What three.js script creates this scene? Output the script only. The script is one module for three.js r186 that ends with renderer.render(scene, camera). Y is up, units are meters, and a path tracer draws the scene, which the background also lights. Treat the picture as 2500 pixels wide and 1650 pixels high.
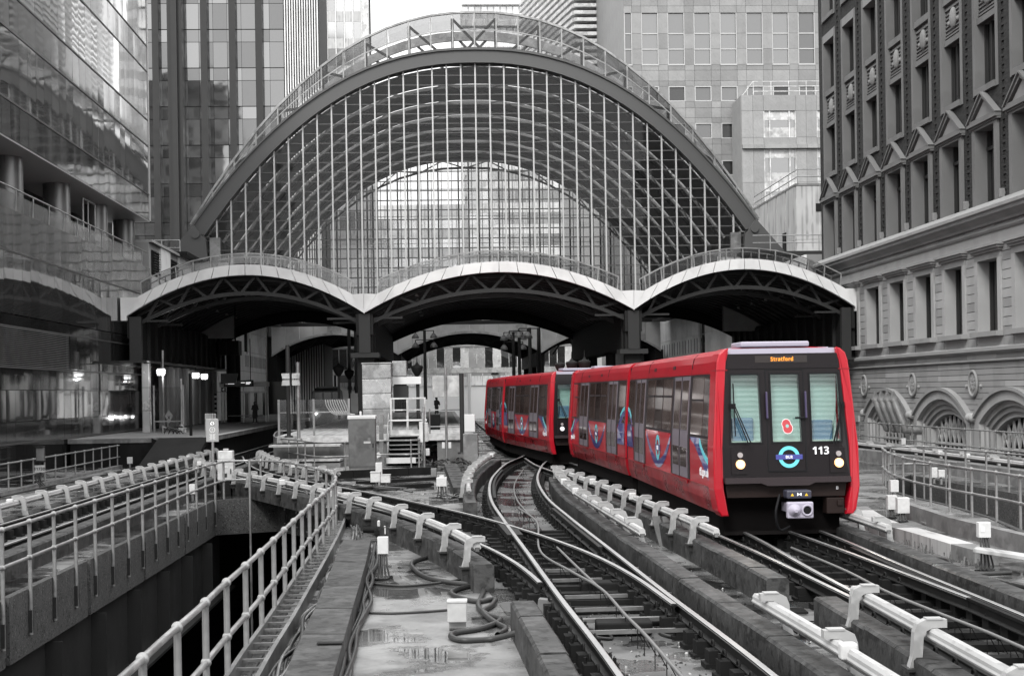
import * as THREE from 'three';
import { mergeGeometries, toCreasedNormals } from 'three/addons/utils/BufferGeometryUtils.js';
import { RoundedBoxGeometry } from 'three/addons/geometries/RoundedBoxGeometry.js';
import { TextGeometry } from 'three/addons/geometries/TextGeometry.js';
import { FontLoader } from 'three/addons/loaders/FontLoader.js';
import { MarchingCubes } from 'three/addons/objects/MarchingCubes.js';

// ---------- camera, sky, sun, exposure ----------
const FOCAL = 3470, ROLL = 0.016, HORIZON = 957, EYE = 3.06, YAW = 0.05;   // in the photograph's 2500 x 1650 pixels; metres; the street's turn
const scene = new THREE.Scene();
const camera = new THREE.PerspectiveCamera(2 * Math.atan(825 / FOCAL) * 180 / Math.PI, 2500 / 1650, 0.5, 3000);
camera.position.set(0, EYE, 0);
camera.rotation.z = -ROLL;
camera.setViewOffset(2500, 1650, 0, 825 - HORIZON, 2500, 1650);            // a shifted lens: verticals stay parallel
const renderer = new THREE.WebGLRenderer();
renderer.toneMapping = THREE.LinearToneMapping;
renderer.toneMappingExposure = 2.15;
renderer.shadowMap.enabled = true;
{
  const w = 256, h = 128, data = new Float32Array(w * h * 4);              // an even white overcast, a little brighter overhead
  for (let j = 0; j < h; j++) for (let i = 0; i < w; i++) {
    const el = ((j + 0.5) / h - 0.5) * Math.PI, a = (i / w) * Math.PI * 2;
    const cl = 1 + 0.05 * Math.sin(a * 3 + 2 * Math.sin(el * 4)) + 0.04 * Math.sin(a * 7 + el * 9);
    const v = el > 0 ? (1.0 + 0.35 * Math.sin(el)) * cl : 0.35;
    const o = (j * w + i) * 4; data[o] = data[o + 1] = data[o + 2] = v; data[o + 3] = 1;
  }
  const t = new THREE.DataTexture(data, w, h, THREE.RGBAFormat, THREE.FloatType);
  t.mapping = THREE.EquirectangularReflectionMapping; t.magFilter = t.minFilter = THREE.LinearFilter; t.needsUpdate = true;
  scene.background = t; scene.environment = t;
}
const sun = new THREE.DirectionalLight(0xfffefb, 1.4);
sun.position.set(-38, 85, 40); sun.target.position.set(0, 0, -60);
sun.castShadow = true; sun.shadow.radius = 30;
Object.assign(sun.shadow.camera, { left: -120, right: 120, top: 120, bottom: -120, near: 1, far: 400 });
scene.add(sun, sun.target);

// ---------- helpers ----------
const V = (x, y, z) => new THREE.Vector3(x, y, z);
let seed_ = 12345;
const rnd = () => { seed_ = (Math.imul(seed_, 1664525) + 1013904223) | 0; return (seed_ >>> 0) / 4294967296; };
const rr = (a, b) => a + (b - a) * rnd();
const cR = Math.cos(ROLL), sR = Math.sin(ROLL), cY = Math.cos(YAW), sY = Math.sin(YAW);
const ray = (px, py) => { const u = px - 1250, v = py - HORIZON; return [(u * cR - v * sR) / FOCAL, (-u * sR - v * cR) / FOCAL]; };
// surveying: a photo pixel to a point on a level plane, at a depth, or on a plane across / along the street
const G = (px, py, y = 0) => { const [X, Y] = ray(px, py), d = (y - EYE) / Y; return V(X * d, y, -d); };
const P = (px, py, d) => { const [X, Y] = ray(px, py); return V(X * d, EYE + Y * d, -d); };
const W = (s, y, t) => V(s * cY - t * sY, y, -(s * sY + t * cY));           // street coordinates (across, up, along) to the world
const ST = (p) => [p.x * cY - p.z * sY, p.y, -(p.x * sY + p.z * cY)];        // and back
const SX = (px, py, t) => { const [X, Y] = ray(px, py), d = t / (cY - X * sY); return [d * (X * cY + sY), EYE + Y * d]; };

const counts = {};
const numbered = (n) => { const k = counts[n] = (counts[n] ?? -1) + 1; return k ? n + '_' + String(k).padStart(3, '0') : n; };
function tag(o, label, category, group, kind) {
  if (label) o.userData.label = label; if (category) o.userData.category = category;
  if (group) o.userData.group = group; if (kind) o.userData.kind = kind; return o;
}
function thing(name, label, category, pos = V(0, 0, 0), turn = 0, group) {
  const o = new THREE.Group(); o.name = numbered(name); o.position.copy(pos); o.rotation.y = turn; scene.add(o);
  return tag(o, label, category, group);
}
const street = (name, label, category, s, y, t, group) => thing(name, label, category, W(s, y, t), YAW, group);   // a thing turned with the street; local x across, -z along
function dup(root, pos, turn, label, group) {
  const r = root.clone(); r.name = numbered(root.name.replace(/_\d+$/, '')); scene.add(r); r.position.copy(pos); if (turn !== undefined) r.rotation.y = turn;
  r.userData = { ...root.userData }; return tag(r, label, null, group);
}
function boxUV(g) {                                                        // uv in metres by the main direction of each face
  if (g.index) g = g.toNonIndexed();
  const p = g.attributes.position, n = p.count, uv = new Float32Array(n * 2), a = V(), b = V(), c = V();
  for (let i = 0; i < n; i += 3) {
    a.fromBufferAttribute(p, i); b.fromBufferAttribute(p, i + 1).sub(a); c.fromBufferAttribute(p, i + 2).sub(a); b.cross(c);
    const x = Math.abs(b.x), y = Math.abs(b.y), z = Math.abs(b.z);
    for (let k = i; k < i + 3; k++) {
      const X = p.getX(k), Y = p.getY(k), Z = p.getZ(k);
      if (y >= x && y >= z) { uv[k * 2] = X; uv[k * 2 + 1] = Z; } else if (x >= z) { uv[k * 2] = Z; uv[k * 2 + 1] = Y; } else { uv[k * 2] = X; uv[k * 2 + 1] = Y; }
    }
  }
  g.setAttribute('uv', new THREE.BufferAttribute(uv, 2)); return g;
}
const flat = (list) => { const g = list.flat(9).map((x) => { x = x.index ? x.toNonIndexed() : x; for (const k of Object.keys(x.attributes)) if (!['position', 'normal', 'uv'].includes(k)) x.deleteAttribute(k); if (!x.attributes.uv) x = boxUV(x); return x; }); return g.length === 1 ? g[0] : mergeGeometries(g); };
function obj(name, geos, mat, parent = scene, keepUV = false) {
  let g = flat([geos]); if (!keepUV) g = boxUV(g);
  const m = new THREE.Mesh(g, mat); m.castShadow = m.receiveShadow = true; m.name = parent === scene ? numbered(name) : name; parent.add(m); return m;
}
function inst(name, geo, mat, parent, x = 0, y = 0, z = 0, ry = 0) {        // a mesh of its own that shares its geometry
  const m = new THREE.Mesh(geo, mat); m.castShadow = m.receiveShadow = true; m.name = parent === scene ? numbered(name) : name; m.position.set(x, y, z); m.rotation.y = ry; parent.add(m); return m;
}
const prep = (...geos) => boxUV(flat(geos));
const struct = (name, geos, mat, keep) => tag(obj(name, geos, mat, scene, keep), null, null, null, 'structure');
const bx = (w, h, d, x = 0, y = 0, z = 0, ry = 0) => { const g = new THREE.BoxGeometry(w, h, d); if (ry) g.rotateY(ry); return g.translate(x, y, z); };  // centre
const b2 = (x0, x1, y0, y1, z0, z1) => new THREE.BoxGeometry(x1 - x0, y1 - y0, z1 - z0).translate((x0 + x1) / 2, (y0 + y1) / 2, (z0 + z1) / 2);
const rbx = (w, h, d, r, x = 0, y = 0, z = 0, seg = 2) => new RoundedBoxGeometry(w, h, d, seg, r).translate(x, y, z);
const UP = V(0, 1, 0);
function bar(a, b, w, h = w, up = UP) {                                    // a straight square bar from a to b
  const dir = b.clone().sub(a), L = dir.length(); dir.divideScalar(L);
  const side = Math.abs(dir.dot(up)) > 0.999 ? V(1, 0, 0) : V().crossVectors(dir, up).normalize(), u2 = V().crossVectors(side, dir);
  return new THREE.BoxGeometry(w, h, L).applyMatrix4(new THREE.Matrix4().makeBasis(side, u2, dir.clone().negate()).setPosition(a.clone().add(b).multiplyScalar(0.5)));
}
function rod(a, b, r, r2 = r, seg = 8) {
  const dir = b.clone().sub(a), L = dir.length();
  return new THREE.CylinderGeometry(r2, r, L, seg).applyMatrix4(new THREE.Matrix4().makeRotationFromQuaternion(new THREE.Quaternion().setFromUnitVectors(UP, dir.divideScalar(L))).setPosition(a.clone().add(b).multiplyScalar(0.5)));
}
const pipe = (pts, r, n = pts.length * 6, seg = 6, closed = false) => new THREE.TubeGeometry(new THREE.CatmullRomCurve3(pts, closed, 'centripetal'), n, r, seg, closed);
const ball = (r, x, y, z, n = 8) => new THREE.SphereGeometry(r, n, Math.max(5, n - 2)).translate(x, y, z);
function smooth(pts, step) { const c = new THREE.CatmullRomCurve3(pts, false, 'centripetal'); c.arcLengthDivisions = 400; return c.getSpacedPoints(Math.max(2, Math.round(c.getLength() / step))); }
function offsetPath(path, off, dy = 0) {                                   // sideways to the right of travel
  return path.map((p, i) => { const a = path[Math.max(0, i - 1)], b = path[Math.min(path.length - 1, i + 1)], d = b.clone().sub(a).setY(0).normalize(); return V(p.x - d.z * off, p.y + dy, p.z + d.x * off); });
}
function sweep(path, prof, caps = true) {                                  // prof: closed outline [right, up]; hard edges
  const pos = [], sec = path.map((p, i) => {
    const a = path[Math.max(0, i - 1)], b = path[Math.min(path.length - 1, i + 1)], d = b.clone().sub(a).setY(0).normalize();
    return prof.map(([x, y]) => V(p.x - d.z * x, p.y + y, p.z + d.x * x));
  });
  const q = (a, b, c, d) => pos.push(...a.toArray(), ...b.toArray(), ...c.toArray(), ...a.toArray(), ...c.toArray(), ...d.toArray());
  const n = prof.length;
  for (let i = 0; i + 1 < sec.length; i++) for (let k = 0; k < n; k++) { const k2 = (k + 1) % n; q(sec[i][k], sec[i][k2], sec[i + 1][k2], sec[i + 1][k]); }
  if (caps) {
    const tri = THREE.ShapeUtils.triangulateShape(prof.map(([x, y]) => new THREE.Vector2(x, y)), []);
    for (const [a, b, c] of tri) { for (const [s, o] of [[sec[0], [a, c, b]], [sec.at(-1), [a, b, c]]]) for (const k of o) pos.push(...s[k].toArray()); }
  }
  const g = new THREE.BufferGeometry(); g.setAttribute('position', new THREE.Float32BufferAttribute(pos, 3)); g.computeVertexNormals(); return boxUV(g);
}
function slab(pts, y0, y1, holes = []) {                                   // a level slab with outline pts [x, z]
  const s = new THREE.Shape(pts.map(([x, z]) => new THREE.Vector2(x, -z)));
  for (const h of holes) s.holes.push(new THREE.Path(h.map(([x, z]) => new THREE.Vector2(x, -z))));
  return new THREE.ExtrudeGeometry(s, { depth: y1 - y0, bevelEnabled: false }).rotateX(-Math.PI / 2).translate(0, y0, 0);
}
const shp = (pts, holes = []) => { const s = new THREE.Shape(pts.map(([x, y]) => new THREE.Vector2(x, y))); for (const h of holes) s.holes.push(new THREE.Path(h.map(([x, y]) => new THREE.Vector2(x, y)))); return s; };
const ext = (pts, depth, z = 0, holes) => new THREE.ExtrudeGeometry(shp(pts, holes), { depth, bevelEnabled: false }).translate(0, 0, z);   // outline in x,y; z to z + depth
const quad = (a, b, c, d) => { const g = new THREE.BufferGeometry(); g.setAttribute('position', new THREE.Float32BufferAttribute([a, b, c, a, c, d].flatMap((p) => p.toArray()), 3)); g.computeVertexNormals(); return g; };

// ---------- textures and materials (the photograph is grey but for the trains) ----------
const hash = (x, y, s) => { let h = Math.imul(x, 374761393) ^ Math.imul(y, 668265263) ^ Math.imul(s, 1442695041); h = Math.imul(h ^ (h >>> 13), 1274126177); return ((h ^ (h >>> 16)) >>> 0) / 4294967296; };
function vn(u, v, n, s) {                                                  // tiling value noise of n cells
  const x = u * n, y = v * n, x0 = Math.floor(x), y0 = Math.floor(y), fx = x - x0, fy = y - y0, a = fx * fx * (3 - 2 * fx), b = fy * fy * (3 - 2 * fy);
  const m = (k) => ((k % n) + n) % n, h = (i, j) => hash(m(i), m(j), s);
  return (h(x0, y0) * (1 - a) + h(x0 + 1, y0) * a) * (1 - b) + (h(x0, y0 + 1) * (1 - a) + h(x0 + 1, y0 + 1) * a) * b;
}
const fbm = (u, v, n, s, o = 4) => { let t = 0, w = 0.5, k = 0; for (let i = 0; i < o; i++) { t += w * vn(u, v, n << i, s + i * 7); k += w; w *= 0.5; } return t / k; };
const clamp = (x, a = 0, b = 1) => Math.min(b, Math.max(a, x)), step = (a, b, x) => { x = clamp((x - a) / (b - a)); return x * x * (3 - 2 * x); };
function tex(size, metres, fn, metresY = metres) {
  const d = new Uint8Array(size * size * 4);
  for (let j = 0; j < size; j++) for (let i = 0; i < size; i++) { const c = fn(i / size, j / size, i, j), o = (j * size + i) * 4, [r, g, b] = typeof c === 'number' ? [c, c, c] : c; d[o] = clamp(r) * 255; d[o + 1] = clamp(g) * 255; d[o + 2] = clamp(b) * 255; d[o + 3] = 255; }
  const t = new THREE.DataTexture(d, size, size, THREE.RGBAFormat); t.wrapS = t.wrapT = THREE.RepeatWrapping; t.magFilter = THREE.LinearFilter; t.minFilter = THREE.LinearMipmapLinearFilter; t.generateMipmaps = true;
  t.repeat.set(1 / metres, 1 / metresY); t.needsUpdate = true; return t;
}
const grey = (v) => new THREE.Color().setRGB(v, v, v);
const mat = (v, roughness = 0.8, metalness = 0, o = {}) => new THREE.MeshStandardMaterial({ color: typeof v === 'number' ? grey(v) : new THREE.Color().setRGB(...v), roughness, metalness, ...o });
const dull = (v, roughness, metalness = 0, o = {}, spec = 0.25) => new THREE.MeshPhysicalMaterial({ color: grey(v), roughness, metalness, specularIntensity: spec, ...o });
// maps are linear multipliers of the colour (no colour space), bump heights separate
const T = {
  dirt: tex(512, 5, (u, v) => 0.5 + 0.5 * (0.5 * fbm(u, v, 5, 1, 5) + 0.5 * fbm(u, v, 48, 9, 3)) - 0.22 * step(0.5, 0.66, fbm(u, v, 9, 21, 4)) + 0.16 * step(0.6, 0.75, fbm(u, v, 14, 31, 4))),
  soft: tex(512, 6, (u, v) => 0.8 + 0.2 * fbm(u, v, 6, 41, 5) - 0.1 * step(0.52, 0.7, fbm(u, v, 5, 43, 4))),
  grime: tex(512, 4, (u, v) => { const b = fbm(u, v, 6, 51, 5); return 0.35 + 0.65 * b + 0.5 * step(0.55, 0.75, fbm(u, v, 22, 53, 4)) - 0.3 * step(0.5, 0.65, fbm(u, v, 40, 55, 3)); }),
  rough: tex(512, 5, (u, v) => 0.55 + 0.55 * fbm(u, v, 8, 33, 5)),
  grain: tex(512, 1.5, (u, v) => fbm(u, v, 48, 5, 3) * 0.7 + 0.3 * fbm(u, v, 8, 6, 3)),
  speckle: tex(512, 1.6, (u, v) => { const a = vn(u, v, 56, 3), b = vn(u, v, 70, 4); return 0.42 + 0.3 * fbm(u, v, 6, 11, 3) + (a > 0.8 ? 1.6 * (a - 0.62) : 0) - (b > 0.74 ? 0.3 : 0); }),
  streak: tex(512, 4, (u, v) => 0.62 + 0.38 * fbm(u, v, 4, 61, 4) - 0.28 * step(0.5, 0.8, vn(u, 0.5, 48, 62) * 0.55 + 0.45 * vn(u, v, 10, 63)), 6),
  marble: tex(512, 3.2, (u, v) => { const w = fbm(u, v, 4, 71, 4), l = Math.abs(Math.sin((u * 3 + v * 2 + w * 2.2) * Math.PI * 2)); return 0.72 + 0.22 * w + 0.12 * fbm(u, v, 24, 72, 3) - 0.12 * step(0.82, 1, l) * vn(u, v, 7, 73); }),
  brick: tex(1024, 3.6, (u, v, i, j) => { const row = Math.floor(v * 48), bx_ = u * 16 + (row % 2) * 0.5, fy = v * 48 - row, fx = bx_ - Math.floor(bx_), k = hash(Math.floor(bx_) % 16, row, 5); const m = fy < 0.16 || fx < 0.055; return m ? 0.85 : 0.45 + 0.4 * k + 0.15 * vn(u, v, 200, 8); }),
  brickBump: tex(1024, 3.6, (u, v) => { const row = Math.floor(v * 48), bx_ = u * 16 + (row % 2) * 0.5, fy = v * 48 - row, fx = bx_ - Math.floor(bx_); return fy < 0.16 || fx < 0.055 ? 0.1 : 0.85 + 0.15 * vn(u, v, 200, 8); }),
};
// the wet deck: dry patches, damp patches and standing water
const wet = (u, v) => 0.55 * fbm(u, v, 5, 101, 4) + 0.3 * fbm(u, v, 13, 105, 4) + 0.15 * fbm(u, v, 64, 107, 3);
T.deck = tex(1024, 11, (u, v) => { const w = step(0.5, 0.6, wet(u, v)); return (0.5 + 0.5 * fbm(u, v, 24, 111, 5)) * (1 - 0.6 * w) + 0.16 * (vn(u, v, 400, 112) - 0.5) - 0.3 * step(0.5, 0.66, fbm(u, v, 10, 115, 4)) + 0.2 * step(0.58, 0.7, fbm(u, v, 17, 116, 4)); });
T.deckRough = tex(1024, 11, (u, v) => { const w = step(0.47, 0.58, wet(u, v)); return 0.5 - 0.47 * w - 0.22 * step(0.4, 0.6, fbm(u, v, 8, 118, 4)) * (1 - w) + 0.25 * (fbm(u, v, 40, 117, 3) - 0.5) * (1 - w); });
T.deckBump = tex(1024, 11, (u, v) => (1 - step(0.46, 0.56, wet(u, v))) * (0.5 + 0.5 * fbm(u, v, 90, 119, 3)));
T.bed = tex(1024, 7, (u, v) => { const a = fbm(u, v, 9, 131, 5), g = vn(u, v, 300, 133); return 0.25 + 0.75 * a * a * 1.6 + 0.7 * step(0.56, 0.7, fbm(u, v, 7, 135, 4)) * (0.7 + 0.5 * g) - 0.2 * step(0.55, 0.6, fbm(u, v, 15, 137, 3)); });
T.bedRough = tex(512, 7, (u, v) => 0.62 - 0.58 * step(0.5, 0.58, fbm(u, v, 8, 141, 4)));
T.grimy = tex(512, 1.7, (u, v) => 0.72 + 0.28 * fbm(u, v, 4, 151, 4) - 0.22 * step(0.56, 0.76, fbm(u, v, 9, 153, 4)));
const M = {
  deck: mat(0.2, 1, 0, { map: T.deck, roughnessMap: T.deckRough, bumpMap: T.deckBump, bumpScale: 0.004 }),
  concrete: mat(0.19, 0.9, 0, { map: T.dirt, bumpMap: T.grain, bumpScale: 0.004 }),
  darkConcrete: dull(0.06, 0.7, 0, { map: T.grime, roughnessMap: T.rough, bumpMap: T.grain, bumpScale: 0.006 }, 0.45),
  aggregate: dull(0.11, 0.85, 0, { map: T.speckle, bumpMap: T.speckle, bumpScale: 0.006 }, 0.35),
  paleConcrete: mat(0.42, 0.85, 0, { map: T.streak, bumpMap: T.grain, bumpScale: 0.003 }),
  stone: dull(0.26, 0.85, 0, { map: T.soft, bumpMap: T.grain, bumpScale: 0.004 }, 0.4),
  stonePale: mat(0.32, 0.85, 0, { map: T.soft }),
  marble: mat(0.26, 0.6, 0, { map: T.marble }),
  marble2: mat(0.23, 0.6, 0, { map: T.marble }),
  brick: dull(0.04, 0.9, 0, { map: T.brick, bumpMap: T.brickBump, bumpScale: 0.008 }, 0.3),
  black: dull(0.012, 0.6, 0, {}, 0.2), soot: dull(0.012, 0.75, 0, { map: T.dirt }, 0.25), rubber: dull(0.02, 0.45, 0, {}, 0.4),
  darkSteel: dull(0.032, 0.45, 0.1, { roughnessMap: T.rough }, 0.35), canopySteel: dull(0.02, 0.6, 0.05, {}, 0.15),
  rim: dull(0.085, 0.4, 0.3, {}, 0.5), steel: mat(0.3, 0.4, 0.7, { map: T.dirt }), galv: mat(0.36, 0.45, 0.45, { map: T.dirt, roughnessMap: T.rough }),
  railDark: dull(0.02, 0.55, 0.5, { map: T.dirt }, 0.35), railTop: mat(0.52, 0.4, 0.9, { map: T.soft }), white: mat(0.66, 0.5, 0, { map: T.dirt }), offWhite: mat(0.5, 0.55, 0, { map: T.dirt }),
  rackWhite: mat(0.42, 0.45, 0, { map: T.grimy }), caseWhite: mat(0.6, 0.45, 0, { map: T.soft }), fascia: mat(0.66, 0.5, 0, { map: T.soft }), cladding: mat(0.5, 0.3, 0.4, { map: T.soft, roughnessMap: T.rough }),
  cabinet: mat(0.13, 0.4, 0.2, { map: T.dirt }), cable: dull(0.03, 0.4, 0, {}, 0.6), cableGrey: mat(0.12, 0.5), mullion: mat(0.4, 0.4, 0.3), mullionDark: mat(0.06, 0.5, 0.2),
  glassDark: mat(0.015, 0.06, 0, { envMapIntensity: 1 }), lampGlow: new THREE.MeshStandardMaterial({ color: 0xffffff, emissive: 0xffffff, emissiveIntensity: 0.85 }),
  bracket: mat(0.34, 0.5, 0, { map: T.grimy }),
  stoneLight: mat(0.74, 0.8, 0, { map: T.soft }), stoneLight2: mat(0.66, 0.8, 0, { map: T.soft }), frameGrey: mat(0.36, 0.5, 0.2),
  stoneDark: dull(0.15, 0.85, 0, { map: T.soft, bumpMap: T.grain, bumpScale: 0.004 }, 0.4), stoneMid: mat(0.19, 0.85, 0, { map: T.soft }),
  bed: mat(0.11, 1, 0, { map: T.bed, roughnessMap: T.bedRough, bumpMap: T.grain, bumpScale: 0.006 }),
  wood: dull(0.13, 0.85, 0, { map: T.dirt }, 0.4),
};
const paneGlass = (t, tint = 0.8, rough = 0.02) => new THREE.MeshPhysicalMaterial({ color: grey(tint), roughness: rough, metalness: 0, transmission: t, thickness: 0, ior: 1.5 });
M.clear = paneGlass(1, 0.88); M.clear.ior = 1.22; M.smoky = paneGlass(1, 0.7); M.smoky.ior = 1.3; M.balustrade = paneGlass(1, 0.72, 0.08);
T.wave = tex(256, 7, (u, v) => 0.8 * fbm(u, v, 4, 201, 2) + 0.2 * fbm(u, v, 9, 203, 2));
const mirror = (v, rough) => mat(v, rough, 0.92, { bumpMap: T.wave, bumpScale: 0.0055 });
M.mirrorA = [mirror(0.3, 0.03), mirror(0.26, 0.05), mirror(0.34, 0.04)]; M.mirrorB = [mirror(0.17, 0.06), mirror(0.2, 0.08), mirror(0.15, 0.05)];
M.mirrorT = [mirror(0.2, 0.03), mirror(0.26, 0.04), mirror(0.16, 0.05)];
const font = await new FontLoader().loadAsync('fonts/droid/droid_sans_bold.typeface.json');
function text(str, size, depth, x, y, z) { const g = new TextGeometry(str, { font, size, depth, height: depth, curveSegments: 4, bevelEnabled: false }); g.computeBoundingBox(); const b = g.boundingBox; return g.translate(x - (b.min.x + b.max.x) / 2, y - (b.min.y + b.max.y) / 2, z); }
function canvasTex(w, h, draw) { const c = document.createElement('canvas'); c.width = w; c.height = h; draw(c.getContext('2d'), w, h); const t = new THREE.CanvasTexture(c); t.colorSpace = THREE.SRGBColorSpace; t.needsUpdate = true; return t; }

// ---------- the ground and the railway deck ----------
struct('ground', bx(3000, 0.4, 3000, 0, -6.6, -900), M.soot);
const inward = (pts) => pts.map((p) => [p.x, p.z]);
// the two openings in the deck, taken from the edges the railings stand on
const pitL = [W(-6.75, 0, 12), W(-6.75, 0, 42.3), G(679, 1214, 0), G(745, 1224, 0), G(803, 1245, 0), G(812, 1275, 0), G(790, 1330, 0), G(745, 1405, 0), G(690, 1500, 0), G(640, 1585, 0), G(600, 1650, 0), V(-2.66, 0, -12), V(-2.75, 0, -7), V(-6.6, 0, -7)];
const pitR = [G(2160, 1178, 0), G(2224, 1160, 0), W(15.9, 0, 44), W(16.1, 0, 22), W(11.6, 0, 22), G(2500, 1300, 0), G(2420, 1265, 0), G(2310, 1233, 0), G(2231, 1215, 0), G(2180, 1200, 0)];
{
  const o = [[-16.9, -4], [-22, 150], [22, 168], [30, 60], [24, -6]].map(([x, d]) => [x, -d]);
  struct('railway_deck', slab([W(-16.6, 0, -4), W(-16.6, 0, 170), W(22.2, 0, 170), W(22.2, 0, -4)].map((p) => [p.x, p.z]), -0.9, 0, [inward(pitL), inward(pitR)]), M.deck);
}
function pitWalls(pts, name, label) {                                       // exposed aggregate edge beams hung round each opening
  const t = thing(name, label, 'edge beam');
  for (let i = 0; i < pts.length; i++) {
    const a = pts[i], b = pts[(i + 1) % pts.length], L = a.distanceTo(b), n = Math.max(1, Math.round(L / 5));
    for (let k = 0; k < n; k++) { const p = a.clone().lerp(b, k / n + 0.004), q = a.clone().lerp(b, (k + 1) / n - 0.004); p.y = q.y = -0.5; obj('beam_panel', bar(p, q, 0.12, 1.04), M.aggregate, t); }
  }
}
pitWalls(pitL, 'edge_beam', 'speckled concrete beam round the dark opening at lower left'); pitWalls(pitR, 'edge_beam', 'speckled concrete beam round the narrow opening at right');
{
  const t = thing('steel_girder', 'dark steel girder under the deck inside the lower left opening', 'girder');
  obj('web', bar(W(-6.9, -1.9, 10), W(-6.9, -1.9, 44), 0.06, 1.7), M.darkSteel, t);
  obj('flange', bar(W(-6.7, -2.75, 10), W(-6.7, -2.75, 44), 0.6, 0.07), M.darkSteel, t);
  for (let i = 0; i < 10; i++) obj('stiffener', bar(W(-6.72, -1.1, 12 + i * 3.2), W(-6.72, -2.7, 12 + i * 3.2), 0.3, 0.04), M.darkSteel, t);
  obj('cross_girder', [bar(W(-6.9, -3, 23.5), W(-3, -3, 23.5), 0.3, 0.6)], M.darkSteel, t);
  const u = thing('lower_wall', 'grey panelled wall deep inside the lower left opening', 'wall', V(-5.2, 0, -16));
  for (let i = 0; i < 6; i++) obj('wall_panel', bx(0.98, 1.2, 0.2, -3 + i, -3.6, 0), M.concrete, u);
  obj('ledge', bx(6.4, 0.2, 0.5, -0.5, -2.95, 0), M.concrete, u);
}

// ---------- the glass office building on the left ----------
{
  const T0 = 54, b = street('glass_office_building', 'mirror glass office building with a recessed column balcony at far left', 'building', -16.7, 0, T0);
  const z = (t) => T0 - t, N = 29, PW = 1.2, tS = 48.2;
  obj('core', [b2(-12, -0.25, -6, 10.4, z(83), z(40)), b2(-12, -0.25, 13.45, 34, z(83), z(40)), b2(-12, -3.2, 10.4, 13.45, z(83), z(40))], M.darkSteel, b);
  obj('soffit', b2(-3.2, 0.02, 13.22, 13.27, z(83.1), z(40)), mat(0.3, 0.5), b);
  obj('recess_floor', b2(-3.2, 0, 10.4, 10.5, z(83.05), z(40)), M.concrete, b);
  const lower = [[1.36, 2.2, 'wall_panel', 1], [2.2, 3.45, 'window_pane', 2], [3.45, 4.32, 'wall_panel', 1], [4.36, 5.9, 'wall_panel', 1], [5.95, 6.4, 'wall_panel', 1], [6.42, 8.84, 'window_pane', 2], [8.9, 10.54, 'wall_panel', 1], [-0.2, 1.32, 'base_panel', 1]];
  const upper = []; let y = 13.29; for (let i = 0; y < 33; i++) { const h = i % 2 ? 2.8 : 1.5; upper.push([y, y + h - 0.03, i % 2 ? 'vision_pane' : 'spandrel_pane', i % 2 ? 0 : 1]); y += h; }
  for (const [y0, y1, name, kind] of [...lower, ...upper]) {
    const g = prep(bx(0.03, y1 - y0 - 0.02, PW - 0.018));
    for (let i = 0; i < N; i++) {
      const t = tS + (i + 0.5) * PW;
      if (name === 'wall_panel' && y0 > 4.3 && y0 < 4.4 && t < 64.8) continue;   // louvres there
      const m = inst(name, g, kind === 1 ? M.mirrorB[Math.floor(rnd() * 3)] : M.mirrorA[Math.floor(rnd() * 3)], b, 0, (y0 + y1) / 2, z(t));
      m.rotation.y = rr(-1, 1) * 0.006; m.rotation.z = rr(-1, 1) * 0.005;
    }
  }
  for (const yy of [1.34, 4.34, 5.93, 8.87, ...upper.map((u) => u[1] + 0.015)]) obj('floor_line', b2(-0.2, 0.05, yy - 0.035, yy + 0.035, z(83), z(44)), M.mullionDark, b);
  for (let i = 0; i < 20; i++) obj('louvre', bar(V(0.02, 4.42 + i * 0.076, z(64.7)), V(0.02, 4.42 + i * 0.076, z(46)), 0.07, 0.02), M.galv, b).rotation.z = 0;
  obj('louvre_backing', b2(-0.2, -0.1, 4.36, 5.92, z(64.8), z(44)), M.black, b);
  obj('end_wall', b2(-12, 0.02, 13.3, 34, z(83.2), z(83)), mat(0.25, 0.3, 0.6), b); obj('end_wall', b2(-12, 0.02, -6, 10.5, z(83.2), z(83)), mat(0.25, 0.3, 0.6), b);
  obj('corner_post', b2(-0.1, 0.06, 13.3, 34, z(83.26), z(83.1)), M.mullion, b);
  for (const t of [52.8, 60.5, 68.1, 75.7, 82.3]) obj('column', new THREE.CylinderGeometry(0.62, 0.62, 2.8, 28).translate(-1.3, 11.86, z(t)), mat(0.22, 0.35, 0.5, { map: T.streak }), b);
  const rw = mat(0.1, 0.15, 0.5); for (let i = 0; i < 12; i++) if (i % 3) inst('back_window', prep(bx(0.06, 2.3, 2.2)), rw, b, -3.16, 11.75, z(50 + i * 2.7));
  obj('handrail', rod(V(-0.12, 11.45, z(83)), V(-0.12, 11.45, z(44)), 0.035), M.galv, b);
  for (let i = 0; i < 15; i++) { obj('handrail_post', rod(V(-0.15, 10.5, z(48 + i * 2.4)), V(-0.12, 11.45, z(48 + i * 2.4)), 0.03), M.galv, b); }
  for (let i = 0; i < 14; i++) obj('balustrade_pane', bx(0.015, 0.7, 2.2, -0.14, 10.9, z(49.2 + i * 2.4)), M.balustrade, b);
  { const f = obj('maintenance_frame', [rod(V(-0.7, 10.5, z(70.6)), V(-0.7, 12.9, z(70.6)), 0.05), rod(V(-0.7, 10.5, z(73)), V(-0.7, 12.9, z(73)), 0.05), rod(V(-0.7, 12.9, z(70.6)), V(-0.7, 12.9, z(73)), 0.05), rod(V(-0.7, 10.5, z(71.6)), V(-0.7, 12.9, z(71.6)), 0.04)], M.galv, b); }
}

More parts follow.
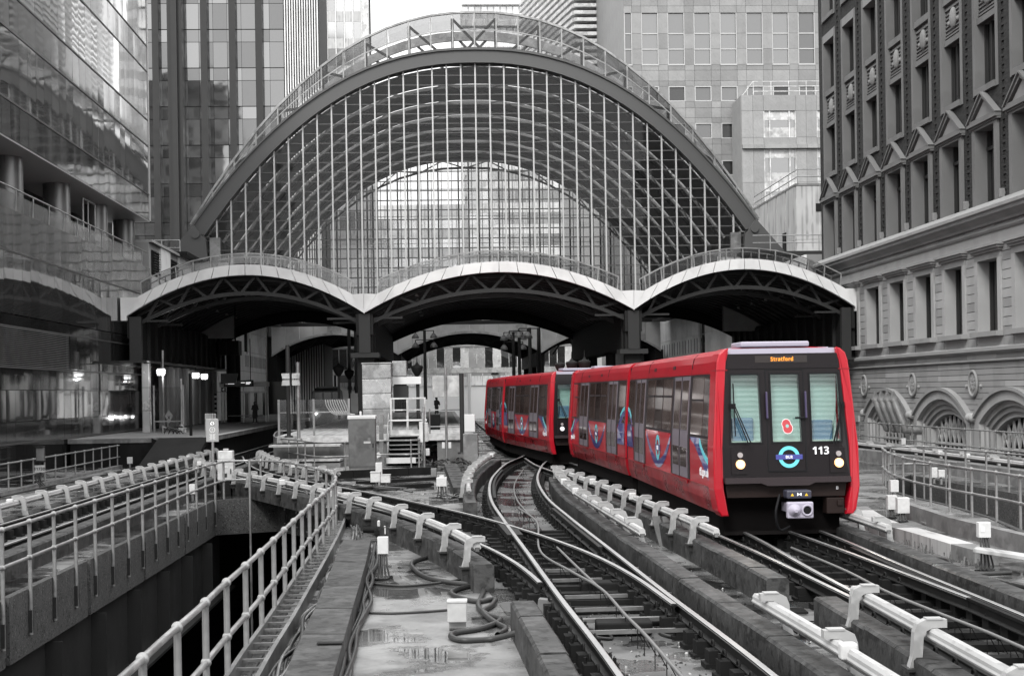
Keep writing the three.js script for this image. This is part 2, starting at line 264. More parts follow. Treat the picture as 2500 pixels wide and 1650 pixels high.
// ---------- the stone wall that continues the left side ----------
{
  const T0 = 83.3, b = street('stone_side_building', 'pale stone side wall with black louvres behind the left glass building', 'building', -16.7, 0, T0), z = (t) => T0 - t;
  obj('core', b2(-14, -0.12, -6, 12.1, z(137), z(83.4)), M.stone, b);
  const rows = [1.2, 3.4, 5.2, 6.9, 8.6, 10.2, 12.1];
  for (let r = 0; r < rows.length - 1; r++) for (let i = 0; i < 18; i++) {
    const t0 = 83.5 + i * 2.97; if (t0 + 2.9 > 137.2) continue;
    if (r === 5 && (i === 0 || i === 2)) { const l = obj('louvre_opening', b2(-0.1, -0.02, rows[r] + 0.1, rows[r + 1] - 0.4, z(t0 + 2.4), z(t0 + 0.5)), M.black, b); for (let k = 0; k < 9; k++) obj('louvre_blade', bx(0.12, 0.03, 1.9, 0.02, rows[r] + 0.2 + k * 0.15, z(t0 + 1.45)), M.darkSteel, l); continue; }
    if (r === 0 && i > 9 && i % 2) { obj('doorway', b2(-0.1, -0.03, rows[r], rows[r + 1] - 0.1, z(t0 + 2.3), z(t0 + 0.6)), M.black, b); continue; }
    if (r === 3 && (i === 13 || i === 10)) { const w = obj('window', b2(-0.1, -0.04, rows[r] - 0.2, rows[r + 1] + 0.6, z(t0 + 2.2), z(t0 + 0.8)), M.glassDark, b); obj('mullion', bx(0.1, 2, 0.08, 0, rows[r] + 0.8, z(t0 + 1.5)), M.darkSteel, w); continue; }
    obj('stone_panel', b2(-0.12, 0, rows[r] + 0.02, rows[r + 1] - 0.02, z(t0 + 2.95), z(t0)), rnd() < 0.5 ? M.stoneLight : M.stoneLight2, b);
    if (r === 2 && i > 12) for (let k = 0; k < 4; k++) obj('slot', b2(-0.05, 0.02, rows[r] + 0.4, rows[r + 1] - 0.3, z(t0 + 0.5 + k * 0.7), z(t0 + 0.38 + k * 0.7)), M.black, b);
  }
  obj('coping', b2(-1, 0.1, 12.1, 12.25, z(98), z(83.4)), M.stonePale, b);
  obj('roof_ledge', b2(-4, 0.6, 12.15, 12.4, z(99), z(92)), M.black, b);
  const r = street('roof_railing', 'thin handrail on the stone wall below the left foot of the arch', 'railing', -16.7, 12.4, 92);
  for (const y of [0.55, 1.05]) obj('rail', rod(V(-4, y, -3), V(-0.4, y, -3), 0.035), M.galv, r); for (let i = 0; i < 4; i++) obj('post', rod(V(-4 + i * 1.2, 0, -3), V(-4 + i * 1.2, 1.05, -3), 0.035), M.galv, r);
}
// ---------- the matching wall on the right, beyond the brick building ----------
{
  const T0 = 86, b = street('stone_slot_wall', 'pale stone wall with narrow slots and one tall window under right canopy', 'wall', 22.4, 0, T0), z = (t) => T0 - t;
  obj('core', b2(0.12, 6, -6, 11.2, z(150), z(86)), M.stone, b);
  const rows = [0, 2.2, 4.2, 6, 7.8, 9.6, 11.2];
  for (let r = 0; r < 6; r++) for (let i = 0; i < 21; i++) {
    const t0 = 86 + i * 3.02;
    if (i === 11 && r > 0) { const w = obj('window', b2(0.08, 0.16, rows[r], rows[r + 1] - 0.1, z(t0 + 2.3), z(t0 + 0.5)), M.glassDark, b); obj('mullion', bx(0.1, 1.7, 0.1, 0.05, rows[r] + 0.85, z(t0 + 1.4)), M.darkSteel, w); continue; }
    obj('stone_panel', b2(0, 0.12, rows[r] + 0.015, rows[r + 1] - 0.015, z(t0 + 3), z(t0)), rnd() < 0.5 ? M.stoneLight : M.stoneLight2, b);
    if (r === 3 && i > 11) for (let k = 0; k < 2; k++) obj('slot', b2(-0.02, 0.1, rows[r] + 0.3, rows[r + 1] - 0.3, z(t0 + 0.7 + k * 1.3), z(t0 + 0.55 + k * 1.3)), M.black, b);
  }
}

// ---------- the brick and stone building on the right ----------
{
  const T0 = 62, b = street('brick_and_stone_building', 'dark brick office building on a rusticated stone base at far right', 'building', 22.3, 0, T0), z = (t) => T0 - t;
  const t1 = 81.6, tN = 40, bays = []; for (let i = 0; i < 10; i++) bays.push(79.6 - 3.83 * i);
  obj('core', [b2(0.56, 14, 3, 34, z(t1 - 0.02), z(tN)), b2(1.35, 14, -6, 3, z(t1 - 0.02), z(tN)), b2(0.02, 0.56, 9.2, 10.4, z(t1 - 0.02), z(tN))], M.soot, b);
  obj('end_wall', b2(0.02, 14, 10.4, 34, z(t1 + 0.2), z(t1 - 0.02)), M.brick, b); obj('stone_end_wall', b2(0.02, 14, -6, 10.4, z(t1 + 0.2), z(t1 - 0.02)), M.stoneDark, b);
  const win = [];
  function window3(t, y0, y1, x, name = 'window', trans = 0, w = 2.1) {      // dark glass, three lights between heavy vertical bars
    const g = obj(name, b2(x, x + 0.03, y0, y1, z(t + w / 2), z(t - w / 2)), M.glassDark, b);
    for (let k = 0; k < 4; k++) { const zz = z(t) - w / 2 + 0.06 + k * (w - 0.12) / 3; obj('mullion', b2(x - 0.12, x, y0, y1, zz - 0.05, zz + 0.05), M.darkSteel, g); }
    for (let k = 0; k < 3; k++) { const zz = z(t) - w / 2 + 0.4 + k * (w - 0.12) / 3; obj('glazing_bar', b2(x - 0.05, x, y0, y1, zz - 0.02, zz + 0.02), M.darkSteel, g); }
    if (trans) obj('transom', b2(x - 0.14, x, trans - 0.07, trans + 0.07, z(t + w / 2), z(t - w / 2)), M.darkSteel, g);
  }
  for (let i = 0; i < bays.length; i++) {
    const t = bays[i], zc = z(t);
    // brick pier towards the far side of this bay, with its toothed strip
    const far = i === 0 ? t1 - t : 1.915, pz0 = zc - far, pz1 = zc - 1.32;
    obj('brick_pier', b2(0, 0.56, 10.4, 34, pz0, pz1), M.brick, b);
    obj('brick_pier', b2(0, 0.56, 10.4, 34, zc + 1.32, zc + (i === bays.length - 1 ? 1.915 : 1.61)), M.brick, b);
    if (i < bays.length - 1) {
      const s0 = zc + 1.61, teeth = []; for (let k = 0; k < 150; k++) teeth.push(b2(k % 2 ? 0.05 : 0.01, 0.5, 10.42 + k * 0.154, 10.42 + k * 0.154 + 0.12, s0, s0 + 0.305));
      tag(obj('toothed_brick_strip', teeth, M.brick, b), null, null, null, 'stuff');
    }
    for (const [y0, y1] of [[14.2, 14.95], [23.25, 23.95]]) obj('brick_infill', b2(0.02, 0.56, y0, y1, zc - 1.32, zc + 1.32), M.brick, b);
    for (const [y0, y1, hasOrn] of [[15.2, 22.75, 1], [24.2, 33.9, 1]]) {
      for (const s of [-1, 1]) obj('stone_jamb', b2(-0.03, 0.56, y0 - 0.25, y1 + 0.45, Math.min(zc + s * 1.32, zc + s * 1.08), Math.max(zc + s * 1.32, zc + s * 1.08)), M.stoneDark, b);
      obj('stone_sill', b2(-0.1, 0.56, y0 - 0.25, y0, zc - 1.08, zc + 1.08), M.stoneDark, b);
      obj('stone_lintel', b2(-0.02, 0.56, y1, y1 + 0.45, zc - 1.08, zc + 1.08), M.stoneMid, b);
      window3(t, y0, y0 + 2.7, 0.5); window3(t, y0 + 4.8, y1, 0.5);
      const o = obj('ornament_panel', [b2(0.22, 0.55, y0 + 2.7, y0 + 4.8, zc - 1.08, zc + 1.08), b2(0.08, 0.3, y0 + 2.7, y0 + 2.95, zc - 1.08, zc + 1.08), b2(0.05, 0.3, y0 + 4.5, y0 + 4.8, zc - 1.08, zc + 1.08), b2(0.14, 0.3, y0 + 3.05, y0 + 3.12, zc - 1.08, zc + 1.08), b2(0.14, 0.3, y0 + 4.25, y0 + 4.35, zc - 1.08, zc + 1.08),
        ...[0, 1, 2, 3, 4, 5].map((k) => b2(0.16, 0.3, y0 + 3.2 + k * 0.17, y0 + 3.26 + k * 0.17, zc - 1.08, zc + 1.08))], M.stoneDark, b);
      obj('carved_shield', [new THREE.SphereGeometry(0.5, 12, 8).scale(0.32, 0.95, 0.5).translate(0.12, y0 + 3.75, zc)], M.stoneMid, o);
      for (const s of [-1, 1]) obj('carved_boss', ball(0.12, 0.15, y0 + 3.6, zc + s * 0.5), M.stoneMid, o);
    }
    // pedimented window
    window3(t, 10.45, 13.5, 0.52, 'window', 12.75, 2.0);
    for (const s of [-1, 1]) obj('window_jamb', b2(-0.12, 0.56, 10.4, 13.5, Math.min(zc + s * 1.32, zc + s * 1.02), Math.max(zc + s * 1.32, zc + s * 1.02)), M.stoneDark, b);
    obj('window_head', b2(-0.1, 0.56, 13.5, 13.72, zc - 1.32, zc + 1.32), M.stoneDark, b);
    const tri = (w, h, d0, d1, y0) => ext([[-w, y0], [w, y0], [0, y0 + h]], d1 - d0, 0).rotateY(Math.PI / 2).translate(d0, 0, zc);
    const pd = obj('pediment', [ext([[-1.46, 13.72], [1.46, 13.72], [1.46, 13.88], [0, 14.84], [-1.46, 13.88]], 0.22, 0, [[[-1.25, 13.92], [1.25, 13.92], [0, 14.68]]]).rotateY(Math.PI / 2).translate(-0.2, 0, zc), b2(-0.26, 0, 13.68, 13.8, zc - 1.52, zc + 1.52), b2(-0.16, 0, 13.6, 13.68, zc - 1.5, zc + 1.5)], M.stoneDark, b);
    obj('tympanum', tri(1.1, 0.7, -0.09, 0.05, 13.9), M.stoneMid, pd);
    for (const s of [-1, 1]) obj('raking_cornice', bar(V(-0.14, 13.84, zc + s * 1.54), V(-0.14, 14.9, zc + s * 0.02), 0.28, 0.07), M.stoneDark, pd);
    obj('brick_infill', b2(0.03, 0.56, 13.7, 14.25, zc - 1.32, zc + 1.32), M.brick, b);
    // stone storey
    window3(t, 5.2, 8.1, 0.53, 'window', 0, 2.0);
    for (const s of [-1, 1]) obj('window_jamb', b2(-0.08, 0.56, 5.05, 8.12, Math.min(zc + s * 1.38, zc + s * 1.03), Math.max(zc + s * 1.38, zc + s * 1.03)), M.stonePale, b);
    obj('window_head', [b2(-0.08, 0.56, 8.12, 8.4, zc - 1.38, zc + 1.38), b2(-0.18, 0.1, 8.4, 8.5, zc - 1.48, zc + 1.48), b2(-0.28, 0.1, 8.5, 8.6, zc - 1.58, zc + 1.58), b2(-0.36, 0.1, 8.6, 8.7, zc - 1.66, zc + 1.66)], M.stone, b);
    obj('window_sill', b2(-0.3, 0.56, 5.0, 5.2, zc - 1.42, zc + 1.42), M.stone, b);
    obj('stone_apron', b2(0.01, 0.56, 4.6, 5.0, zc - 1.38, zc + 1.38), M.stonePale, b);
    obj('stone_frieze', b2(0.01, 0.56, 8.7, 9.2, zc - 1.915, zc + 1.915), M.stonePale, b);
    const pA = zc - far, pB = zc - 1.4;
    for (let k = 0; k < 11; k++) obj('stone_block', b2(-0.01, 0.5, 4.62 + k * 0.372, 4.62 + k * 0.372 + 0.345, pA + (i ? -0.51 : 0), pB), rnd() < 0.4 ? M.stonePale : M.stone, b);
    obj('pier_backing', b2(0.05, 0.5, 4.6, 8.7, pA - 0.5, pB), M.soot, b);
    // small bracket on the cornice between windows
    const br = obj('cornice_box', rbx(0.2, 0.36, 0.22, 0.03, -0.05, 10.6, zc + 1.62), M.stoneMid, b);
  }
  // mouldings
  const line = [V(0, 0, z(t1 + 0.25)), V(0, 0, z(tN))];
  const mould = (name, prof, m = M.stone) => obj(name, sweep(line, prof), m, b);
  mould('cornice', [[-0.1, 9.5], [0.12, 9.5], [0.16, 9.6], [0.34, 9.74], [0.48, 9.8], [0.5, 9.92], [0.6, 9.97], [0.6, 10.1], [0.1, 10.42], [-0.1, 10.42]].map(([x, y]) => [x, y]), M.stone);
  mould('string_course', [[-0.1, 9.2], [0.06, 9.2], [0.12, 9.28], [0.12, 9.36], [0.04, 9.4], [-0.1, 9.4]]);
  for (let i = 0; i < 13; i++) obj('stone_panel', b2(-0.005, 0.5, 9.4, 9.5, z(t1 - i * 3.2) + 0.01, z(t1 - i * 3.2 - 3.2) - 0.01), i % 2 ? M.stonePale : M.stone, b);
  mould('ledge', [[-0.1, 4.3], [0.05, 4.3], [0.22, 4.42], [0.22, 4.55], [0.05, 4.62], [-0.1, 4.62]]); mould('lower_ledge', [[-0.1, 3.97], [0.04, 3.97], [0.12, 4.02], [0.12, 4.09], [-0.1, 4.12]]);
  for (let i = 0; i < 13; i++) obj('stone_panel', b2(0.01, 0.5, 4.12, 4.3, z(t1 - i * 3.2) + 0.01, z(t1 - i * 3.2 - 3.2) - 0.01), i % 2 ? M.stonePale : M.stone, b);
  // rusticated base with three big arches; rows stop at the arches
  const arches = [69.85, 62.2, 54.55, 46.9], R = 5.75, yc = 2.89 - R, spring = (y) => Math.sqrt(Math.max(0, (R - 0.25) ** 2 - (y - yc) ** 2));
  const crs = 0.248; let k0 = 0;
  for (let y = 3.96 - crs; y > -1; y -= crs, k0++) {
    const half = y + crs < 2.89 - 0.25 ? Math.min(3.66, spring(y + crs)) : 0, cuts = [];
    let start = t1; for (const a of arches) { if (half > 0) { cuts.push([start, a + half]); start = a - half; } } cuts.push([start, tN]);
    for (const [a, e] of cuts) { const n = Math.max(1, Math.round((a - e) / 3.83)); for (let k = 0; k < n; k++) { const u = a + (e - a) * k / n, w = a + (e - a) * (k + 1) / n; obj('stone_course', b2(0, 0.5, y + 0.012, y + crs - 0.012, z(u) + 0.006, z(w) - 0.006), rnd() < 0.35 ? M.stonePale : M.stone, b); } }
  }
  obj('joint_backing', b2(0.06, 0.54, 2.9, 4, z(t1), z(tN)), M.soot, b);
  const arc = (r, hw, n = 20) => { const o = []; for (let i = 0; i <= n; i++) { const x = -hw + 2 * hw * i / n; o.push([x, yc + Math.sqrt(r * r - x * x)]); } return o; };
  for (const a of arches) {
    const zc = z(a), ring = (r0, r1, hw, d0, d1, base) => ext([[-hw, base], ...arc(r1, hw), [hw, base], [hw - 0.0001 - (r1 - r0), base], ...arc(r0, hw - (r1 - r0)).reverse(), [-hw + (r1 - r0), base]], d1 - d0).rotateY(Math.PI / 2).translate(d0, 0, zc);
    const s = obj('arch_surround', ring(R - 0.45, R, 3.55, -0.12, 0.5, -1), M.stonePale, b);
    obj('arch_hood', ring(R - 0.06, R + 0.08, 3.6, -0.24, 0, 1.6), M.stone, s);
    obj('arch_ring', ring(R - 0.68, R - 0.45, 3.1, 0.1, 0.7, -1), M.stonePale, b); obj('arch_ring', ring(R - 0.9, R - 0.68, 2.87, 0.2, 0.8, -1), M.stone, b);
    obj('arch_ring', ring(R - 1.12, R - 0.9, 2.65, 0.32, 0.9, -1), M.stonePale, b);
    obj('arch_glass', b2(0.72, 0.76, -1, 2.2, zc - 2.7, zc + 2.7), M.black, b);
    // lattice in the arch: uprights, cross bars and crossed diagonals
    const r2 = R - 1.15, top = (x) => Math.min(1.7, yc + Math.sqrt(r2 * r2 - x * x)) - 0.02, L = [];
    for (let i = -4; i <= 4; i++) { const x = i * 0.54; L.push(b2(0.5, 0.58, -0.6, top(x), zc + x - 0.035, zc + x + 0.035)); }
    for (const y of [0.05, 0.42]) L.push(b2(0.49, 0.59, y - 0.07, y + 0.07, zc - 2.4, zc + 2.4));
    for (let i = -8; i < 8; i += 2) { const x = i * 0.27; for (const [p, q] of [[x, x + 0.54], [x + 0.54, x]]) { L.push(bar(V(0.54, 0.45, zc + p), V(0.54, Math.min(top(p), top(q)), zc + q), 0.06, 0.05)); L.push(bar(V(0.54, 0, zc + p), V(0.54, -0.6, zc + q), 0.04, 0.04)); } }
    tag(obj('lattice_screen', L, M.offWhite, b), null, null, null);
    for (const s2 of [-1, 1]) { obj('arch_boss', ball(0.2, -0.16, 1.68, zc + s2 * 3.66, 12), M.stonePale, b); obj('arch_pilaster', [b2(-0.08, 0.3, -1, 1.5, zc + s2 * 3.66 - 0.2, zc + s2 * 3.66 + 0.2)], M.stonePale, b); }
  }
  for (const a of [77.5, 73.7, 66.02, 58.38, 50.7]) {
    const zc = z(a), m = obj('medallion', [new THREE.TorusGeometry(0.45, 0.06, 8, 28).scale(1, 1.15, 1).rotateY(Math.PI / 2).translate(-0.06, 3.1, zc), new THREE.CylinderGeometry(0.42, 0.42, 0.1, 28).scale(1, 1, 1.15).rotateZ(Math.PI / 2).rotateX(Math.PI / 2).translate(-0.01, 3.1, zc)], M.stone, b);
    const pet = []; for (let k = 0; k < 8; k++) pet.push(new THREE.SphereGeometry(0.13, 8, 6).scale(0.12, 1, 0.7).translate(0, 0.2, 0).rotateX(k * Math.PI / 4).translate(-0.08, 3.1, zc));
    obj('rosette', [...pet, ball(0.06, -0.06, 3.1, zc)], M.stone, m);
    for (const s of [-1, 1]) obj('shell_boss', ball(0.08, -0.03, 3.0, zc + s * 0.8, 8), M.stone, b);
  }
  obj('doorway', [b2(0.1, 0.5, -1, 1.2, z(78.5), z(75.2))], M.soot, b); obj('door_lintel', b2(-0.1, 0.3, 1.2, 1.5, z(79), z(74.7)), M.stonePale, b);
}
{ // four ducts leaning out of the wall behind the train
  for (let i = 0; i < 4; i++) {
    const t = 68.2 - i * 0.93, p = thing('ventilation_duct', ['leftmost', 'second from the left', 'third from the left', 'rightmost'][i] + ' of the four grey ventilation ducts leaning on the stone arch', 'duct', W(21.7, 0, t), YAW, 'ventilation ducts leaning against the stone arch');
    const A = V(-0.05, 1.0, 0.1), B = V(-0.55, 2.45, -0.1), C = V(1.1, 0.95, 0.1);
    obj('pipe', [rod(A, B, 0.17, 0.17, 20), ball(0.17, A.x, A.y, A.z, 16), rod(A, C, 0.17, 0.17, 20)], M.galv, p);
    obj('band', [rod(A.clone().lerp(B, 0.93), B, 0.19, 0.19, 20)], M.galv, p);
    obj('hood', [ext([[-0.17, 0], [0.17, 0], [0.1, 0.36]], 0.3, -0.15).rotateZ(0.3).translate(B.x, B.y, B.z)], M.galv, p);
  }
}

// ---------- station canopies in front of the arch ----------
const TC = 75, spans = [[-16.3, -3.97], [-3.97, 10.3], [10.3, 22.2]], names3 = ['left', 'middle', 'right'];
for (let n = 0; n < 3; n++) {
  const [a, e] = spans[n], c = (a + e) / 2, w = (e - a) / 2;
  const b = street('station_canopy', ['left barrel canopy of the station, next to the glass building', 'middle barrel canopy of the station, the widest, above the rear train car', 'right barrel canopy of the station, next to the brick building'][n], 'canopy', c, 0, TC, 'barrel canopies at the near end of the station');
  const inn = (k) => [w * k, 7.33 + 2.07 * (1 - k * k)], out = (k) => [0.905 * w * k, 8.32 + 1.63 * (1 - k * k)];
  const NP = 14;
  for (let i = 0; i < NP; i++) { const k0 = -1 + 2 * i / NP, k1 = -1 + 2 * (i + 1) / NP, g = 0.0028; obj('fascia_panel', ext([inn(k0 + g), inn((k0 + k1) / 2), inn(k1 - g), out(k1 - g), out((k0 + k1) / 2), out(k0 + g)], 0.3, -0.15), M.fascia, b); }
  if (n < 2) { const [nx, ne] = spans[n + 1], w2 = (ne - nx) / 2, wl = 0.095 * w, wr = 0.095 * w2; obj('valley_panel', [ext([[w, 7.3], [w - wl, 8.32], [w - wl * 0.1, 8.35], [w - 0.01, 8.35], [w - 0.01, 7.31]], 0.3, -0.14), ext([[w + 0.01, 7.31], [w + 0.01, 8.35], [w + wr, 8.32], [w, 7.3]], 0.3, -0.14)], M.fascia, b); }
  if (n === 0) obj('end_panel', ext([[-w - 0.3, 7.1], [-w, 7.1], [-w, 7.33], [-0.905 * w, 8.3], [-w - 0.3, 8.3]], 1.2, -1.05), M.fascia, b);
  if (n === 2) obj('end_panel', ext([[w + 0.25, 7.1], [w, 7.1], [w, 7.33], [0.905 * w, 8.3], [w + 0.25, 8.3]], 1.2, -1.05), M.fascia, b);
  // vault with ribbed decking, open at the far end
  const prof = []; for (let i = 0; i <= 24; i++) prof.push(inn(-1 + i / 12)); for (let i = 24; i >= 0; i--) { const p = inn(-1 + i / 12); prof.push([p[0], p[1] + 0.25]); }
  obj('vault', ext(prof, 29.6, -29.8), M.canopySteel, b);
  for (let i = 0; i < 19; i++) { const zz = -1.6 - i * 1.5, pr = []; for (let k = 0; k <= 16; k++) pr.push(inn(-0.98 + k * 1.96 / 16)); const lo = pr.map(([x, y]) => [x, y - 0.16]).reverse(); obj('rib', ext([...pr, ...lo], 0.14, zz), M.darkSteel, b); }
  // lattice truss along the mouth
  const ch = (k) => [w * 0.96 * k, 6.75 + 1.65 * (1 - k * k)];
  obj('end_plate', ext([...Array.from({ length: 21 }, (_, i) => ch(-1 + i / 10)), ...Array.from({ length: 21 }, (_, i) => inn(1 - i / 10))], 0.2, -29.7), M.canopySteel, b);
  for (const zz of [-0.75, -4.9]) {
    const pc = []; for (let k = 0; k <= 20; k++) pc.push(ch(-1 + k / 10)); const up = pc.map(([x, y]) => [x, y + 0.2]).reverse();
    obj('bottom_chord', ext([...pc, ...up], 0.22, zz - 0.11), M.darkSteel, b);
    const NB = 13; for (let i = 0; i < NB; i++) { const k0 = -0.9 + 1.8 * i / NB, k1 = -0.9 + 1.8 * (i + 1) / NB, p = i % 2 ? inn(k0) : ch(k0), q = i % 2 ? ch(k1) : inn(k1); obj('diagonal', bar(V(p[0], p[1] + 0.05, zz), V(q[0], q[1] + 0.05, zz), 0.13), M.darkSteel, b); }
    obj('tie', b2(-w, -w + 2, 7.05, 7.15, zz - 0.1, zz + 0.1), M.darkSteel, b); obj('tie', b2(w - 2, w, 7.05, 7.15, zz - 0.1, zz + 0.1), M.darkSteel, b);
  }
  obj('edge_beam', [b2(-w - 0.05, -w + 0.45, 6.2, 7.3, -30, -0.2), b2(w - 0.45, w + 0.05, 6.2, 7.3, -30, -0.2)], M.canopySteel, b);
  // glass balustrade that follows the curve
  const K = 12, top = (k) => [0.93 * w * k * 0.96, 9.42 + 1.45 * (1 - k * k) - 0.3], bot = (k) => [0.88 * w * k, 8.42 + 1.63 * (1 - k * k)];
  for (const [zz, back] of [[-0.25, 0], [-2.2, 1]]) for (let i = 0; i <= K; i++) {
    const k = -1 + 2 * i / K, p = bot(k), q = top(k); if (q[1] < p[1] + 0.5) q[1] = p[1] + 0.62;
    obj('balustrade_post', [bar(V(p[0], p[1] - 0.2, zz), V(q[0], q[1], zz), 0.05, 0.05), bar(V(p[0], p[1] - 0.1, zz - 0.45), V(q[0], q[1] - 0.05, zz - 0.02), 0.05, 0.04)], M.galv, b);
    if (i < K) {
      const k2 = -1 + 2 * (i + 1) / K, p2 = bot(k2), q2 = top(k2); if (q2[1] < p2[1] + 0.5) q2[1] = p2[1] + 0.62;
      obj('top_rail', bar(V(q[0], q[1], zz), V(q2[0], q2[1], zz), 0.07, 0.06), M.galv, b);
      if (!back) obj('balustrade_pane', ext([[p[0] + 0.04, p[1]], [p2[0] - 0.04, p2[1]], [q2[0] - 0.04, q2[1] - 0.05], [q[0] + 0.04, q[1] - 0.05]], 0.012, zz - 0.006), M.balustrade, b);
    }
  }
  // canopy lamps hang as small dim fittings near the sides
  for (let i = 0; i < 6; i++) obj('small_downlight', new THREE.CylinderGeometry(0.07, 0.12, 0.12, 8).translate((n === 2 ? 0.62 : -0.62) * w, 8.45, -3 - i * 4), M.offWhite, b);
}
{ // piers between the canopies, running back as walls of dark steel
  for (const [s, l] of [[-3.97, 'dark steel pier in the valley between the left and middle canopies'], [10.3, 'dark steel pier in the valley between the middle and right canopies']]) {
    const b = street('canopy_pier', l, 'pier', s, 0, TC + 0.6, 'dark piers under the canopy valleys');
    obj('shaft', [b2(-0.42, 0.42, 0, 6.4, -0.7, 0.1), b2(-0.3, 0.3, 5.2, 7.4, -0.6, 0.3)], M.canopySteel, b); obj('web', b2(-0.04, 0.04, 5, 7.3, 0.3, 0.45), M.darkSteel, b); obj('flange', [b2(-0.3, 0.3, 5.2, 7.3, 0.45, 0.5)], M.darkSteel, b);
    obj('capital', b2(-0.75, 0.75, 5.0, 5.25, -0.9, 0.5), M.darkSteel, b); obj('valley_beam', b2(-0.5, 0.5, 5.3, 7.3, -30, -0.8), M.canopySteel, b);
    for (let i = 1; i < 4; i++) obj('column', new THREE.CylinderGeometry(0.3, 0.3, 5.4, 16).translate(0, 2.7, -i * 10), M.canopySteel, b);
  }
  const l = street('side_girder', 'deep dark girder along the left side under the left canopy', 'girder', -15.9, 0, TC + 0.4);
  obj('web', b2(-0.4, 0.25, 5.0, 7.2, -29, 0), M.canopySteel, l); obj('flange', b2(-0.9, 0.6, 4.9, 5.02, -29, 0.6), M.darkSteel, l);
  for (let i = 0; i < 14; i++) obj('stiffener', b2(0.25, 0.42, 5.02, 7.2, -1.5 - i * 2, -1.42 - i * 2), M.canopySteel, l);
  obj('post', b2(-0.3, 0.3, 5, 7.3, 0, 0.35), M.darkSteel, l);
  const r = street('side_girder', 'deep dark girder along the right side under the right canopy', 'girder', 21.9, 0, TC + 0.4);
  obj('web', b2(-0.25, 0.4, 4.6, 7.2, -29, 0), M.canopySteel, r); obj('flange', b2(-0.6, 0.6, 4.5, 4.62, -29, 0.6), M.darkSteel, r); obj('post', b2(-0.4, 0.1, 4.6, 7.3, 0, 0.35), M.darkSteel, r);
  for (let i = 0; i < 14; i++) obj('stiffener', b2(-0.42, -0.25, 4.62, 7.2, -1.5 - i * 2, -1.42 - i * 2), M.canopySteel, r);
}

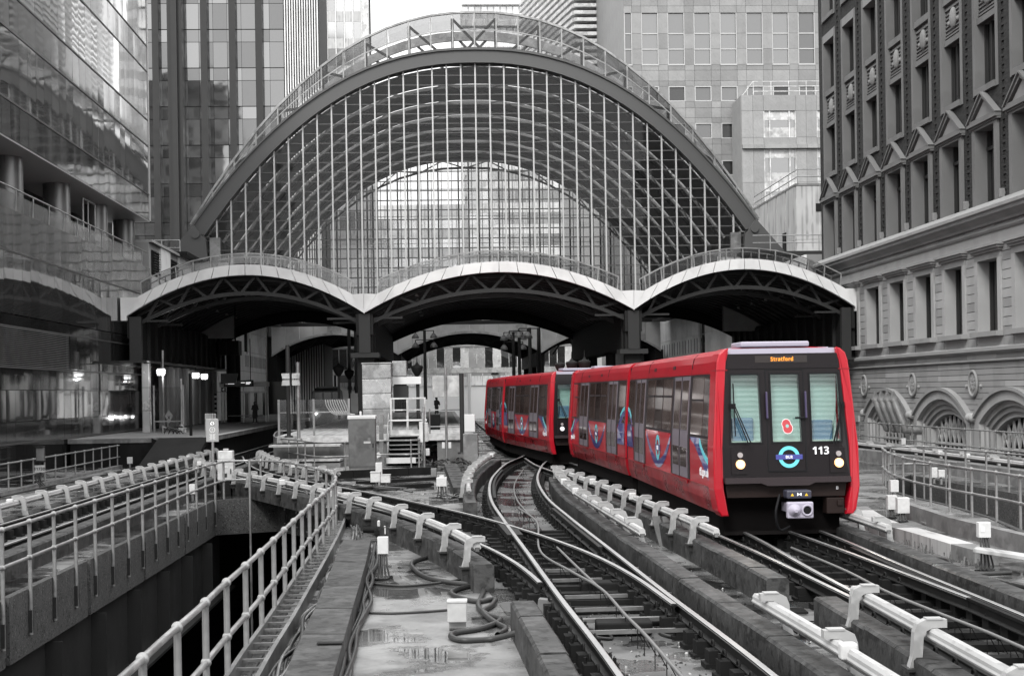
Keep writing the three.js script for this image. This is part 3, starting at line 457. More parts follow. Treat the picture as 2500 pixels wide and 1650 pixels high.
// ---------- the great glazed arch ----------
{
  const S0 = 2.7, T0 = 98, b = street('arched_train_hall', 'great arched glass train hall with dark steel rim rising behind the canopies', 'train hall', S0, 0, T0);
  const curve = (half, y0, rise, p) => (x) => y0 + rise * (1 - Math.abs(Math.min(1, Math.abs(x / half))) ** p);
  const oY = curve(19.45, 14.65, 12.05, 2.3), iY = curve(18.65, 14.0, 11.75, 2.3), hY = curve(19.75, 14.6, 14.7, 2.2);
  const arcPts = (f, half, n = 48) => { const o = []; for (let i = 0; i <= n; i++) { const th = -Math.PI / 2 + Math.PI * i / n, x = half * Math.sin(th); o.push([x, f(x)]); } return o; };
  const band = (fa, ha, fb, hb, n) => [...arcPts(fa, ha, n), ...arcPts(fb, hb, n).reverse()];
  obj('rim', [ext(band(oY, 19.45, iY, 18.65), 0.7, -0.35), ext(band((x) => oY(x) + 0.06, 19.5, (x) => oY(x) - 0.1, 19.4), 1.0, -0.5), ext(band((x) => iY(x) + 0.12, 18.75, (x) => iY(x) - 0.03, 18.6), 1.0, -0.5)], M.rim, b);
  // near glass wall: uprights, cross bars and panes of its own for each field
  const mull = (zz, m, w, name, y0) => { for (let i = -18; i <= 18; i++) { const x = i * 0.99, y = iY(x); if (y > y0 + 0.5) obj(name, b2(x - w / 2, x + w / 2, y0, y, zz - 0.1, zz + 0.14), m, b); } };
  mull(0, M.mullion, 0.1, 'mullion', 9.72);
  const rowH = 0.66, rows = []; for (let y = 9.75; y < 25.8; y += rowH) rows.push(y);
  const halfAt = (y) => { let lo = 0, hi = 18.65; if (y <= 14) return 18.6; for (let i = 0; i < 30; i++) { const m = (lo + hi) / 2; if (iY(m) > y) lo = m; else hi = m; } return lo; };
  rows.forEach((y) => { const h = halfAt(y); obj('cross_bar', b2(-h, h, y - 0.036, y + 0.036, -0.05, 0.06), M.mullionDark, b); });
  let n = 0; const rest = [];
  const cells = []; rows.forEach((y) => { for (let i = -19; i < 19; i++) { const x = i * 0.99; const lim = Math.min(iY(x), iY(x + 0.99)); if (y + rowH * 0.2 < Math.max(iY(x), iY(x + 0.99))) cells.push([x, y, lim]); } });
  const mk = (x, y, lim) => { const a = Math.min(iY(x + 0.05), y + rowH - 0.03), c = Math.min(iY(x + 0.94), y + rowH - 0.03); if (a < y + 0.05 && c < y + 0.05) return null; return ext([[x + 0.05, y + 0.03], [x + 0.94, y + 0.03], [x + 0.94, Math.max(c, y + 0.031)], [x + 0.05, Math.max(a, y + 0.031)]], 0.01, 0); };
  const full = prep(bx(0.89, rowH - 0.06, 0.01));
  cells.forEach(([x, y, lim]) => {
    if (y + rowH <= lim && n < 300 && y > 12.5 && Math.abs(x) < 14) { const m = inst('glass_pane', full, M.clear, b, x + 0.495, y + rowH / 2, 0.02); m.rotation.x = rr(-1, 1) * 0.012; m.rotation.y = rr(-1, 1) * 0.012; n++; } else { const g = mk(x, y, lim); if (g) rest.push(g); }
  });
  tag(obj('glass_field', rest, M.clear, b), null, null, null, 'stuff');
  obj('wall_base', b2(-19.4, 19.4, 9.66, 9.74, -0.4, 0.1), M.darkSteel, b);
  // glazed hood above the rim
  const NB = 26, hx = (i) => -19.6 + 39.2 * i / NB;
  for (let i = 0; i <= NB; i++) {
    const x = hx(i), y1 = Math.max(hY(x), oY(x) + 0.1); if (i && i < NB) obj('hood_post', b2(x - 0.045, x + 0.045, oY(x), y1, -0.08, 0.08), M.galv, b);
    if (i < NB) {
      const x2 = hx(i + 1), m0 = oY(x) + (y1 - oY(x)) * 0.53, yy2 = Math.max(hY(x2), oY(x2) + 0.1), m1 = oY(x2) + (yy2 - oY(x2)) * 0.53;
      obj('hood_edge', bar(V(x, y1, 0), V(x2, yy2, 0), 0.22, 0.14), M.galv, b); obj('hood_rail', bar(V(x, m0, 0), V(x2, m1, 0), 0.08, 0.07), M.galv, b);
      obj('hood_pane', ext([[x + 0.05, oY(x)], [x2 - 0.05, oY(x2)], [x2 - 0.05, m1 - 0.04], [x + 0.05, m0 - 0.04]], 0.012), M.clear, b);
      obj('hood_pane', ext([[x + 0.05, m0 + 0.04], [x2 - 0.05, m1 + 0.04], [x2 - 0.05, yy2 - 0.06], [x + 0.05, y1 - 0.06]], 0.012), M.smoky, b);
      // outer skin strip running back from the hood edge
      obj('roof_glass', quad(V(x + 0.04, y1, -0.2), V(x2 - 0.04, yy2, -0.2), V(x2 - 0.04, yy2, -4.6), V(x + 0.04, y1, -4.6)), M.smoky, b);
    }
    if (i > 1 && i < NB - 1) { const sgn = i < NB / 2 ? 1 : -1; if (i % 2 === 0) { obj('brace', [bar(V(x, hY(x) - 0.1, -1.2), V(x + sgn * 2.6, oY(x + sgn * 2.6) - 0.3, -1.2), 0.16), bar(V(x, hY(x) - 0.1, -5), V(x + sgn * 2.6, oY(x + sgn * 2.6) - 0.3, -5), 0.16), bar(V(x, hY(x) - 0.1, -1.2), V(x, oY(x) - 0.2, -1.2), 0.2)], M.rim, b); } }
  }
  for (const zz of [-5, -11, -18]) obj('outer_rib', ext(band((x) => hY(x) - 0.1, 19.6, (x) => hY(x) - 0.75, 19), 0.25, zz), M.galv, b);
  // vault soffit: dark bands with open glazed gaps between
  const sof = new THREE.MeshPhysicalMaterial({ color: grey(0.15), roughness: 0.9, transmission: 0.3, thickness: 0 }), segs = 26;
  for (let k = 0; k < 7; k++) {
    const z0 = -0.9 - k * 5.7, z1 = z0 - 4.5;
    const p = arcPts(iY, 18.5, segs);
    obj('vault_band', ext(band(iY, 18.55, (x) => iY(x) - 0.22, 18.35), z0 - z1, z1), sof, b);
    for (let i = 2; i < segs - 1; i += 2) { const [x, y] = p[i], [x2, y2] = p[Math.min(segs, i + 1)]; obj('truss_strut', [bar(V(x, y - 0.1, z1 - 0.42), V(x2, y2 - 0.9, z1 - 0.42), 0.11), bar(V(x2, y2 - 0.9, z1 - 0.42), V(p[Math.min(segs, i + 2)][0], p[Math.min(segs, i + 2)][1] - 0.1, z1 - 0.42), 0.11)], M.rim, b); }
    obj('truss_chord', ext(band((x) => iY(x) - 0.75, 18.0, (x) => iY(x) - 0.95, 17.85, segs), 0.2, z1 - 0.5), M.rim, b);
  }
  // far glass wall
  const F = -40.8;
  obj('far_rim', ext(band(oY, 19.45, iY, 18.65), 0.7, F - 0.35), M.rim, b);
  for (let i = -18; i <= 18; i++) { const x = i * 0.99 + 0.3; obj('far_mullion', [b2(x - 0.07, x + 0.07, 9.7, iY(x), F - 0.1, F + 0.1), b2(x + 0.3, x + 0.36, 9.7, iY(x), F - 0.1, F + 0.1)], M.darkSteel, b); }
  rows.forEach((y, i) => { const h = halfAt(y); if (i % 4 === 0) obj('far_cross_bar', b2(-h, h, y - 0.025, y + 0.025, F - 0.05, F + 0.05), M.mullion, b); });
  obj('far_glass', ext([...arcPts(iY, 18.6), [18.6, 9.7], [-18.6, 9.7]], 0.012, F + 0.02), paneGlass(1, 0.9), b);
  for (const s of [-1, 1]) {
    obj('inner_floor', b2(Math.min(s * 19.3, s * 18), Math.max(s * 19.3, s * 18), 9.7, 14, -40, -0.5), M.darkConcrete, b);
    obj('foot', ext([[s * 19.3, 14.75], [s * 18.5, 13.7], [s * 18.4, 12.35], [s * 21.4, 12.35], [s * 20.9, 12.9]], 1.3, -0.6), M.rim, b);
    obj('pin', new THREE.CylinderGeometry(0.28, 0.28, 1.5, 20).rotateX(Math.PI / 2).translate(s * 19.15, 14.1, 0.1), M.rim, b);
    obj('pier', b2(Math.min(s * 17.6, s * 18.3), Math.max(s * 17.6, s * 18.3), 9.7, 13.9, -0.2, 0.25), M.steel, b);
    const L = []; for (const dx of [-0.28, 0.28]) L.push(b2(s * 16.9 + dx - 0.03, s * 16.9 + dx + 0.03, 8.7, 12.2, 0.4, 0.46)); for (let i = 0; i < 9; i++) L.push(b2(s * 16.9 - 0.28, s * 16.9 + 0.28, 8.9 + i * 0.38, 8.95 + i * 0.38, 0.4, 0.45));
    obj('ladder', L, M.white, b);
  }
}
{ // podium walls either side under the arch feet
  const l = street('podium_wall', 'pale concrete podium wall under the left foot of the arch', 'wall', -17.5, 0, 96.8); for (let i = 0; i < 3; i++) obj('wall_panel', b2(-3 + i * 2.2, -0.82 + i * 2.2, 7, 12.1, -0.5, 0), M.stonePale, l);
  const r = street('podium_wall', 'pale concrete podium wall under the right foot of the arch', 'wall', 22.5, 0, 96.8); for (let i = 0; i < 4; i++) obj('wall_panel', b2(-3 + i * 2.2, -0.82 + i * 2.2, 7, 12.1, -0.5, 0), M.stonePale, r);
  obj('roof_ledge', b2(-1.8, 5.5, 12.1, 12.4, -2, 0.7), M.darkSteel, r);
  for (const y of [13, 13.5]) obj('handrail', rod(V(-1, y, 0.5), V(5.5, y, 0.5), 0.035), M.galv, r); for (let i = 0; i < 4; i++) obj('handrail_post', rod(V(0.2 + i * 1.7, 12.4, 0.5), V(0.2 + i * 1.7, 13.5, 0.5), 0.035), M.galv, r);
  obj('pipe_stub', new THREE.CylinderGeometry(0.45, 0.45, 1.6, 20).translate(4.6, 11.8, 1), M.stonePale, r);
}

// ---------- far canopies and what shows under them ----------
{
  const T0 = 138.5, b = street('far_canopy_front', 'pale panelled front with three arches at the far end of the station', 'canopy', 0, 0, T0), V0 = [[-16.3, -4.1], [-4.1, 9.9], [9.9, 21.6]];
  for (const [a, e] of V0) {
    const c = (a + e) / 2, w = (e - a) / 2, f = (x) => 6.95 + 2.0 * (1 - ((x - c) / w) ** 2), N = Math.round((e - a) / 1.4);
    for (let i = 0; i < N; i++) { const x0 = a + (e - a) * i / N, x1 = a + (e - a) * (i + 1) / N, xm = (x0 + x1) / 2; obj('front_panel', ext([[x0 + 0.015, f(x0) + 0.12], [xm, f(xm) + 0.12], [x1 - 0.015, f(x1) + 0.12], [x1 - 0.015, 9.7], [x0 + 0.015, 9.7]], 0.2), rnd() < 0.7 ? M.fascia : M.white, b); }
    const lo = [], hi = []; for (let i = 0; i <= 20; i++) { const x = a + (e - a) * i / 20; lo.push([x, f(x) - 0.1]); hi.unshift([x, f(x) + 0.12]); }
    obj('arch_edge', ext([...lo, ...hi], 0.35, -0.05), M.white, b);
    const v = []; for (let i = 0; i <= 20; i++) { const x = a + (e - a) * i / 20; v.push([x, f(x) - 0.08]); } obj('vault', ext([...v, ...v.map(([x, y]) => [x, y + 0.2]).reverse()], 26, -26.2), M.canopySteel, b);
    for (let k = 0; k < 12; k++) { obj('rib', ext([...v, ...v.map(([x, y]) => [x, y - 0.3]).reverse()], 0.2, -1.5 - k * 2.1), M.canopySteel, b); }
    const ch = (x) => 6.0 + 2.0 * (1 - ((x - c) / w) ** 2); for (let i = 0; i < 9; i++) { const x0 = a + (e - a) * (0.1 + 0.8 * i / 9), x1 = a + (e - a) * (0.1 + 0.8 * (i + 1) / 9), up = i % 2; obj('diagonal', bar(V(x0, up ? f(x0) : ch(x0), -1), V(x1, up ? ch(x1) : f(x1), -1), 0.15), M.canopySteel, b); }
    obj('edge_beam', [b2(e - 0.5, e + 0.3, 5.6, 7, -26, -0.2)], M.canopySteel, b); obj('column', [0, 1, 2].map((k) => b2(e - 0.45, e + 0.25, 0, 5.7, -1 - k * 11, -0.4 - k * 11)), M.canopySteel, b);
  }
  obj('parapet', b2(-16.3, 21.6, 9.72, 10.1, -0.4, 0.1), M.darkSteel, b); obj('edge_beam', b2(-16.6, -15.9, 4.5, 7, -26, -0.2), M.canopySteel, b);
  const g = street('glass_footbridge', 'glass panelled footbridge across the tracks beyond the far canopies', 'bridge', 0, 0, 176);
  for (let i = 0; i < 30; i++) obj('glass_panel', bx(0.94, 2.5, 0.06, -13 + i, 7.4, 0, rr(-0.03, 0.03)), [M.mirrorA[0], M.mirrorA[2], M.cladding, M.white][Math.floor(rnd() * 4)], g);
  obj('deck', b2(-13.6, 17, 5.5, 6.1, -3, 0.2), M.offWhite, g); obj('top_rail', b2(-13.6, 17, 8.68, 8.85, -0.1, 0.1), M.galv, g); obj('rear_wall', b2(-13.6, 17, 8.6, 9.9, -0.5, -0.3), M.cladding, g);
  obj('support', [bar(V(10, 0, -1), V(6.6, 5.6, -1), 1.6, 0.8)], M.offWhite, g);
}

// ---------- buildings behind ----------
{ // dark mirror tower behind the left glass building
  const T0 = 150, b = street('dark_glass_tower', 'dark reflective glass tower with tall black fins, behind the left glass building', 'tower', 0, 0, T0);
  const s0 = -40, s1 = -15.9; obj('core', b2(s0, s1, -6, 66, -30, -0.3), M.black, b);
  const sx = (px) => SX(px, 200, T0)[0], fins = [383, 501, 570, 635].map(sx), pw = 1.47, n = Math.floor((s1 - s0) / pw);
  for (let f = 2; f < 16; f++) for (let i = 0; i < n; i++) {
    const x = s1 - (i + 0.5) * pw, y = f * 4.03 + 1.2;
    if (x < -33) continue;
    for (const [h, dy, nm] of [[2.65, 0, 'vision_pane'], [1.3, 2.7, 'spandrel_pane']]) { const m = obj(nm, bx(pw - 0.03, h, 0.06), M.mirrorT[Math.floor(rnd() * 3)], b); m.position.set(x, y + dy + h / 2, 0); m.rotation.set(rr(-1, 1) * 0.005, rr(-1, 1) * 0.006, 0); }
  }
  for (let f = 2; f < 17; f++) obj('floor_line', b2(s0, s1, f * 4.03 + 1.13, f * 4.03 + 1.2, -0.1, 0.08), M.black, b);
  for (const x of fins) obj('fin', b2(x - 0.33, x + 0.33, -6, 66, 0, 0.9), M.darkSteel, b);
  const k = sx(433); obj('fin', [b2(k - 0.75, k + 0.75, -6, 66, 0, 1.6), b2(k - 0.3, k + 0.3, -6, 66, 1.6, 2)], M.darkSteel, b);
  const r = street('ribbed_tower_shaft', 'tall shaft with close vertical black and white ribs beside the dark tower', 'tower', 0, 0, T0 - 1);
  obj('core', b2(s1 + 0.1, SX(781, 200, T0)[0], -6, 66, -12, -0.5), M.black, r);
  const a = s1 + 0.1, e = SX(781, 200, T0)[0]; for (let i = 0; i < 14; i++) { const x = a + (e - a) * (i + 0.5) / 14; obj('rib', b2(x - 0.06, x + 0.06, -6, 66, -0.5, -0.1), M.fascia, r); }
}
function gridTower(name, label, t, px0, px1, pyTop, o) {                    // a far building: floors of panes between slabs
  const [a] = SX(px0, 300, t), [e] = SX(px1, 300, t), top = pyTop <= 0 ? o.top ?? 80 : SX((px0 + px1) / 2, pyTop, t)[1], b = street(name, label, 'building', (a + e) / 2, 0, t), w = (e - a) / 2;
  obj('core', b2(-w, w, -6, top, -18, -0.25), mat(o.wall ?? 0.4, 0.7), b);
  const fh = o.fh, n = o.n, pw = 2 * w / n, y0 = o.y0 ?? 10, pg = prep(bx(pw - (o.gap ?? 0.2), fh * (o.vis ?? 0.6), 0.08)), ms = o.glass.map((v) => mat(v, 0.12, 0.6));
  let c = 0;
  for (let y = y0; y < Math.min(top - fh * 0.8, o.yMax ?? 999); y += fh) {
    obj('floor_band', b2(-w, w, y - fh * (1 - (o.vis ?? 0.6)) + 0.03, y, -0.3, o.proud ?? 0), mat(o.band ?? 0.55, 0.6, 0, { map: T.streak }), b);
    for (let i = 0; i < n; i++) if (c++ < 300) inst('window', pg, ms[Math.floor(rnd() * ms.length)], b, -w + (i + 0.5) * pw, y + fh * (o.vis ?? 0.6) / 2, -0.05);
  }
  if (o.mull !== 0) for (let i = 0; i <= n; i++) obj('mullion', b2(-w + i * pw - 0.07, -w + i * pw + 0.07, y0 - 1, top, -0.2, (o.mull ?? 0.1)), mat(o.mcol ?? 0.5, 0.5), b);
  return b;
}
gridTower('pale_glass_tower', 'pale gridded glass tower between the ribbed shaft and the open sky', 215, 781, 886, 0, { fh: 4.1, n: 5, glass: [0.42, 0.5, 0.36], band: 0.5, y0: 28, vis: 0.62, top: 74, mcol: 0.62, wall: 0.5 });
{ const b = street('corner_column', 'slim pale corner column of the gridded glass tower at the sky edge', 'column', SX(894, 200, 214)[0], 0, 214); obj('shaft', b2(-0.45, 0.45, -6, 74, -1, 0), M.white, b); obj('edge_strip', b2(0.5, 0.75, -6, 74, -2, -0.5), M.darkSteel, b); }
gridTower('banded_tower', 'pale tower with white horizontal balcony bands above the top of the arch', 260, 1132, 1318, 0, { fh: 3.9, n: 12, glass: [0.5, 0.58, 0.42], band: 0.85, y0: 40, vis: 0.68, top: 90, proud: 0.9, mull: 0.02, wall: 0.6 });
gridTower('banded_tower_wing', 'grey curved wing of windows beside the pale banded tower', 270, 1318, 1400, 0, { fh: 3.3, n: 6, glass: [0.4, 0.5, 0.3], band: 0.5, y0: 38, vis: 0.5, top: 90, wall: 0.5 });
gridTower('office_block_through_arch', 'grey gridded office block seen through left of the arch glass', 235, 560, 905, 395, { fh: 3.6, n: 16, glass: [0.4, 0.52, 0.6], band: 0.55, y0: 6, vis: 0.6, wall: 0.4 });
gridTower('low_office_block', 'pale low office block seen through the middle of the arch', 262, 915, 1150, 499, { fh: 3.4, n: 12, glass: [0.55, 0.62, 0.7], band: 0.85, y0: 6, vis: 0.5, wall: 0.85 });
gridTower('tall_block_through_arch', 'tall banded block seen through right of the arch centre', 250, 1140, 1395, 0, { fh: 3.8, n: 9, glass: [0.5, 0.6, 0.7], band: 0.85, y0: 6, vis: 0.55, top: 44, yMax: 44, wall: 0.7 });
gridTower('white_block_through_arch', 'white block with small windows seen at right inside the arch', 228, 1415, 1640, 520, { fh: 3.2, n: 14, glass: [0.4, 0.5], band: 0.85, y0: 6, vis: 0.45, gap: 0.9, mcol: 0.85, mull: 0.05, wall: 0.85 });
{ // stepped corner of white fins
  const t = 172, b = street('louvred_corner_tower', 'white finned tower corner above the right shoulder of the arch', 'tower', SX(1405, 100, t)[0], 0, t);
  const wR = SX(1527, 100, t)[0] - SX(1405, 100, t)[0];
  obj('core', b2(0.4, wR, -6, 62, -24, -0.8), mat(0.45, 0.6), b);
  for (let i = 0; i < 26; i++) { const y = 36.6 + i * 0.86; obj('fin', b2(-0.2, wR - 0.2, y, y + 0.42, -0.8, 0.9), M.white, b); obj('glass_strip', b2(0.3, wR - 0.2, y + 0.44, y + 0.84, -0.78, -0.7), mat(0.5, 0.4, 0), b); }
  for (let i = 0; i < 26; i++) obj('side_fin', bar(V(-0.2, 36.7 + i * 0.86, 0.8), V(-5.2, 36.7 + i * 0.86, -24), 0.4, 0.4), M.white, b);
  for (let i = 0; i < 5; i++) obj('post', b2(wR - 2.6 + i * 0.55, wR - 2.45 + i * 0.55, 20, 62, 0.2 + i * 0.05, 0.35 + i * 0.05), M.mullion, b);
}
{ // pale stone office building
  const T0 = 146, b = street('stone_office_building', 'pale veined stone office building with tall and small windows at upper right', 'building', 0, 0, T0);
  const X = (px) => SX(px, 250, T0)[0], Y = (py) => SX(1760, py, T0)[1];
  const x0 = X(1527), c0 = X(1653.5), pitch = X(1717.5) - X(1653.5);
  obj('core', b2(x0, x0 + 32, -6, 62, -25, -0.3), M.marble2, b);
  const ys = [62, Y(-60), Y(-20), Y(14), Y(31), Y(81), Y(119), Y(157), Y(171), Y(197), Y(210), Y(247), Y(263), Y(287), Y(300), Y(338), Y(352), Y(377), Y(391), Y(428), Y(442), Y(470), Y(520), Y(600)];
  const tall = [4, 5, 6], small = [10, 14, 18], vm = [mat(0.25, 0.6, 0, { map: T.marble }), mat(0.22, 0.6, 0, { map: T.marble }), mat(0.19, 0.6, 0, { map: T.marble })];
  const cols = []; for (let i = -2; i < 9; i++) { const c = c0 + i * pitch; cols.push([c - 0.88, c + 0.88, 1]); cols.push([c + 0.88, c + pitch - 0.88, 0]); }
  for (let r = 0; r < ys.length - 1; r++) for (const [a, e, w] of cols) {
    const xa = Math.max(a, x0), y1 = ys[r], y0 = ys[r + 1]; if (e - xa < 0.2) continue;
    if (w && tall.includes(r)) { if (r === 4) { const g = obj('window', b2(xa + 0.05, e - 0.05, ys[7] + 0.05, y1 - 0.05, -0.25, -0.2), mat(rr(0.1, 0.2), 0.06, 0.7), b); for (const yy of [ys[5], ys[6]]) obj('transom', b2(xa, e, yy - 0.06, yy + 0.06, -0.2, -0.1), M.frameGrey, g); obj('frame', [b2(xa, xa + 0.08, ys[7], y1, -0.2, 0), b2(e - 0.08, e, ys[7], y1, -0.2, 0), b2(xa, e, ys[7] - 0.1, ys[7] + 0.05, -0.2, 0.06)], M.frameGrey, g); } continue; }
    if (w && small.includes(r)) { const g = obj('window', b2(xa + 0.05, e - 0.05, y0 + 0.05, y1 - 0.05, -0.22, -0.18), mat(rr(0.03, 0.16), 0.06, 0.7), b); obj('frame', ext([[xa, y0], [e, y0], [e, y1], [xa, y1]], 0.2, -0.18, [[[xa + 0.1, y0 + 0.1], [e - 0.1, y0 + 0.1], [e - 0.1, y1 - 0.1], [xa + 0.1, y1 - 0.1]]]), M.frameGrey, g); continue; }
    obj('stone_panel', b2(xa + 0.012, e - 0.012, y0 + 0.012, y1 - 0.012, -0.3, rnd() * 0.012), vm[Math.floor(rnd() * 3)], b);
  }
}
{ // lower block in front of it
  const T0 = 141, b = street('stone_annexe', 'lower stone block with three-part windows in front of the stone office building', 'building', 0, 0, T0);
  const X = (px) => SX(px, 350, T0)[0], Y = (py) => SX(1900, py, T0)[1], x0 = X(1812), x1 = x0 + 14;
  obj('core', b2(x0, x1, -6, Y(231.5), -4.6, -0.3), M.marble2, b); const g = prep(bx(0.03, 1, 0.03));
  obj('side_wall', b2(x0 - 0.02, x0, -6, Y(231.5), -4.6, -0.3), M.marble, b);
  const wins = [[1866, 1945], [1996, 2075]].map(([p, q]) => [X(p), X(q)]), ys = [Y(231.5), Y(270), Y(335), Y(353), Y(363), Y(445), Y(500), Y(560), Y(640), Y(720)];
  const vm = [mat(0.27, 0.6, 0, { map: T.marble }), mat(0.24, 0.6, 0, { map: T.marble })];
  const xs = [x0, X(1840), ...wins[0], X(1970), ...wins[1], x1].sort((p, q) => p - q);
  for (let r = 0; r < ys.length - 1; r++) for (let i = 0; i < xs.length - 1; i++) {
    const isW = wins.some(([p]) => Math.abs(xs[i] - p) < 0.01) && (r === 1 || r === 4 || r === 5);
    if (isW) {
      const a = xs[i], e = xs[i + 1], w = obj('window', b2(a, e, ys[r + 1], ys[r], -0.3, -0.24), mat(0.22, 0.08, 0.7), b);
      obj('frame', [a + 0.04, a + (e - a) * 0.19, a + (e - a) * 0.8, e - 0.04].map((x) => b2(x - 0.06, x + 0.06, ys[r + 1], ys[r], -0.24, -0.05)), M.white, w);
      obj('blind', b2(a, e, ys[r] - 0.9, ys[r], -0.24, -0.2), M.white, w); obj('panel', b2(a, e, ys[r + 1], ys[r + 1] + 1, -0.24, -0.2), M.offWhite, w); continue;
    }
    obj(r === 3 ? 'ledge' : 'stone_panel', b2(xs[i] + 0.012, xs[i + 1] - 0.012, ys[r + 1] + 0.012, ys[r] - 0.012, -0.3, r === 3 ? 0.35 : 0), vm[Math.floor(rnd() * 2)], b);
  }
  const r = street('roof_railing', 'white handrail on the roof of the stone annexe at upper right', 'railing', x0 + 1, Y(231.5), T0 - 0.3);
  for (const y of [0.5, 1, 1.5]) obj('rail', rod(V(0.4, y, -1), V(14, y, -1), 0.05), M.white, r); for (let i = 0; i < 8; i++) obj('post', rod(V(0.4 + i * 1.8, 0, -1), V(0.4 + i * 1.8, 1.5, -1), 0.05), M.white, r); obj('brace', rod(V(0.4, 1.5, -1), V(-0.8, 0, -1), 0.05), M.white, r);
}
{ // weathered concrete block with a sloping-looking parapet
  const b = street('concrete_block', 'streaked concrete block with a handrail, between arch and brick building', 'building', 26.75, 0, 105);
  for (let r = 0; r < 4; r++) { for (let i = 0; i < 4; i++) obj('wall_panel', b2(i * 2.6 + 0.01, i * 2.6 + 2.59, 2 + r * 4.04, 6.02 + r * 4.04, -0.25, 0), M.paleConcrete, b); for (let i = 0; i < 5; i++) obj('wall_panel', b2(-0.02, 0.25, 2 + r * 4.04, 6.02 + r * 4.04, -3 - i * 3, -0.26 - i * 3), M.paleConcrete, b); }
  obj('core', b2(0.2, 10, -6, 18.1, -15.2, -0.24), M.concrete, b); obj('coping', [b2(-0.05, 10.4, 18.14, 18.3, -0.4, 0.05), b2(-0.05, 0.35, 18.14, 18.3, -15.2, -0.4)], M.concrete, b);
  obj('dark_panel', b2(5, 7, 12.5, 15.2, 0, 0.03), M.darkSteel, b); obj('vent', b2(1.5, 2.1, 16.2, 16.8, 0, 0.04), M.black, b);
  for (const y of [18.85, 19.4]) { obj('handrail', [rod(V(0.2, y, -0.2), V(10, y, -0.2), 0.04), rod(V(0.2, y, -0.2), V(0.2, y - 0.05, -15), 0.04)], M.galv, b); }
  for (let i = 0; i < 5; i++) { obj('handrail_post', rod(V(0.2 + i * 2.3, 18.3, -0.2), V(0.2 + i * 2.3, 19.4, -0.2), 0.04), M.galv, b); obj('handrail_post', rod(V(0.2, 18.3, -3 - i * 3), V(0.2, 19.4, -3 - i * 3), 0.04), M.galv, b); }
  obj('slot_window', b2(-0.05, 0.02, 12.6, 15, -4.2, -3.2), M.black, b);
}
gridTower('finned_block', 'dark block with pale vertical fins seen under the left far canopy', 182, 742, 812, 850, { fh: 6, n: 8, glass: [0.06, 0.1], band: 0.1, y0: 2, vis: 0.9, mcol: 0.7, mull: 0.3, wall: 0.06 });
gridTower('framed_block', 'grey block with white frames under the left far canopy', 184, 812, 930, 850, { fh: 3.6, n: 4, glass: [0.08, 0.2, 0.14], band: 0.35, y0: 1, vis: 0.55, mcol: 0.75, mull: 0.3, wall: 0.3 });
{ // buildings across the street behind the viewpoint: they show only as reflections in glass and windscreens
  const one = (name, label, x, z, ry, w, top, o) => { const b = thing(name, label, 'building', V(x, 0, z), ry), ms = o.m; obj('core', b2(-w, w, -6, top, -16, -0.3), mat(0.2, 0.6), b); for (let y = 0.5; y < top - 2; y += o.fh) { obj('floor_band', b2(-w, w, y, y + o.fh * 0.42, -0.3, 0.1), o.band, b); const n = Math.round(2 * w / (o.fh < 1 ? 11 : 3)); for (let i = 0; i < n; i++) obj('window', bx(2 * w / n - 0.25, o.fh * 0.56, 0.1, -w + (i + 0.5) * 2 * w / n, y + o.fh * 0.71, -0.1), ms[Math.floor(rnd() * ms.length)], b); } };
  const g = [mat(0.03, 0.2), mat(0.12, 0.2), mat(0.3, 0.3)];
  one('louvred_block', 'low pale louvred block behind the viewpoint, mirrored in the train windscreens', 27, 60, Math.PI, 17, 31, { fh: 0.42, band: mat(0.8, 0.6), m: [mat(0.3, 0.5), mat(0.36, 0.5)] });
  one('reflected_tower', 'tall banded tower behind the viewpoint, mirrored in the dark glass tower', -72, 46, Math.PI - 0.25, 26, 80, { fh: 4, band: M.stonePale, m: g });
}

// ---------- tracks ----------
const RT = 0.36;                                                           // rail top above the deck
const XD = (list, y = RT) => list.map(([d, x]) => V(x, y, -d));
const path = {
  aFar: smooth(XD([[64, -12.2], [57.6, -10.8], [51, -9.0], [46, -7.05], [39.6, -4.2], [35.5, -2.5], [31.6, -1.0], [29.1, -0.17], [25.4, 0.86], [23, 1.38], [20.6, 1.74], [17.9, 2.0]]), 0.6),
  b: smooth(XD([[64, 1.35], [60, 1.15], [54.2, 0.5], [48, 0.15], [43, 0.02], [36, 0.14], [30.2, 0.49], [23.7, 0.95], [19, 1.28], [13.4, 1.7], [6, 2.05], [-3, 2.3]]), 0.6),
  c: smooth(XD([[150, -3.6], [110, -1.6], [79, -0.05], [66, 1.0], [60, 1.9], [53, 2.95], [45, 3.85], [38.6, 4.4], [26.4, 5.06], [20.8, 5.13], [16.7, 5.22], [6, 5.35], [-3, 5.4]]), 0.6),
  d: smooth(XD([[58, 1.2], [52, 1.6], [43.5, 2.65], [34, 3.75], [28, 4.35], [23, 4.75], [18, 5.05]]), 0.6),
  l: smooth([W(-8.9, RT, 160), W(-8.9, RT, 60), W(-8.9, RT, 5)], 0.65), e: smooth([W(18.7, RT, 160), W(18.7, RT, 60), W(18.7, RT, 18)], 0.65),
};
path.a = offsetPath(path.aFar, 0.7175);
const cut = (p, dNear, dFar) => p.filter((q) => -q.z >= dNear && -q.z <= dFar);
const railProf = [[-0.036, 0], [-0.036, -0.035], [-0.009, -0.05], [-0.009, -0.13], [-0.065, -0.145], [-0.065, -0.16], [0.065, -0.16], [0.065, -0.145], [0.009, -0.13], [0.009, -0.05], [0.036, -0.035], [0.036, 0]];
const headProf = [[-0.038, -0.022], [0.038, -0.022], [0.034, 0.002], [0.024, 0.006], [-0.024, 0.006], [-0.034, 0.002]];
const clip = (x) => new THREE.TorusGeometry(0.055, 0.014, 6, 10, Math.PI).rotateY(Math.PI / 2).translate(x, -0.115, 0);
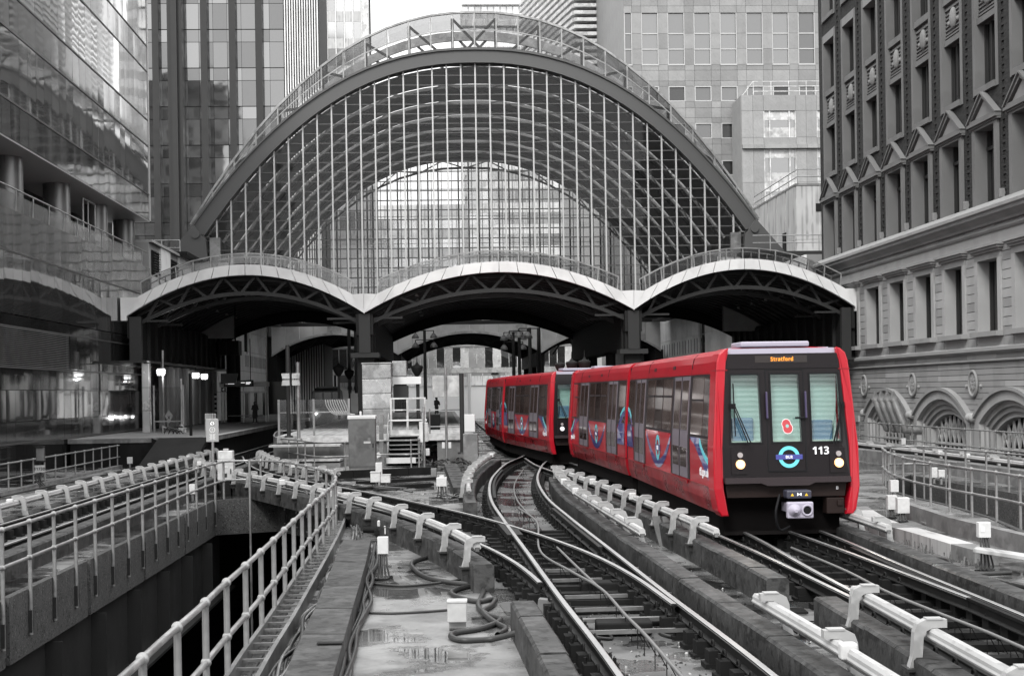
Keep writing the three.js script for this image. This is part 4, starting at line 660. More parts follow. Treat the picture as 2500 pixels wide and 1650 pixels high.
const padNear = [prep(bx(0.44, 0.05, 0.24, 0, -0.335, 0), bx(0.36, 0.15, 0.2, 0, -0.235, 0), clip(0.11), clip(-0.11), rod(V(0.15, -0.16, 0.04), V(0.15, -0.1, 0.04), 0.02), rod(V(-0.15, -0.16, -0.04), V(-0.15, -0.1, -0.04), 0.02)), prep(bx(0.42, 0.06, 0.26, 0, -0.33, 0), bx(0.34, 0.15, 0.22, 0, -0.235, 0), clip(0.1), clip(-0.1))].map((g) => g.translate(0, -0.0, 0));
const padFar = prep(bx(0.4, 0.19, 0.24, 0, -0.26, 0));
function rail(parent, p) { const r = obj('rail', sweep(p, railProf), M.railDark, parent); obj('running_surface', sweep(p, headProf), M.railTop, r); }
function pads(parent, p, gap, near = 40) {
  let acc = 0; for (let i = 1; i < p.length; i++) { acc += p[i].distanceTo(p[i - 1]); if (acc >= gap) { acc = 0; const q = p[i], a = p[i - 1], far = -q.z > near; if (-q.z < 8 || -q.z > 84) continue; const m = inst('baseplate', far ? padFar : padNear[i % 2], M.soot, parent, q.x, q.y, q.z); m.rotation.y = Math.atan2(a.x - q.x, a.z - q.z) + rr(-0.04, 0.04); } }
}
const trk = {};
for (const [k, label, gauge, padsTo] of [['l', 'straight railway track along the left, between railing and opening, into the left canopy'], ['b', 'railway track that runs from under the train down the middle to the bottom edge'], ['c', 'railway track that the red train stands on'], ['e', 'railway track beside the stone arches at far right']]) {
  const t = trk[k] = thing('railway_track', label, 'railway track');
  for (const s of [-1, 1]) { const p = offsetPath(path[k], s * 0.7175); rail(t, p); pads(t, p, 0.55); }
}
{
  const t = trk.a = thing('railway_track', 'curved railway track that crosses from the left canopy to the middle track', 'railway track');
  rail(t, path.aFar); pads(t, path.aFar, 0.55); const n = cut(offsetPath(path.aFar, 1.435), 19.6, 70); rail(t, n); pads(t, n, 0.55);
  const u = trk.d = thing('railway_track', 'short diverging railway track under the front of the red train', 'railway track');
  for (const s of [-1, 1]) { const p = cut(offsetPath(path.d, s * 0.7175), 16, 58); rail(u, p); pads(u, cut(p, 20, 50), 0.55); }
  // check rails, crossing nose and switch rods
  const g = (name, p, par) => obj(name, sweep(p, railProf), M.railDark, par);
  g('check_rail', cut(offsetPath(path.aFar, 0.09), 33, 44), t); g('check_rail', cut(offsetPath(path.aFar, 1.33), 25, 33), t);
  g('check_rail', cut(offsetPath(path.b, -0.6), 24, 33), trk.b); g('check_rail', cut(offsetPath(path.b, 0.6), 36, 50), trk.b); g('check_rail', cut(offsetPath(path.c, -0.58), 14, 24), trk.c);
  obj('crossing_nose', [bar(V(-0.33, 0.3, -31), V(0.02, 0.3, -27), 0.3, 0.1)], M.railDark, trk.b);
  for (const d of [17.2, 18.1, 19.0, 20.2, 22, 23.2]) obj('switch_rod', bar(V(0.55 + (20 - d) * 0.03, 0.13, -d), V(2.25 + (20 - d) * 0.05, 0.13, -d - 0.15), d === 18.1 ? 0.1 : 0.05, 0.05), M.steel, trk.b);
  for (const d of [17.8, 21.5]) obj('switch_motor_cover', rbx(0.7, 0.16, 0.4, 0.03, 1.35, 0.1, -d), M.soot, trk.b);
  for (let i = 0; i < 16; i++) obj('tie_plate', bx(1.9, 0.07, 0.22, 1.05 - i * 0.05, 0.06, -19.5 - i * 0.72), M.soot, trk.b);
  for (let i = 0; i < 12; i++) obj('tie_plate', bx(1.9, 0.07, 0.22, 5.1 - i * 0.02, 0.06, -15.5 - i * 0.8), M.soot, trk.c);
}
// dark wet track beds, each sheet a few millimetres above the deck
for (const [k, h] of [['l', 0.004], ['e', 0.004], ['b', 0.004], ['aC', 0.008], ['c', 0.012], ['d', 0.016]]) {
  const p = (k === 'aC' ? cut(path.a, 19.5, 64) : path[k]).filter((_, i) => i % 2 === 0), l = offsetPath(p, -1.25), r = offsetPath(p, 1.25), g = [];
  for (let i = 0; i + 1 < p.length; i++) g.push(quad(l[i].setY(h), r[i].setY(h), r[i + 1].clone().setY(h), l[i + 1].clone().setY(h)));
  struct('track_bed', g, M.bed);
}
// upright concrete kerbs beside the rails, laid block by block
function kerb(label, p, off, d0, d1, o = {}) {
  const t = thing('track_kerb', label, 'kerb'), q = cut(offsetPath(p, off), d0, d1), L = o.block ?? 2;
  for (let i = 0; i + L < q.length; i += L) { if (o.gap && -q[i].z < o.gap[1] && -q[i].z > o.gap[0]) continue; const a = q[i].clone(), b = q[i + L].clone(), h = (o.h ?? 0.43) + rr(-0.012, 0.012); a.lerp(b, 0.006); b.lerp(a, 0.006); a.y = b.y = h / 2; const g = sweep([a, b].map((v) => v.setY(0)), [[-0.16, 0], [-0.16, h - 0.03], [-0.13, h], [0.13, h], [0.16, h - 0.03], [0.16, 0]]); obj('kerb_block', g, o.m ?? M.darkConcrete, t); }
}
const aNear = offsetPath(path.aFar, 1.435), bL = offsetPath(path.b, 0.7175), bR = offsetPath(path.b, -0.7175), cL = offsetPath(path.c, 0.7175), cRt = offsetPath(path.c, -0.7175), dL = offsetPath(path.d, 0.7175);
kerb('dark concrete kerb under the white bracketed rail of the curved track', aNear, 0.6, 21.5, 52);
kerb('dark concrete kerb left of the middle track at the bottom edge', bL, 0.55, 4, 18.4);
kerb('long dark concrete kerb right of the middle track', bR, -0.5, 4, 44, { gap: [17.6, 18.3] });
kerb('dark concrete kerb left of the train track at lower right', cL, 0.55, 4, 18.2);
kerb('dark concrete kerb left of the train, under the bracketed rail', dL, 0.58, 18.6, 44);
kerb('dark concrete kerb right of the train track', cRt, -0.47, 4, 36, { gap: [17.2, 17.9] });
kerb('grey concrete kerb right of the straight left track', path.l, -1.35, 8, 62, { m: M.darkConcrete, block: 4 });
kerb('grey concrete kerb left of the straight left track', path.l, 1.3, 8, 62, { m: M.darkConcrete, block: 4, h: 0.3 });
kerb('grey concrete kerb left of the far right track', path.e, 1.35, 20, 84, { m: M.concrete, block: 4, h: 0.5 });
kerb('grey concrete kerb right of the far right track', path.e, -1.35, 20, 84, { m: M.concrete, block: 4, h: 0.5 });
kerb('dark concrete kerb left of the middle track near the stairs', bL, 0.55, 33, 56);

// white conductor rails held from above by hooked brackets
const hook = (s) => ext([[0.13, 0], [0.25, 0], [0.22, 0.1], [0.2, 0.34], [0.17, 0.42], [0.09, 0.46], [-0.12, 0.46], [-0.12, 0.38], [0.02, 0.38], [0.08, 0.35], [0.11, 0.28]].map(([x, y]) => [x * s, y]), 0.1, -0.05);
const hooks = [1, -1].map((s) => prep(hook(s), bx(0.16, 0.016, 0.12, s * 0.0, 0.465, 0)));
const feet = [1, -1].map((s) => prep(bx(0.34, 0.03, 0.24, s * 0.12, -0.015, 0), bx(0.2, 0.1, 0.14, s * 0.16, -0.08, 0)));
const coverProf = [[-0.055, 0.01], [-0.062, 0.03], [-0.05, 0.05], [-0.05, 0.085], [-0.03, 0.115], [0.03, 0.115], [0.05, 0.085], [0.05, 0.05], [0.062, 0.03], [0.055, 0.01], [0.04, 0], [0.04, 0.03], [-0.04, 0.03], [-0.04, 0]];
function conductor(label, p, off, d0, d1, side, gap = 1.75, y = 0.6, dark = false) {
  const t = thing('conductor_rail', label, 'conductor rail'), q = cut(offsetPath(p, off), d0, d1).map((v) => v.clone().setY(y));
  obj('rail_cover', sweep(q, coverProf), M.rackWhite, t); obj('contact_rail', sweep(q.map((v) => v.clone().setY(y)), [[-0.03, -0.035], [-0.03, 0.025], [0.03, 0.025], [0.03, -0.035]]), M.steel, t);
  let acc = gap * 0.75; for (let i = 1; i < q.length; i++) { acc += q[i].distanceTo(q[i - 1]); if (acc >= gap) { acc = 0; const ry = Math.atan2(q[i].x - q[i - 1].x, q[i].z - q[i - 1].z) + Math.PI; const m = inst('bracket', hooks[side > 0 ? 1 : 0], M.bracket, t, q[i].x, 0.34 + y - 0.6, q[i].z, ry); inst('bracket_foot', feet[side > 0 ? 1 : 0], M.darkSteel, m); if (rnd() < 0.18) inst('rail_clamp', prep(rbx(0.16, 0.16, 0.12, 0.03, 0, 0, 0)), M.white, t, q[i].x, y + 0.09, q[i].z + 0.5, ry); } }
  return t;
}
conductor('white conductor rail along the curved track, with hooked brackets', aNear, 0.62, 22.3, 54, -1);
conductor('white conductor rail on the far side of the curved track, nearest the curved island railing', path.aFar, -0.62, 43.6, 60, -1);
conductor('white conductor rail left of the middle track, below the stairs', bL, 0.56, 35.2, 55, -1, 2.1);
conductor('white conductor rail right of the middle track, ending beside the train', bR, -0.52, 23.6, 44, 1);
conductor('white conductor rail at the bottom edge right of the middle track', bR, -0.55, 3, 16.7, 1, 1.9);
conductor('white conductor rail close along the left side of the train', dL, 0.56, 23.6, 44, -1);
conductor('large white conductor rail in the bottom right corner', cL, 0.5, 3, 17, -1, 1.9);
conductor('white conductor rail just right of the front of the train', cRt, -0.5, 23.6, 38, 1);
conductor('white conductor rail along the straight left track', path.l, 1.2, 20, 64, 1, 1.9, 0.58);
conductor('white conductor rail along the far right track beside the stone arches', path.e, 1.3, 26, 82, 1, 2.6, 0.62);

// cable loops laid along the track middles on wire stands
function loop(label, pts, y) {
  const t = thing('loop_cable', label, 'cable'), p = pts.map(([x, z]) => G(x, z, y)); obj('cable', pipe(p, 0.022, 80, 6), M.cableGrey, t);
  for (let i = 0; i < p.length - 1; i++) for (const k of [0, 0.33, 0.66]) { const q = p[i].clone().lerp(p[i + 1], k); obj('wire_stand', [rod(q.clone().setY(0), q, 0.006, 0.006, 5), rod(q.clone().setY(0).add(V(0.14, 0, 0)), q, 0.006, 0.006, 5)], M.soot, t); }
}
loop('pale loop cable on wire stands along the middle track', [[1265, 1240], [1309, 1272], [1324, 1352], [1393, 1394], [1466, 1436], [1527, 1501], [1573, 1547], [1661, 1647], [1760, 1760]], 0.26);
loop('loop cable joining the middle cable from the right', [[1360, 1336], [1410, 1385], [1462, 1434]], 0.25);
loop('grey loop cable on wire stands along the train track', [[1933, 1337], [2067, 1394], [2174, 1448], [2296, 1498], [2411, 1543], [2500, 1582], [2620, 1635]], 0.26);
loop('loop cable at the start of the middle track by the train', [[1278, 1146], [1256, 1184], [1262, 1220], [1290, 1255]], 0.26);

// ---------- tubular railings with ball joints ----------
function railing(label, pts, o = {}) {
  const t = thing('pipe_railing', label, 'railing', V(0, 0, 0), 0), p = smooth(pts, 0.12), top = o.top ?? 1.1, base = o.base ?? -0.72, mid = o.mid ?? (top * 0.48), r = o.r ?? 0.034, m = o.m ?? M.galv;
  const at = (y) => p.map((q) => V(q.x, y, q.z)), thin = p.filter((_, i) => i % 4 === 0 || i === p.length - 1);
  for (const [nm, y] of [['top_rail', top], ['middle_rail', mid]]) { const c = new THREE.CatmullRomCurve3(thin.map((q) => V(q.x, y, q.z))); obj(nm, new THREE.TubeGeometry(c, thin.length * 2, r, 8), m, t); }
  let acc = (o.gap ?? 1.4) * 0.6; for (let i = 1; i < p.length; i++) { acc += p[i].distanceTo(p[i - 1]); if (acc >= (o.gap ?? 1.4)) { acc = 0; const q = p[i]; inst('post', postGeo(base, top, r * 1.05), m, t, q.x, 0, q.z); const j = inst('ball_joint', jointGeo(r), m, t, q.x, top, q.z); inst('ball_joint', jointGeo(r), m, t, q.x, mid, q.z); if (o.plates) inst('fixing_plate', plateGeo, M.darkSteel, t, q.x, -0.5, q.z); } }
  return t;
}
const cache = {}; const plateGeo = prep(bx(0.1, 0.36, 0.1, -0.02, 0, 0));
const postGeo = (b, t, r) => cache[`p${b}${t}${r}`] ??= prep(new THREE.CylinderGeometry(r, r, t - b, 10).translate(0, (t + b) / 2, 0));
const jointGeo = (r) => cache['j' + r] ??= prep(new THREE.SphereGeometry(r * 1.65, 12, 8));
railing('grey tubular railing round the opening at lower left, curving past the cabinet', [W(-6.66, 0, 14), W(-6.66, 0, 20), W(-6.66, 0, 26), W(-6.66, 0, 34), W(-6.66, 0, 41.6), G(560, 1126, 1.1), G(608, 1124.6, 1.1), G(673, 1126.5, 1.1), G(722, 1133, 1.1), G(761.5, 1142, 1.1), G(800, 1152, 1.1), G(817, 1163, 1.1), G(817, 1178, 1.1), G(805.5, 1191.6, 1.1), G(761.5, 1230, 1.1), G(710, 1277.7, 1.1), G(658, 1327, 1.1), G(585.5, 1392.5, 1.1), G(537.6, 1434.6, 1.1), G(484, 1486, 1.1), G(409.5, 1551, 1.1), G(315.7, 1637, 1.1), G(200, 1740, 1.1)], { plates: true, r: 0.0315 });
railing('grey railing at far left below the glass building', [W(-14.35, 0, 40), W(-14.35, 0, 50), W(-14.35, 0, 62), W(-14.3, 0, 72)], { top: 0.97, base: 0, mid: 0.46, r: 0.028 });
railing('grey tubular railing of the right opening, curving nearest the train', [W(16.0, 0, 30), W(15.9, 0, 40), G(2224, 1089, 1.1), G(2180, 1090.5, 1.1), G(2159, 1093, 1.1), G(2163, 1101, 1.1), G(2178, 1109, 1.1), G(2231, 1123, 1.1), G(2310, 1136, 1.1), G(2365, 1144, 1.1), G(2427, 1152.6, 1.1), G(2492, 1163, 1.1), G(2580, 1180, 1.1)], { r: 0.03 });
railing('long railing in front of the stone arches at far right', [W(20.5, 0, 40), W(20.5, 0, 50), W(20.5, 0, 60), W(20.5, 0, 70), W(20.5, 0, 81)], { top: 1.32, base: 0, mid: 0.66, r: 0.028, gap: 1.5 });
railing('curved railing round the stairwell in front of the island platform', [G(690, 1046, 1.18), G(671, 1058, 1.18), G(672, 1068, 1.18), G(690, 1071.5, 1.18), G(716.5, 1074, 1.18), G(756.7, 1079, 1.18), G(783.5, 1080.8, 1.18), G(854, 1079, 1.18), G(920, 1076, 1.18), G(1006, 1075.5, 1.18), G(1022, 1069, 1.18), G(1027, 1059, 1.18)], { top: 1.18, base: 0, mid: 0.62, r: 0.03, gap: 1.5 });
{ const p = thing('kerb_wall', 'low concrete wall along the opening at right, behind the junction boxes', 'wall'); const a = [G(2215, 1226, 0.35), G(2330, 1262, 0.35), G(2500, 1302, 0.35), G(2680, 1345, 0.35)]; for (let i = 0; i < 3; i++) for (let k = 0; k < 3; k++) { const u = a[i].clone().lerp(a[i + 1], k / 3), w = a[i].clone().lerp(a[i + 1], (k + 1) / 3 - 0.004); u.y = w.y = 0.17; obj('wall_block', bar(u, w, 0.2, 0.34), M.concrete, p); } }
{ const p = thing('left_wall', 'low grey wall under the far left railing', 'wall'); for (let i = 0; i < 14; i++) obj('wall_block', bar(W(-14.35, -0.03, 42 + i * 2.2), W(-14.35, -0.03, 44.18 + i * 2.2), 0.25, 0.24), M.concrete, p); p.name = 'low_wall'; }

// ---------- the two red light rail trains ----------
{
  const C = (r, g, b, rough = 0.4, o = {}) => new THREE.MeshPhysicalMaterial({ color: new THREE.Color().setRGB(r, g, b), roughness: rough, ...o });
  const red = C(0.38, 0.002, 0.013, 0.4, { map: T.soft, specularIntensity: 0.6, clearcoat: 0.35, clearcoatRoughness: 0.08 }), redLow = C(0.3, 0.002, 0.01, 0.4, { map: T.dirt, specularIntensity: 0.6, clearcoat: 0.3, clearcoatRoughness: 0.12, roughnessMap: T.rough });
  const blue = C(0.035, 0.04, 0.22, 0.3, { clearcoat: 1 }), teal = C(0.11, 0.48, 0.55, 0.35), mask = C(0.008, 0.006, 0.007, 0.4, { specularIntensity: 0.3, clearcoat: 0.25, clearcoatRoughness: 0.06 }), sideGlass = mat([0.17, 0.11, 0.095], 0.07, 0.72), sideGlass2 = mat([0.11, 0.072, 0.065], 0.06, 0.72);
  const frame = C(0.02, 0.015, 0.017, 0.4, { specularIntensity: 0.4 }), door = C(0.13, 0.11, 0.13, 0.4), lilac = C(0.3, 0.28, 0.34, 0.45), under = C(0.008, 0.007, 0.007, 0.8, { specularIntensity: 0.12 }), bumper = C(0.03, 0.023, 0.025, 0.5, { specularIntensity: 0.4 }), whiteP = C(0.85, 0.85, 0.88, 0.4), rub = C(0.008, 0.008, 0.009, 0.6, { specularIntensity: 0.25 }), valance = C(0.016, 0.01, 0.009, 0.5, { specularIntensity: 0.3 });
  const cabGlass = new THREE.MeshPhysicalMaterial({ color: new THREE.Color().setRGB(0.82, 0.91, 0.89), transmission: 1, thickness: 0, roughness: 0.02, ior: 2.3 });
  const cream = mat([0.8, 0.76, 0.68], 0.6), cabBack = mat([0.66, 0.72, 0.7], 0.6);
  const HW = [[0.37, 1.24], [0.55, 1.28], [0.85, 1.325], [1.6, 1.325], [2.95, 1.225], [3.2, 1.2], [3.33, 1.16], [3.41, 1.07], [3.45, 0.9], [3.47, 0.5], [3.475, 0]];
  const hw = (y) => { for (let i = 1; i < HW.length; i++) if (y <= HW[i][0]) { const [a, p] = HW[i - 1], [b, q] = HW[i]; return p + (q - p) * clamp((y - a) / (b - a)); } return 0; };
  const rake = (y) => -0.02 - 0.11 * Math.max(0, y - 1.2);
  const shear = (g) => { const p = g.attributes.position; for (let i = 0; i < p.count; i++) p.setZ(i, p.getZ(i) + rake(p.getY(i))); g.computeVertexNormals(); return g; };
  const toSide = (g, D0, y0, s, e) => { if (g.index) g = g.toNonIndexed(); const p = g.attributes.position; for (let i = 0; i < p.count; i++) { const a = p.getX(i), b = p.getY(i) + y0, c = p.getZ(i); const dist = D0 - a * (s < 0 ? 1 : -1); p.setXYZ(i, s * (hw(b) + e + c), b, -dist); } g.computeVertexNormals(); return g; };
  // livery pieces: outlines [distance behind the front, height] laid on the side
  const piece = (pts, s, e, holes = []) => { const f = (q) => q.map(([d, y]) => new THREE.Vector2(d, y)); const sh = new THREE.Shape(f(pts)); for (const h of holes) sh.holes.push(new THREE.Path(f(h))); const g = new THREE.ExtrudeGeometry(sh, { depth: 0.003, bevelEnabled: false }); const p = g.attributes.position; for (let i = 0; i < p.count; i++) { const d = p.getX(i), y = p.getY(i), c = p.getZ(i); p.setXYZ(i, s * (hw(y) + e + c), y, -d); } g.computeVertexNormals(); return g; };
  const strip = (y0, y1, d0, d1, e, s, thick = 0.02) => { const o = [], n = 5; for (let i = 0; i <= n; i++) { const y = y0 + (y1 - y0) * i / n; o.push([s * (hw(y) + e), y]); } for (let i = n; i >= 0; i--) { const y = y0 + (y1 - y0) * i / n; o.push([s * (hw(y) + e - thick), y]); } return ext(o, d1 - d0, -d1); };
  const ringPts = (cx, cy, rx, ry, n = 28) => Array.from({ length: n }, (_, i) => [cx + rx * Math.cos(i / n * Math.PI * 2), cy + ry * Math.sin(i / n * Math.PI * 2)]);
  const led = canvasTex(512, 64, (c, w, h) => { c.fillStyle = '#100a08'; c.fillRect(0, 0, w, h); c.fillStyle = '#ff9a20'; c.font = 'bold 52px sans-serif'; c.textAlign = 'center'; c.textBaseline = 'middle'; c.fillText('Stratford', w * 0.52, h * 0.5); c.fillStyle = 'rgba(16,10,8,0.55)'; for (let x = 0; x < w; x += 5) c.fillRect(x, 0, 1.5, h); for (let y = 0; y < h; y += 5) c.fillRect(0, y, w, 1.5); });
  const ledMat = new THREE.MeshStandardMaterial({ map: led, emissiveMap: led, emissive: 0xffffff, emissiveIntensity: 0.9, roughness: 0.3 });
  const poppy = canvasTex(128, 128, (c) => { c.clearRect(0, 0, 128, 128); c.fillStyle = '#f3dede'; c.beginPath(); c.arc(58, 44, 40, 0, 7); c.arc(70, 78, 44, 0, 7); c.fill(); c.fillStyle = '#a8363c'; c.beginPath(); c.arc(58, 44, 36, 0, 7); c.arc(70, 78, 40, 0, 7); c.fill(); c.fillStyle = '#7fa8a4'; c.beginPath(); c.arc(66, 60, 14, 0, 7); c.fill(); });

  function unit(label, secs, number, lights) {
    const front = secs[0][0], t = thing('light_rail_train', label, 'train', V(front[0], RT, -front[1]), 0);
    const base = new THREE.Matrix4().makeTranslation(-front[0], -RT, front[1]);
    secs.forEach(([[x0, d0], [x1, d1]], n) => {
      const L = Math.hypot(x1 - x0, d1 - d0), th = Math.atan2(-(x1 - x0), d1 - d0), Mx = base.clone().multiply(new THREE.Matrix4().makeRotationY(th).setPosition(x0, RT, -d0));
      const add = (name, geos, m, par = t, keep) => { const g = flat([geos]).clone().applyMatrix4(Mx); return obj(name, g, m, par, keep); };
      const endF = n === 0, endR = n === 1;
      // body shell
      const out = HW.map(([y, w]) => [w, y]), full = [...out, ...out.slice(0, -1).reverse().map(([w, y]) => [-w, y])];
      const zf = endF ? -0.55 : -0.25, zr = endR ? -L + 0.5 : -L + 0.25;
      const skinOut = HW.filter(([y]) => y >= 0.85).map(([y, w]) => [w, y]);
      const body = add('body', ext([...skinOut, ...skinOut.slice(0, -1).reverse().map(([w, y]) => [-w, y])], zf - zr, zr), red);
      const sk = [[1.325, 0.83], [1.31, 0.6], [1.24, 0.37], [-1.24, 0.37], [-1.31, 0.6], [-1.325, 0.83]]; add('skirt', ext(sk, zf - zr, zr), redLow);
      for (const s of [-1, 1]) {
        add('cant_rail', strip(2.99, 3.1, -zf, -zr, 0.012, s), red);
        for (const k of [0.33, 0.66]) add('skirt_joint', strip(0.38, 0.82, L * k, L * k + 0.02, 0.002, s), frame);
        add('skirt_vent', strip(0.55, 0.72, L * 0.42, L * 0.42 + 0.14, 0.004, s), rub);
        for (const k of [0.4, 0.62]) add('roof_vent', strip(3.13, 3.21, L * k, L * k + 0.3, 0.01, s), frame);
        add('ledge', strip(0.83, 0.86, -zf, -zr, 0.014, s), redLow);
        // doors and windows, measured back from the cab end
        const q = (d) => n === 0 ? d : L - d;
        const span = (a, b) => n === 0 ? [a, b] : [L - b, L - a];
        const band = (a, b, name, m, y0, y1, e, par) => { const [p, r] = span(a, b); return add(name, strip(y0, y1, p, r, e, s), m, par); };
        band(0.3, 12.35, 'window_band', frame, 1.74, 2.98, 0.004);
        const fw = band(0.34, 1.4, 'side_window', sideGlass2, 1.8, 2.94, 0.012); const fw2 = band(1.46, 2.7, 'side_window', sideGlass, 1.8, 2.94, 0.012); band(1.46, 2.7, 'window_bar', frame, 2.46, 2.5, 0.02, fw2);
        for (const [a, b] of [[2.78, 5.08], [9.02, 11.05]]) {
          const dr = band(a, b, 'door', frame, 0.87, 2.97, 0.008), m = (a + b) / 2;
          for (const [c, e2] of [[a + 0.22, m - 0.01], [m + 0.01, b - 0.22]]) { band(c, e2, 'door_leaf', door, 0.88, 2.96, 0.016, dr); band(c + 0.1, e2 - 0.1, 'door_glass', sideGlass, 1.86, 2.88, 0.022, dr); band(c + 0.1, e2 - 0.1, 'door_glass', sideGlass2, 1.1, 1.5, 0.022, dr); }
          band(m - 0.02, m + 0.02, 'door_seal', rub, 0.88, 2.96, 0.024, dr);
          band(a + 0.1, b - 0.1, 'step', redLow, 0.78, 0.85, 0.05, dr);
        }
        for (let k = 0; k < 3; k++) { const a = 5.22 + k * 1.25, w = band(a, a + 1.13, 'side_window', k % 2 ? sideGlass2 : sideGlass, 1.8, 2.94, 0.012); band(a, a + 1.13, 'window_bar', frame, 2.52, 2.57, 0.024, w); }
        band(11.2, 12.3, 'side_window', sideGlass, 1.8, 2.94, 0.012);
        for (const d of [0.32, 2.74, 5.12, 8.9, 11.12, 12.38]) band(d, d + 0.014, 'panel_seam', frame, 0.87, 1.74, 0.006, body); for (const d of [2.9, 8.9]) band(d, d + 0.016, 'panel_seam', frame, 2.99, 3.4, 0.014, body);
        // livery: roundel over a blue crescent, blue panel with a turquoise edge, blue hump by the joint
        const P_ = (pts, h) => piece(pts.map(([d, y]) => [q(d), y]), s, 0.004, (h ?? []).map((z) => z.map(([d, y]) => [q(d), y])));
        const cres = []; for (let k = 0; k <= 16; k++) { const u = -1 + k / 8; cres.push([6.95 + 1.78 * u, 0.9 + 0.66 * u * u]); } for (let k = 16; k >= 0; k--) { const u = -1 + k / 8; cres.push([6.95 + 1.78 * u, 1.06 + 0.6 * u * u + 0.04]); }
        add('blue_crescent', P_(cres.map(([d, y]) => [d, Math.min(1.73, y)])), blue, body);
        add('roundel_ring', piece(ringPts(q(6.95), 1.36, 0.3, 0.3), s, 0.008, [ringPts(q(6.95), 1.36, 0.19, 0.19)]), teal, body);
        add('roundel_bar', piece([[q(6.95) - 0.38, 1.29], [q(6.95) + 0.38, 1.29], [q(6.95) + 0.38, 1.43], [q(6.95) - 0.38, 1.43]], s, 0.012), blue, body);
        add('roundel_letters', toSide(text('DLR', 0.09, 0.003, 0, 0, 0), q(6.95), 1.36, s, 0.016), whiteP, body);
        add('blue_panel', P_([[0.36, 0.88], [0.62, 0.9], [1.5, 1.3], [2.2, 1.6], [2.7, 1.7], [2.7, 1.74], [0.36, 1.74]]), blue, body);
        const win = []; for (let k = 0; k <= 10; k++) { const u = k / 10; win.push([0.36 + 1.25 * u, 1.34 + 0.4 * u * u]); }
        add('window_corner', piece([...win, [0.36, 1.75]].map(([d, y]) => [q(d), y]), s, 0.009), sideGlass2, body);
        add('turquoise_stripe', piece([...win, ...win.map(([d, y]) => [d + 0.02, y - 0.11]).reverse()].map(([d, y]) => [q(d), Math.min(1.74, y)]), s, 0.012), teal, body);
        add('web_address', toSide(text('tfl.gov.uk/dlr', 0.15, 0.003, 0, 0, 0), q(0.98), 1.08, s, 0.01), whiteP, body);
        add('blue_hump', piece([[11.15, 1.2], [12.3, 1.2], [12.3, 2.15], [12.0, 2.1], [11.6, 1.95], [11.25, 1.65]].map(([d, y]) => [q(d), y]), s, 0.014), blue, body);
        add('turquoise_stripe', piece([[12.3, 2.15], [12.0, 2.1], [11.6, 1.95], [11.62, 2.03], [12.0, 2.2], [12.3, 2.25]].map(([d, y]) => [q(d), y]), s, 0.016), teal, body);
      }
      add('underframe', [b2(-1.1, 1.1, -0.05, 0.6, -L + 0.5, -0.5)], under);
      for (const k of [0.14, 0.86]) add('bogie', [b2(-0.95, 0.95, -0.02, 0.45, -L * k - 1, -L * k + 1)], under);
      
      if (n === 0) add('gangway', [b2(-1.15, 1.15, 0.5, 3.3, -L - 0.3, -L + 0.3)], rub);
      // cab ends
      if (!endF) return cab(Mx.clone().multiply(new THREE.Matrix4().makeRotationY(Math.PI).setPosition(0, 0, -L)), false);
      cab(Mx, lights);
      function cab(Mc, lit) {
        const addc = (name, geos, m, par = t, keep) => obj(name, flat([geos]).clone().applyMatrix4(Mc), m, par, keep);
        for (const s of [-1, 1]) {
          const ys = [0.37, 0.45, 0.85, 1.6, 2.3, 2.95, 3.2, 3.33, 3.41, 3.45], o = ys.map((y) => [s * (Math.max(hw(y), 1.0) + (y < 0.4 ? -0.03 : 0.008)), y]), i2 = ys.slice().reverse().map((y) => [s * ((y > 3.3 ? 1.16 : hw(y)) - 0.115), y]);
          const g = new THREE.ExtrudeGeometry(shp([...o, ...i2]), { depth: 0.5, bevelEnabled: true, bevelSize: 0.03, bevelThickness: 0.05, bevelSegments: 3 }).translate(0, 0, -0.55);
          addc('corner_pillar', shear(g), red);
          addc('pillar_joint', shear(ext([[s * (hw(3.05) + 0.042), 3.03], [s * (hw(3.05) + 0.042), 3.05], [s * (hw(3.05) - 0.17), 3.05], [s * (hw(3.05) - 0.17), 3.03]], 0.5, -0.495)), redLow);
        }
        const win = [[-1.02, -0.45], [-0.24, 0.3], [0.5, 1.04]].map(([a, e]) => [[a, 1.7], [e, 1.7], [e - 0.02, 2.95], [a + 0.04 * (a < -0.5 ? 1 : 0), 2.95]]);
        const f = [0.98, 1.6, 2.3, 2.95, 3.15, 3.34].map((y) => [Math.min(hw(y), 1.3) - 0.1, y]);
        addc('cab_front', shear(ext([...f, ...f.map(([x, y]) => [-x, y]).reverse()], 0.1, -0.12, win)), mask);
        addc('cab_desk', [b2(-1.1, 1.1, 1.5, 1.72, -0.5, -0.2)], cream); addc('cab_wall', [b2(-1.06, 1.06, 1, 3.3, -0.54, -0.5)], cabBack); addc('seat_back', [rbx(0.42, 0.5, 0.1, 0.04, -0.74, 1.9, -0.42), rbx(0.4, 0.42, 0.1, 0.04, 0.77, 1.88, -0.42)], mat([0.16, 0.25, 0.42], 0.7));
        win.forEach((w, k) => { addc('windscreen', shear(ext(w, 0.012, -0.06)), cabGlass); addc('screen_rubber', shear(ext(w.map(([x, y], j) => [x + (j === 0 || j === 3 ? -0.03 : 0.03), y + (j < 2 ? -0.03 : 0.03)]), 0.012, -0.018, [w])), rub); });
        addc('top_strip', shear(ext([[-1.03, 3.34], [1.03, 3.34], [1.0, 3.44], [-1.0, 3.44]], 0.4, -0.5)), lilac); addc('roof_front', shear(ext([[-1.0, 3.36], [1.0, 3.36], [0.95, 3.46], [-0.95, 3.46]], 0.3, -0.6)), lilac);
        addc('roof_box', rbx(1.3, 0.1, 0.9, 0.03, -0.1, 3.52, -0.85), lilac);
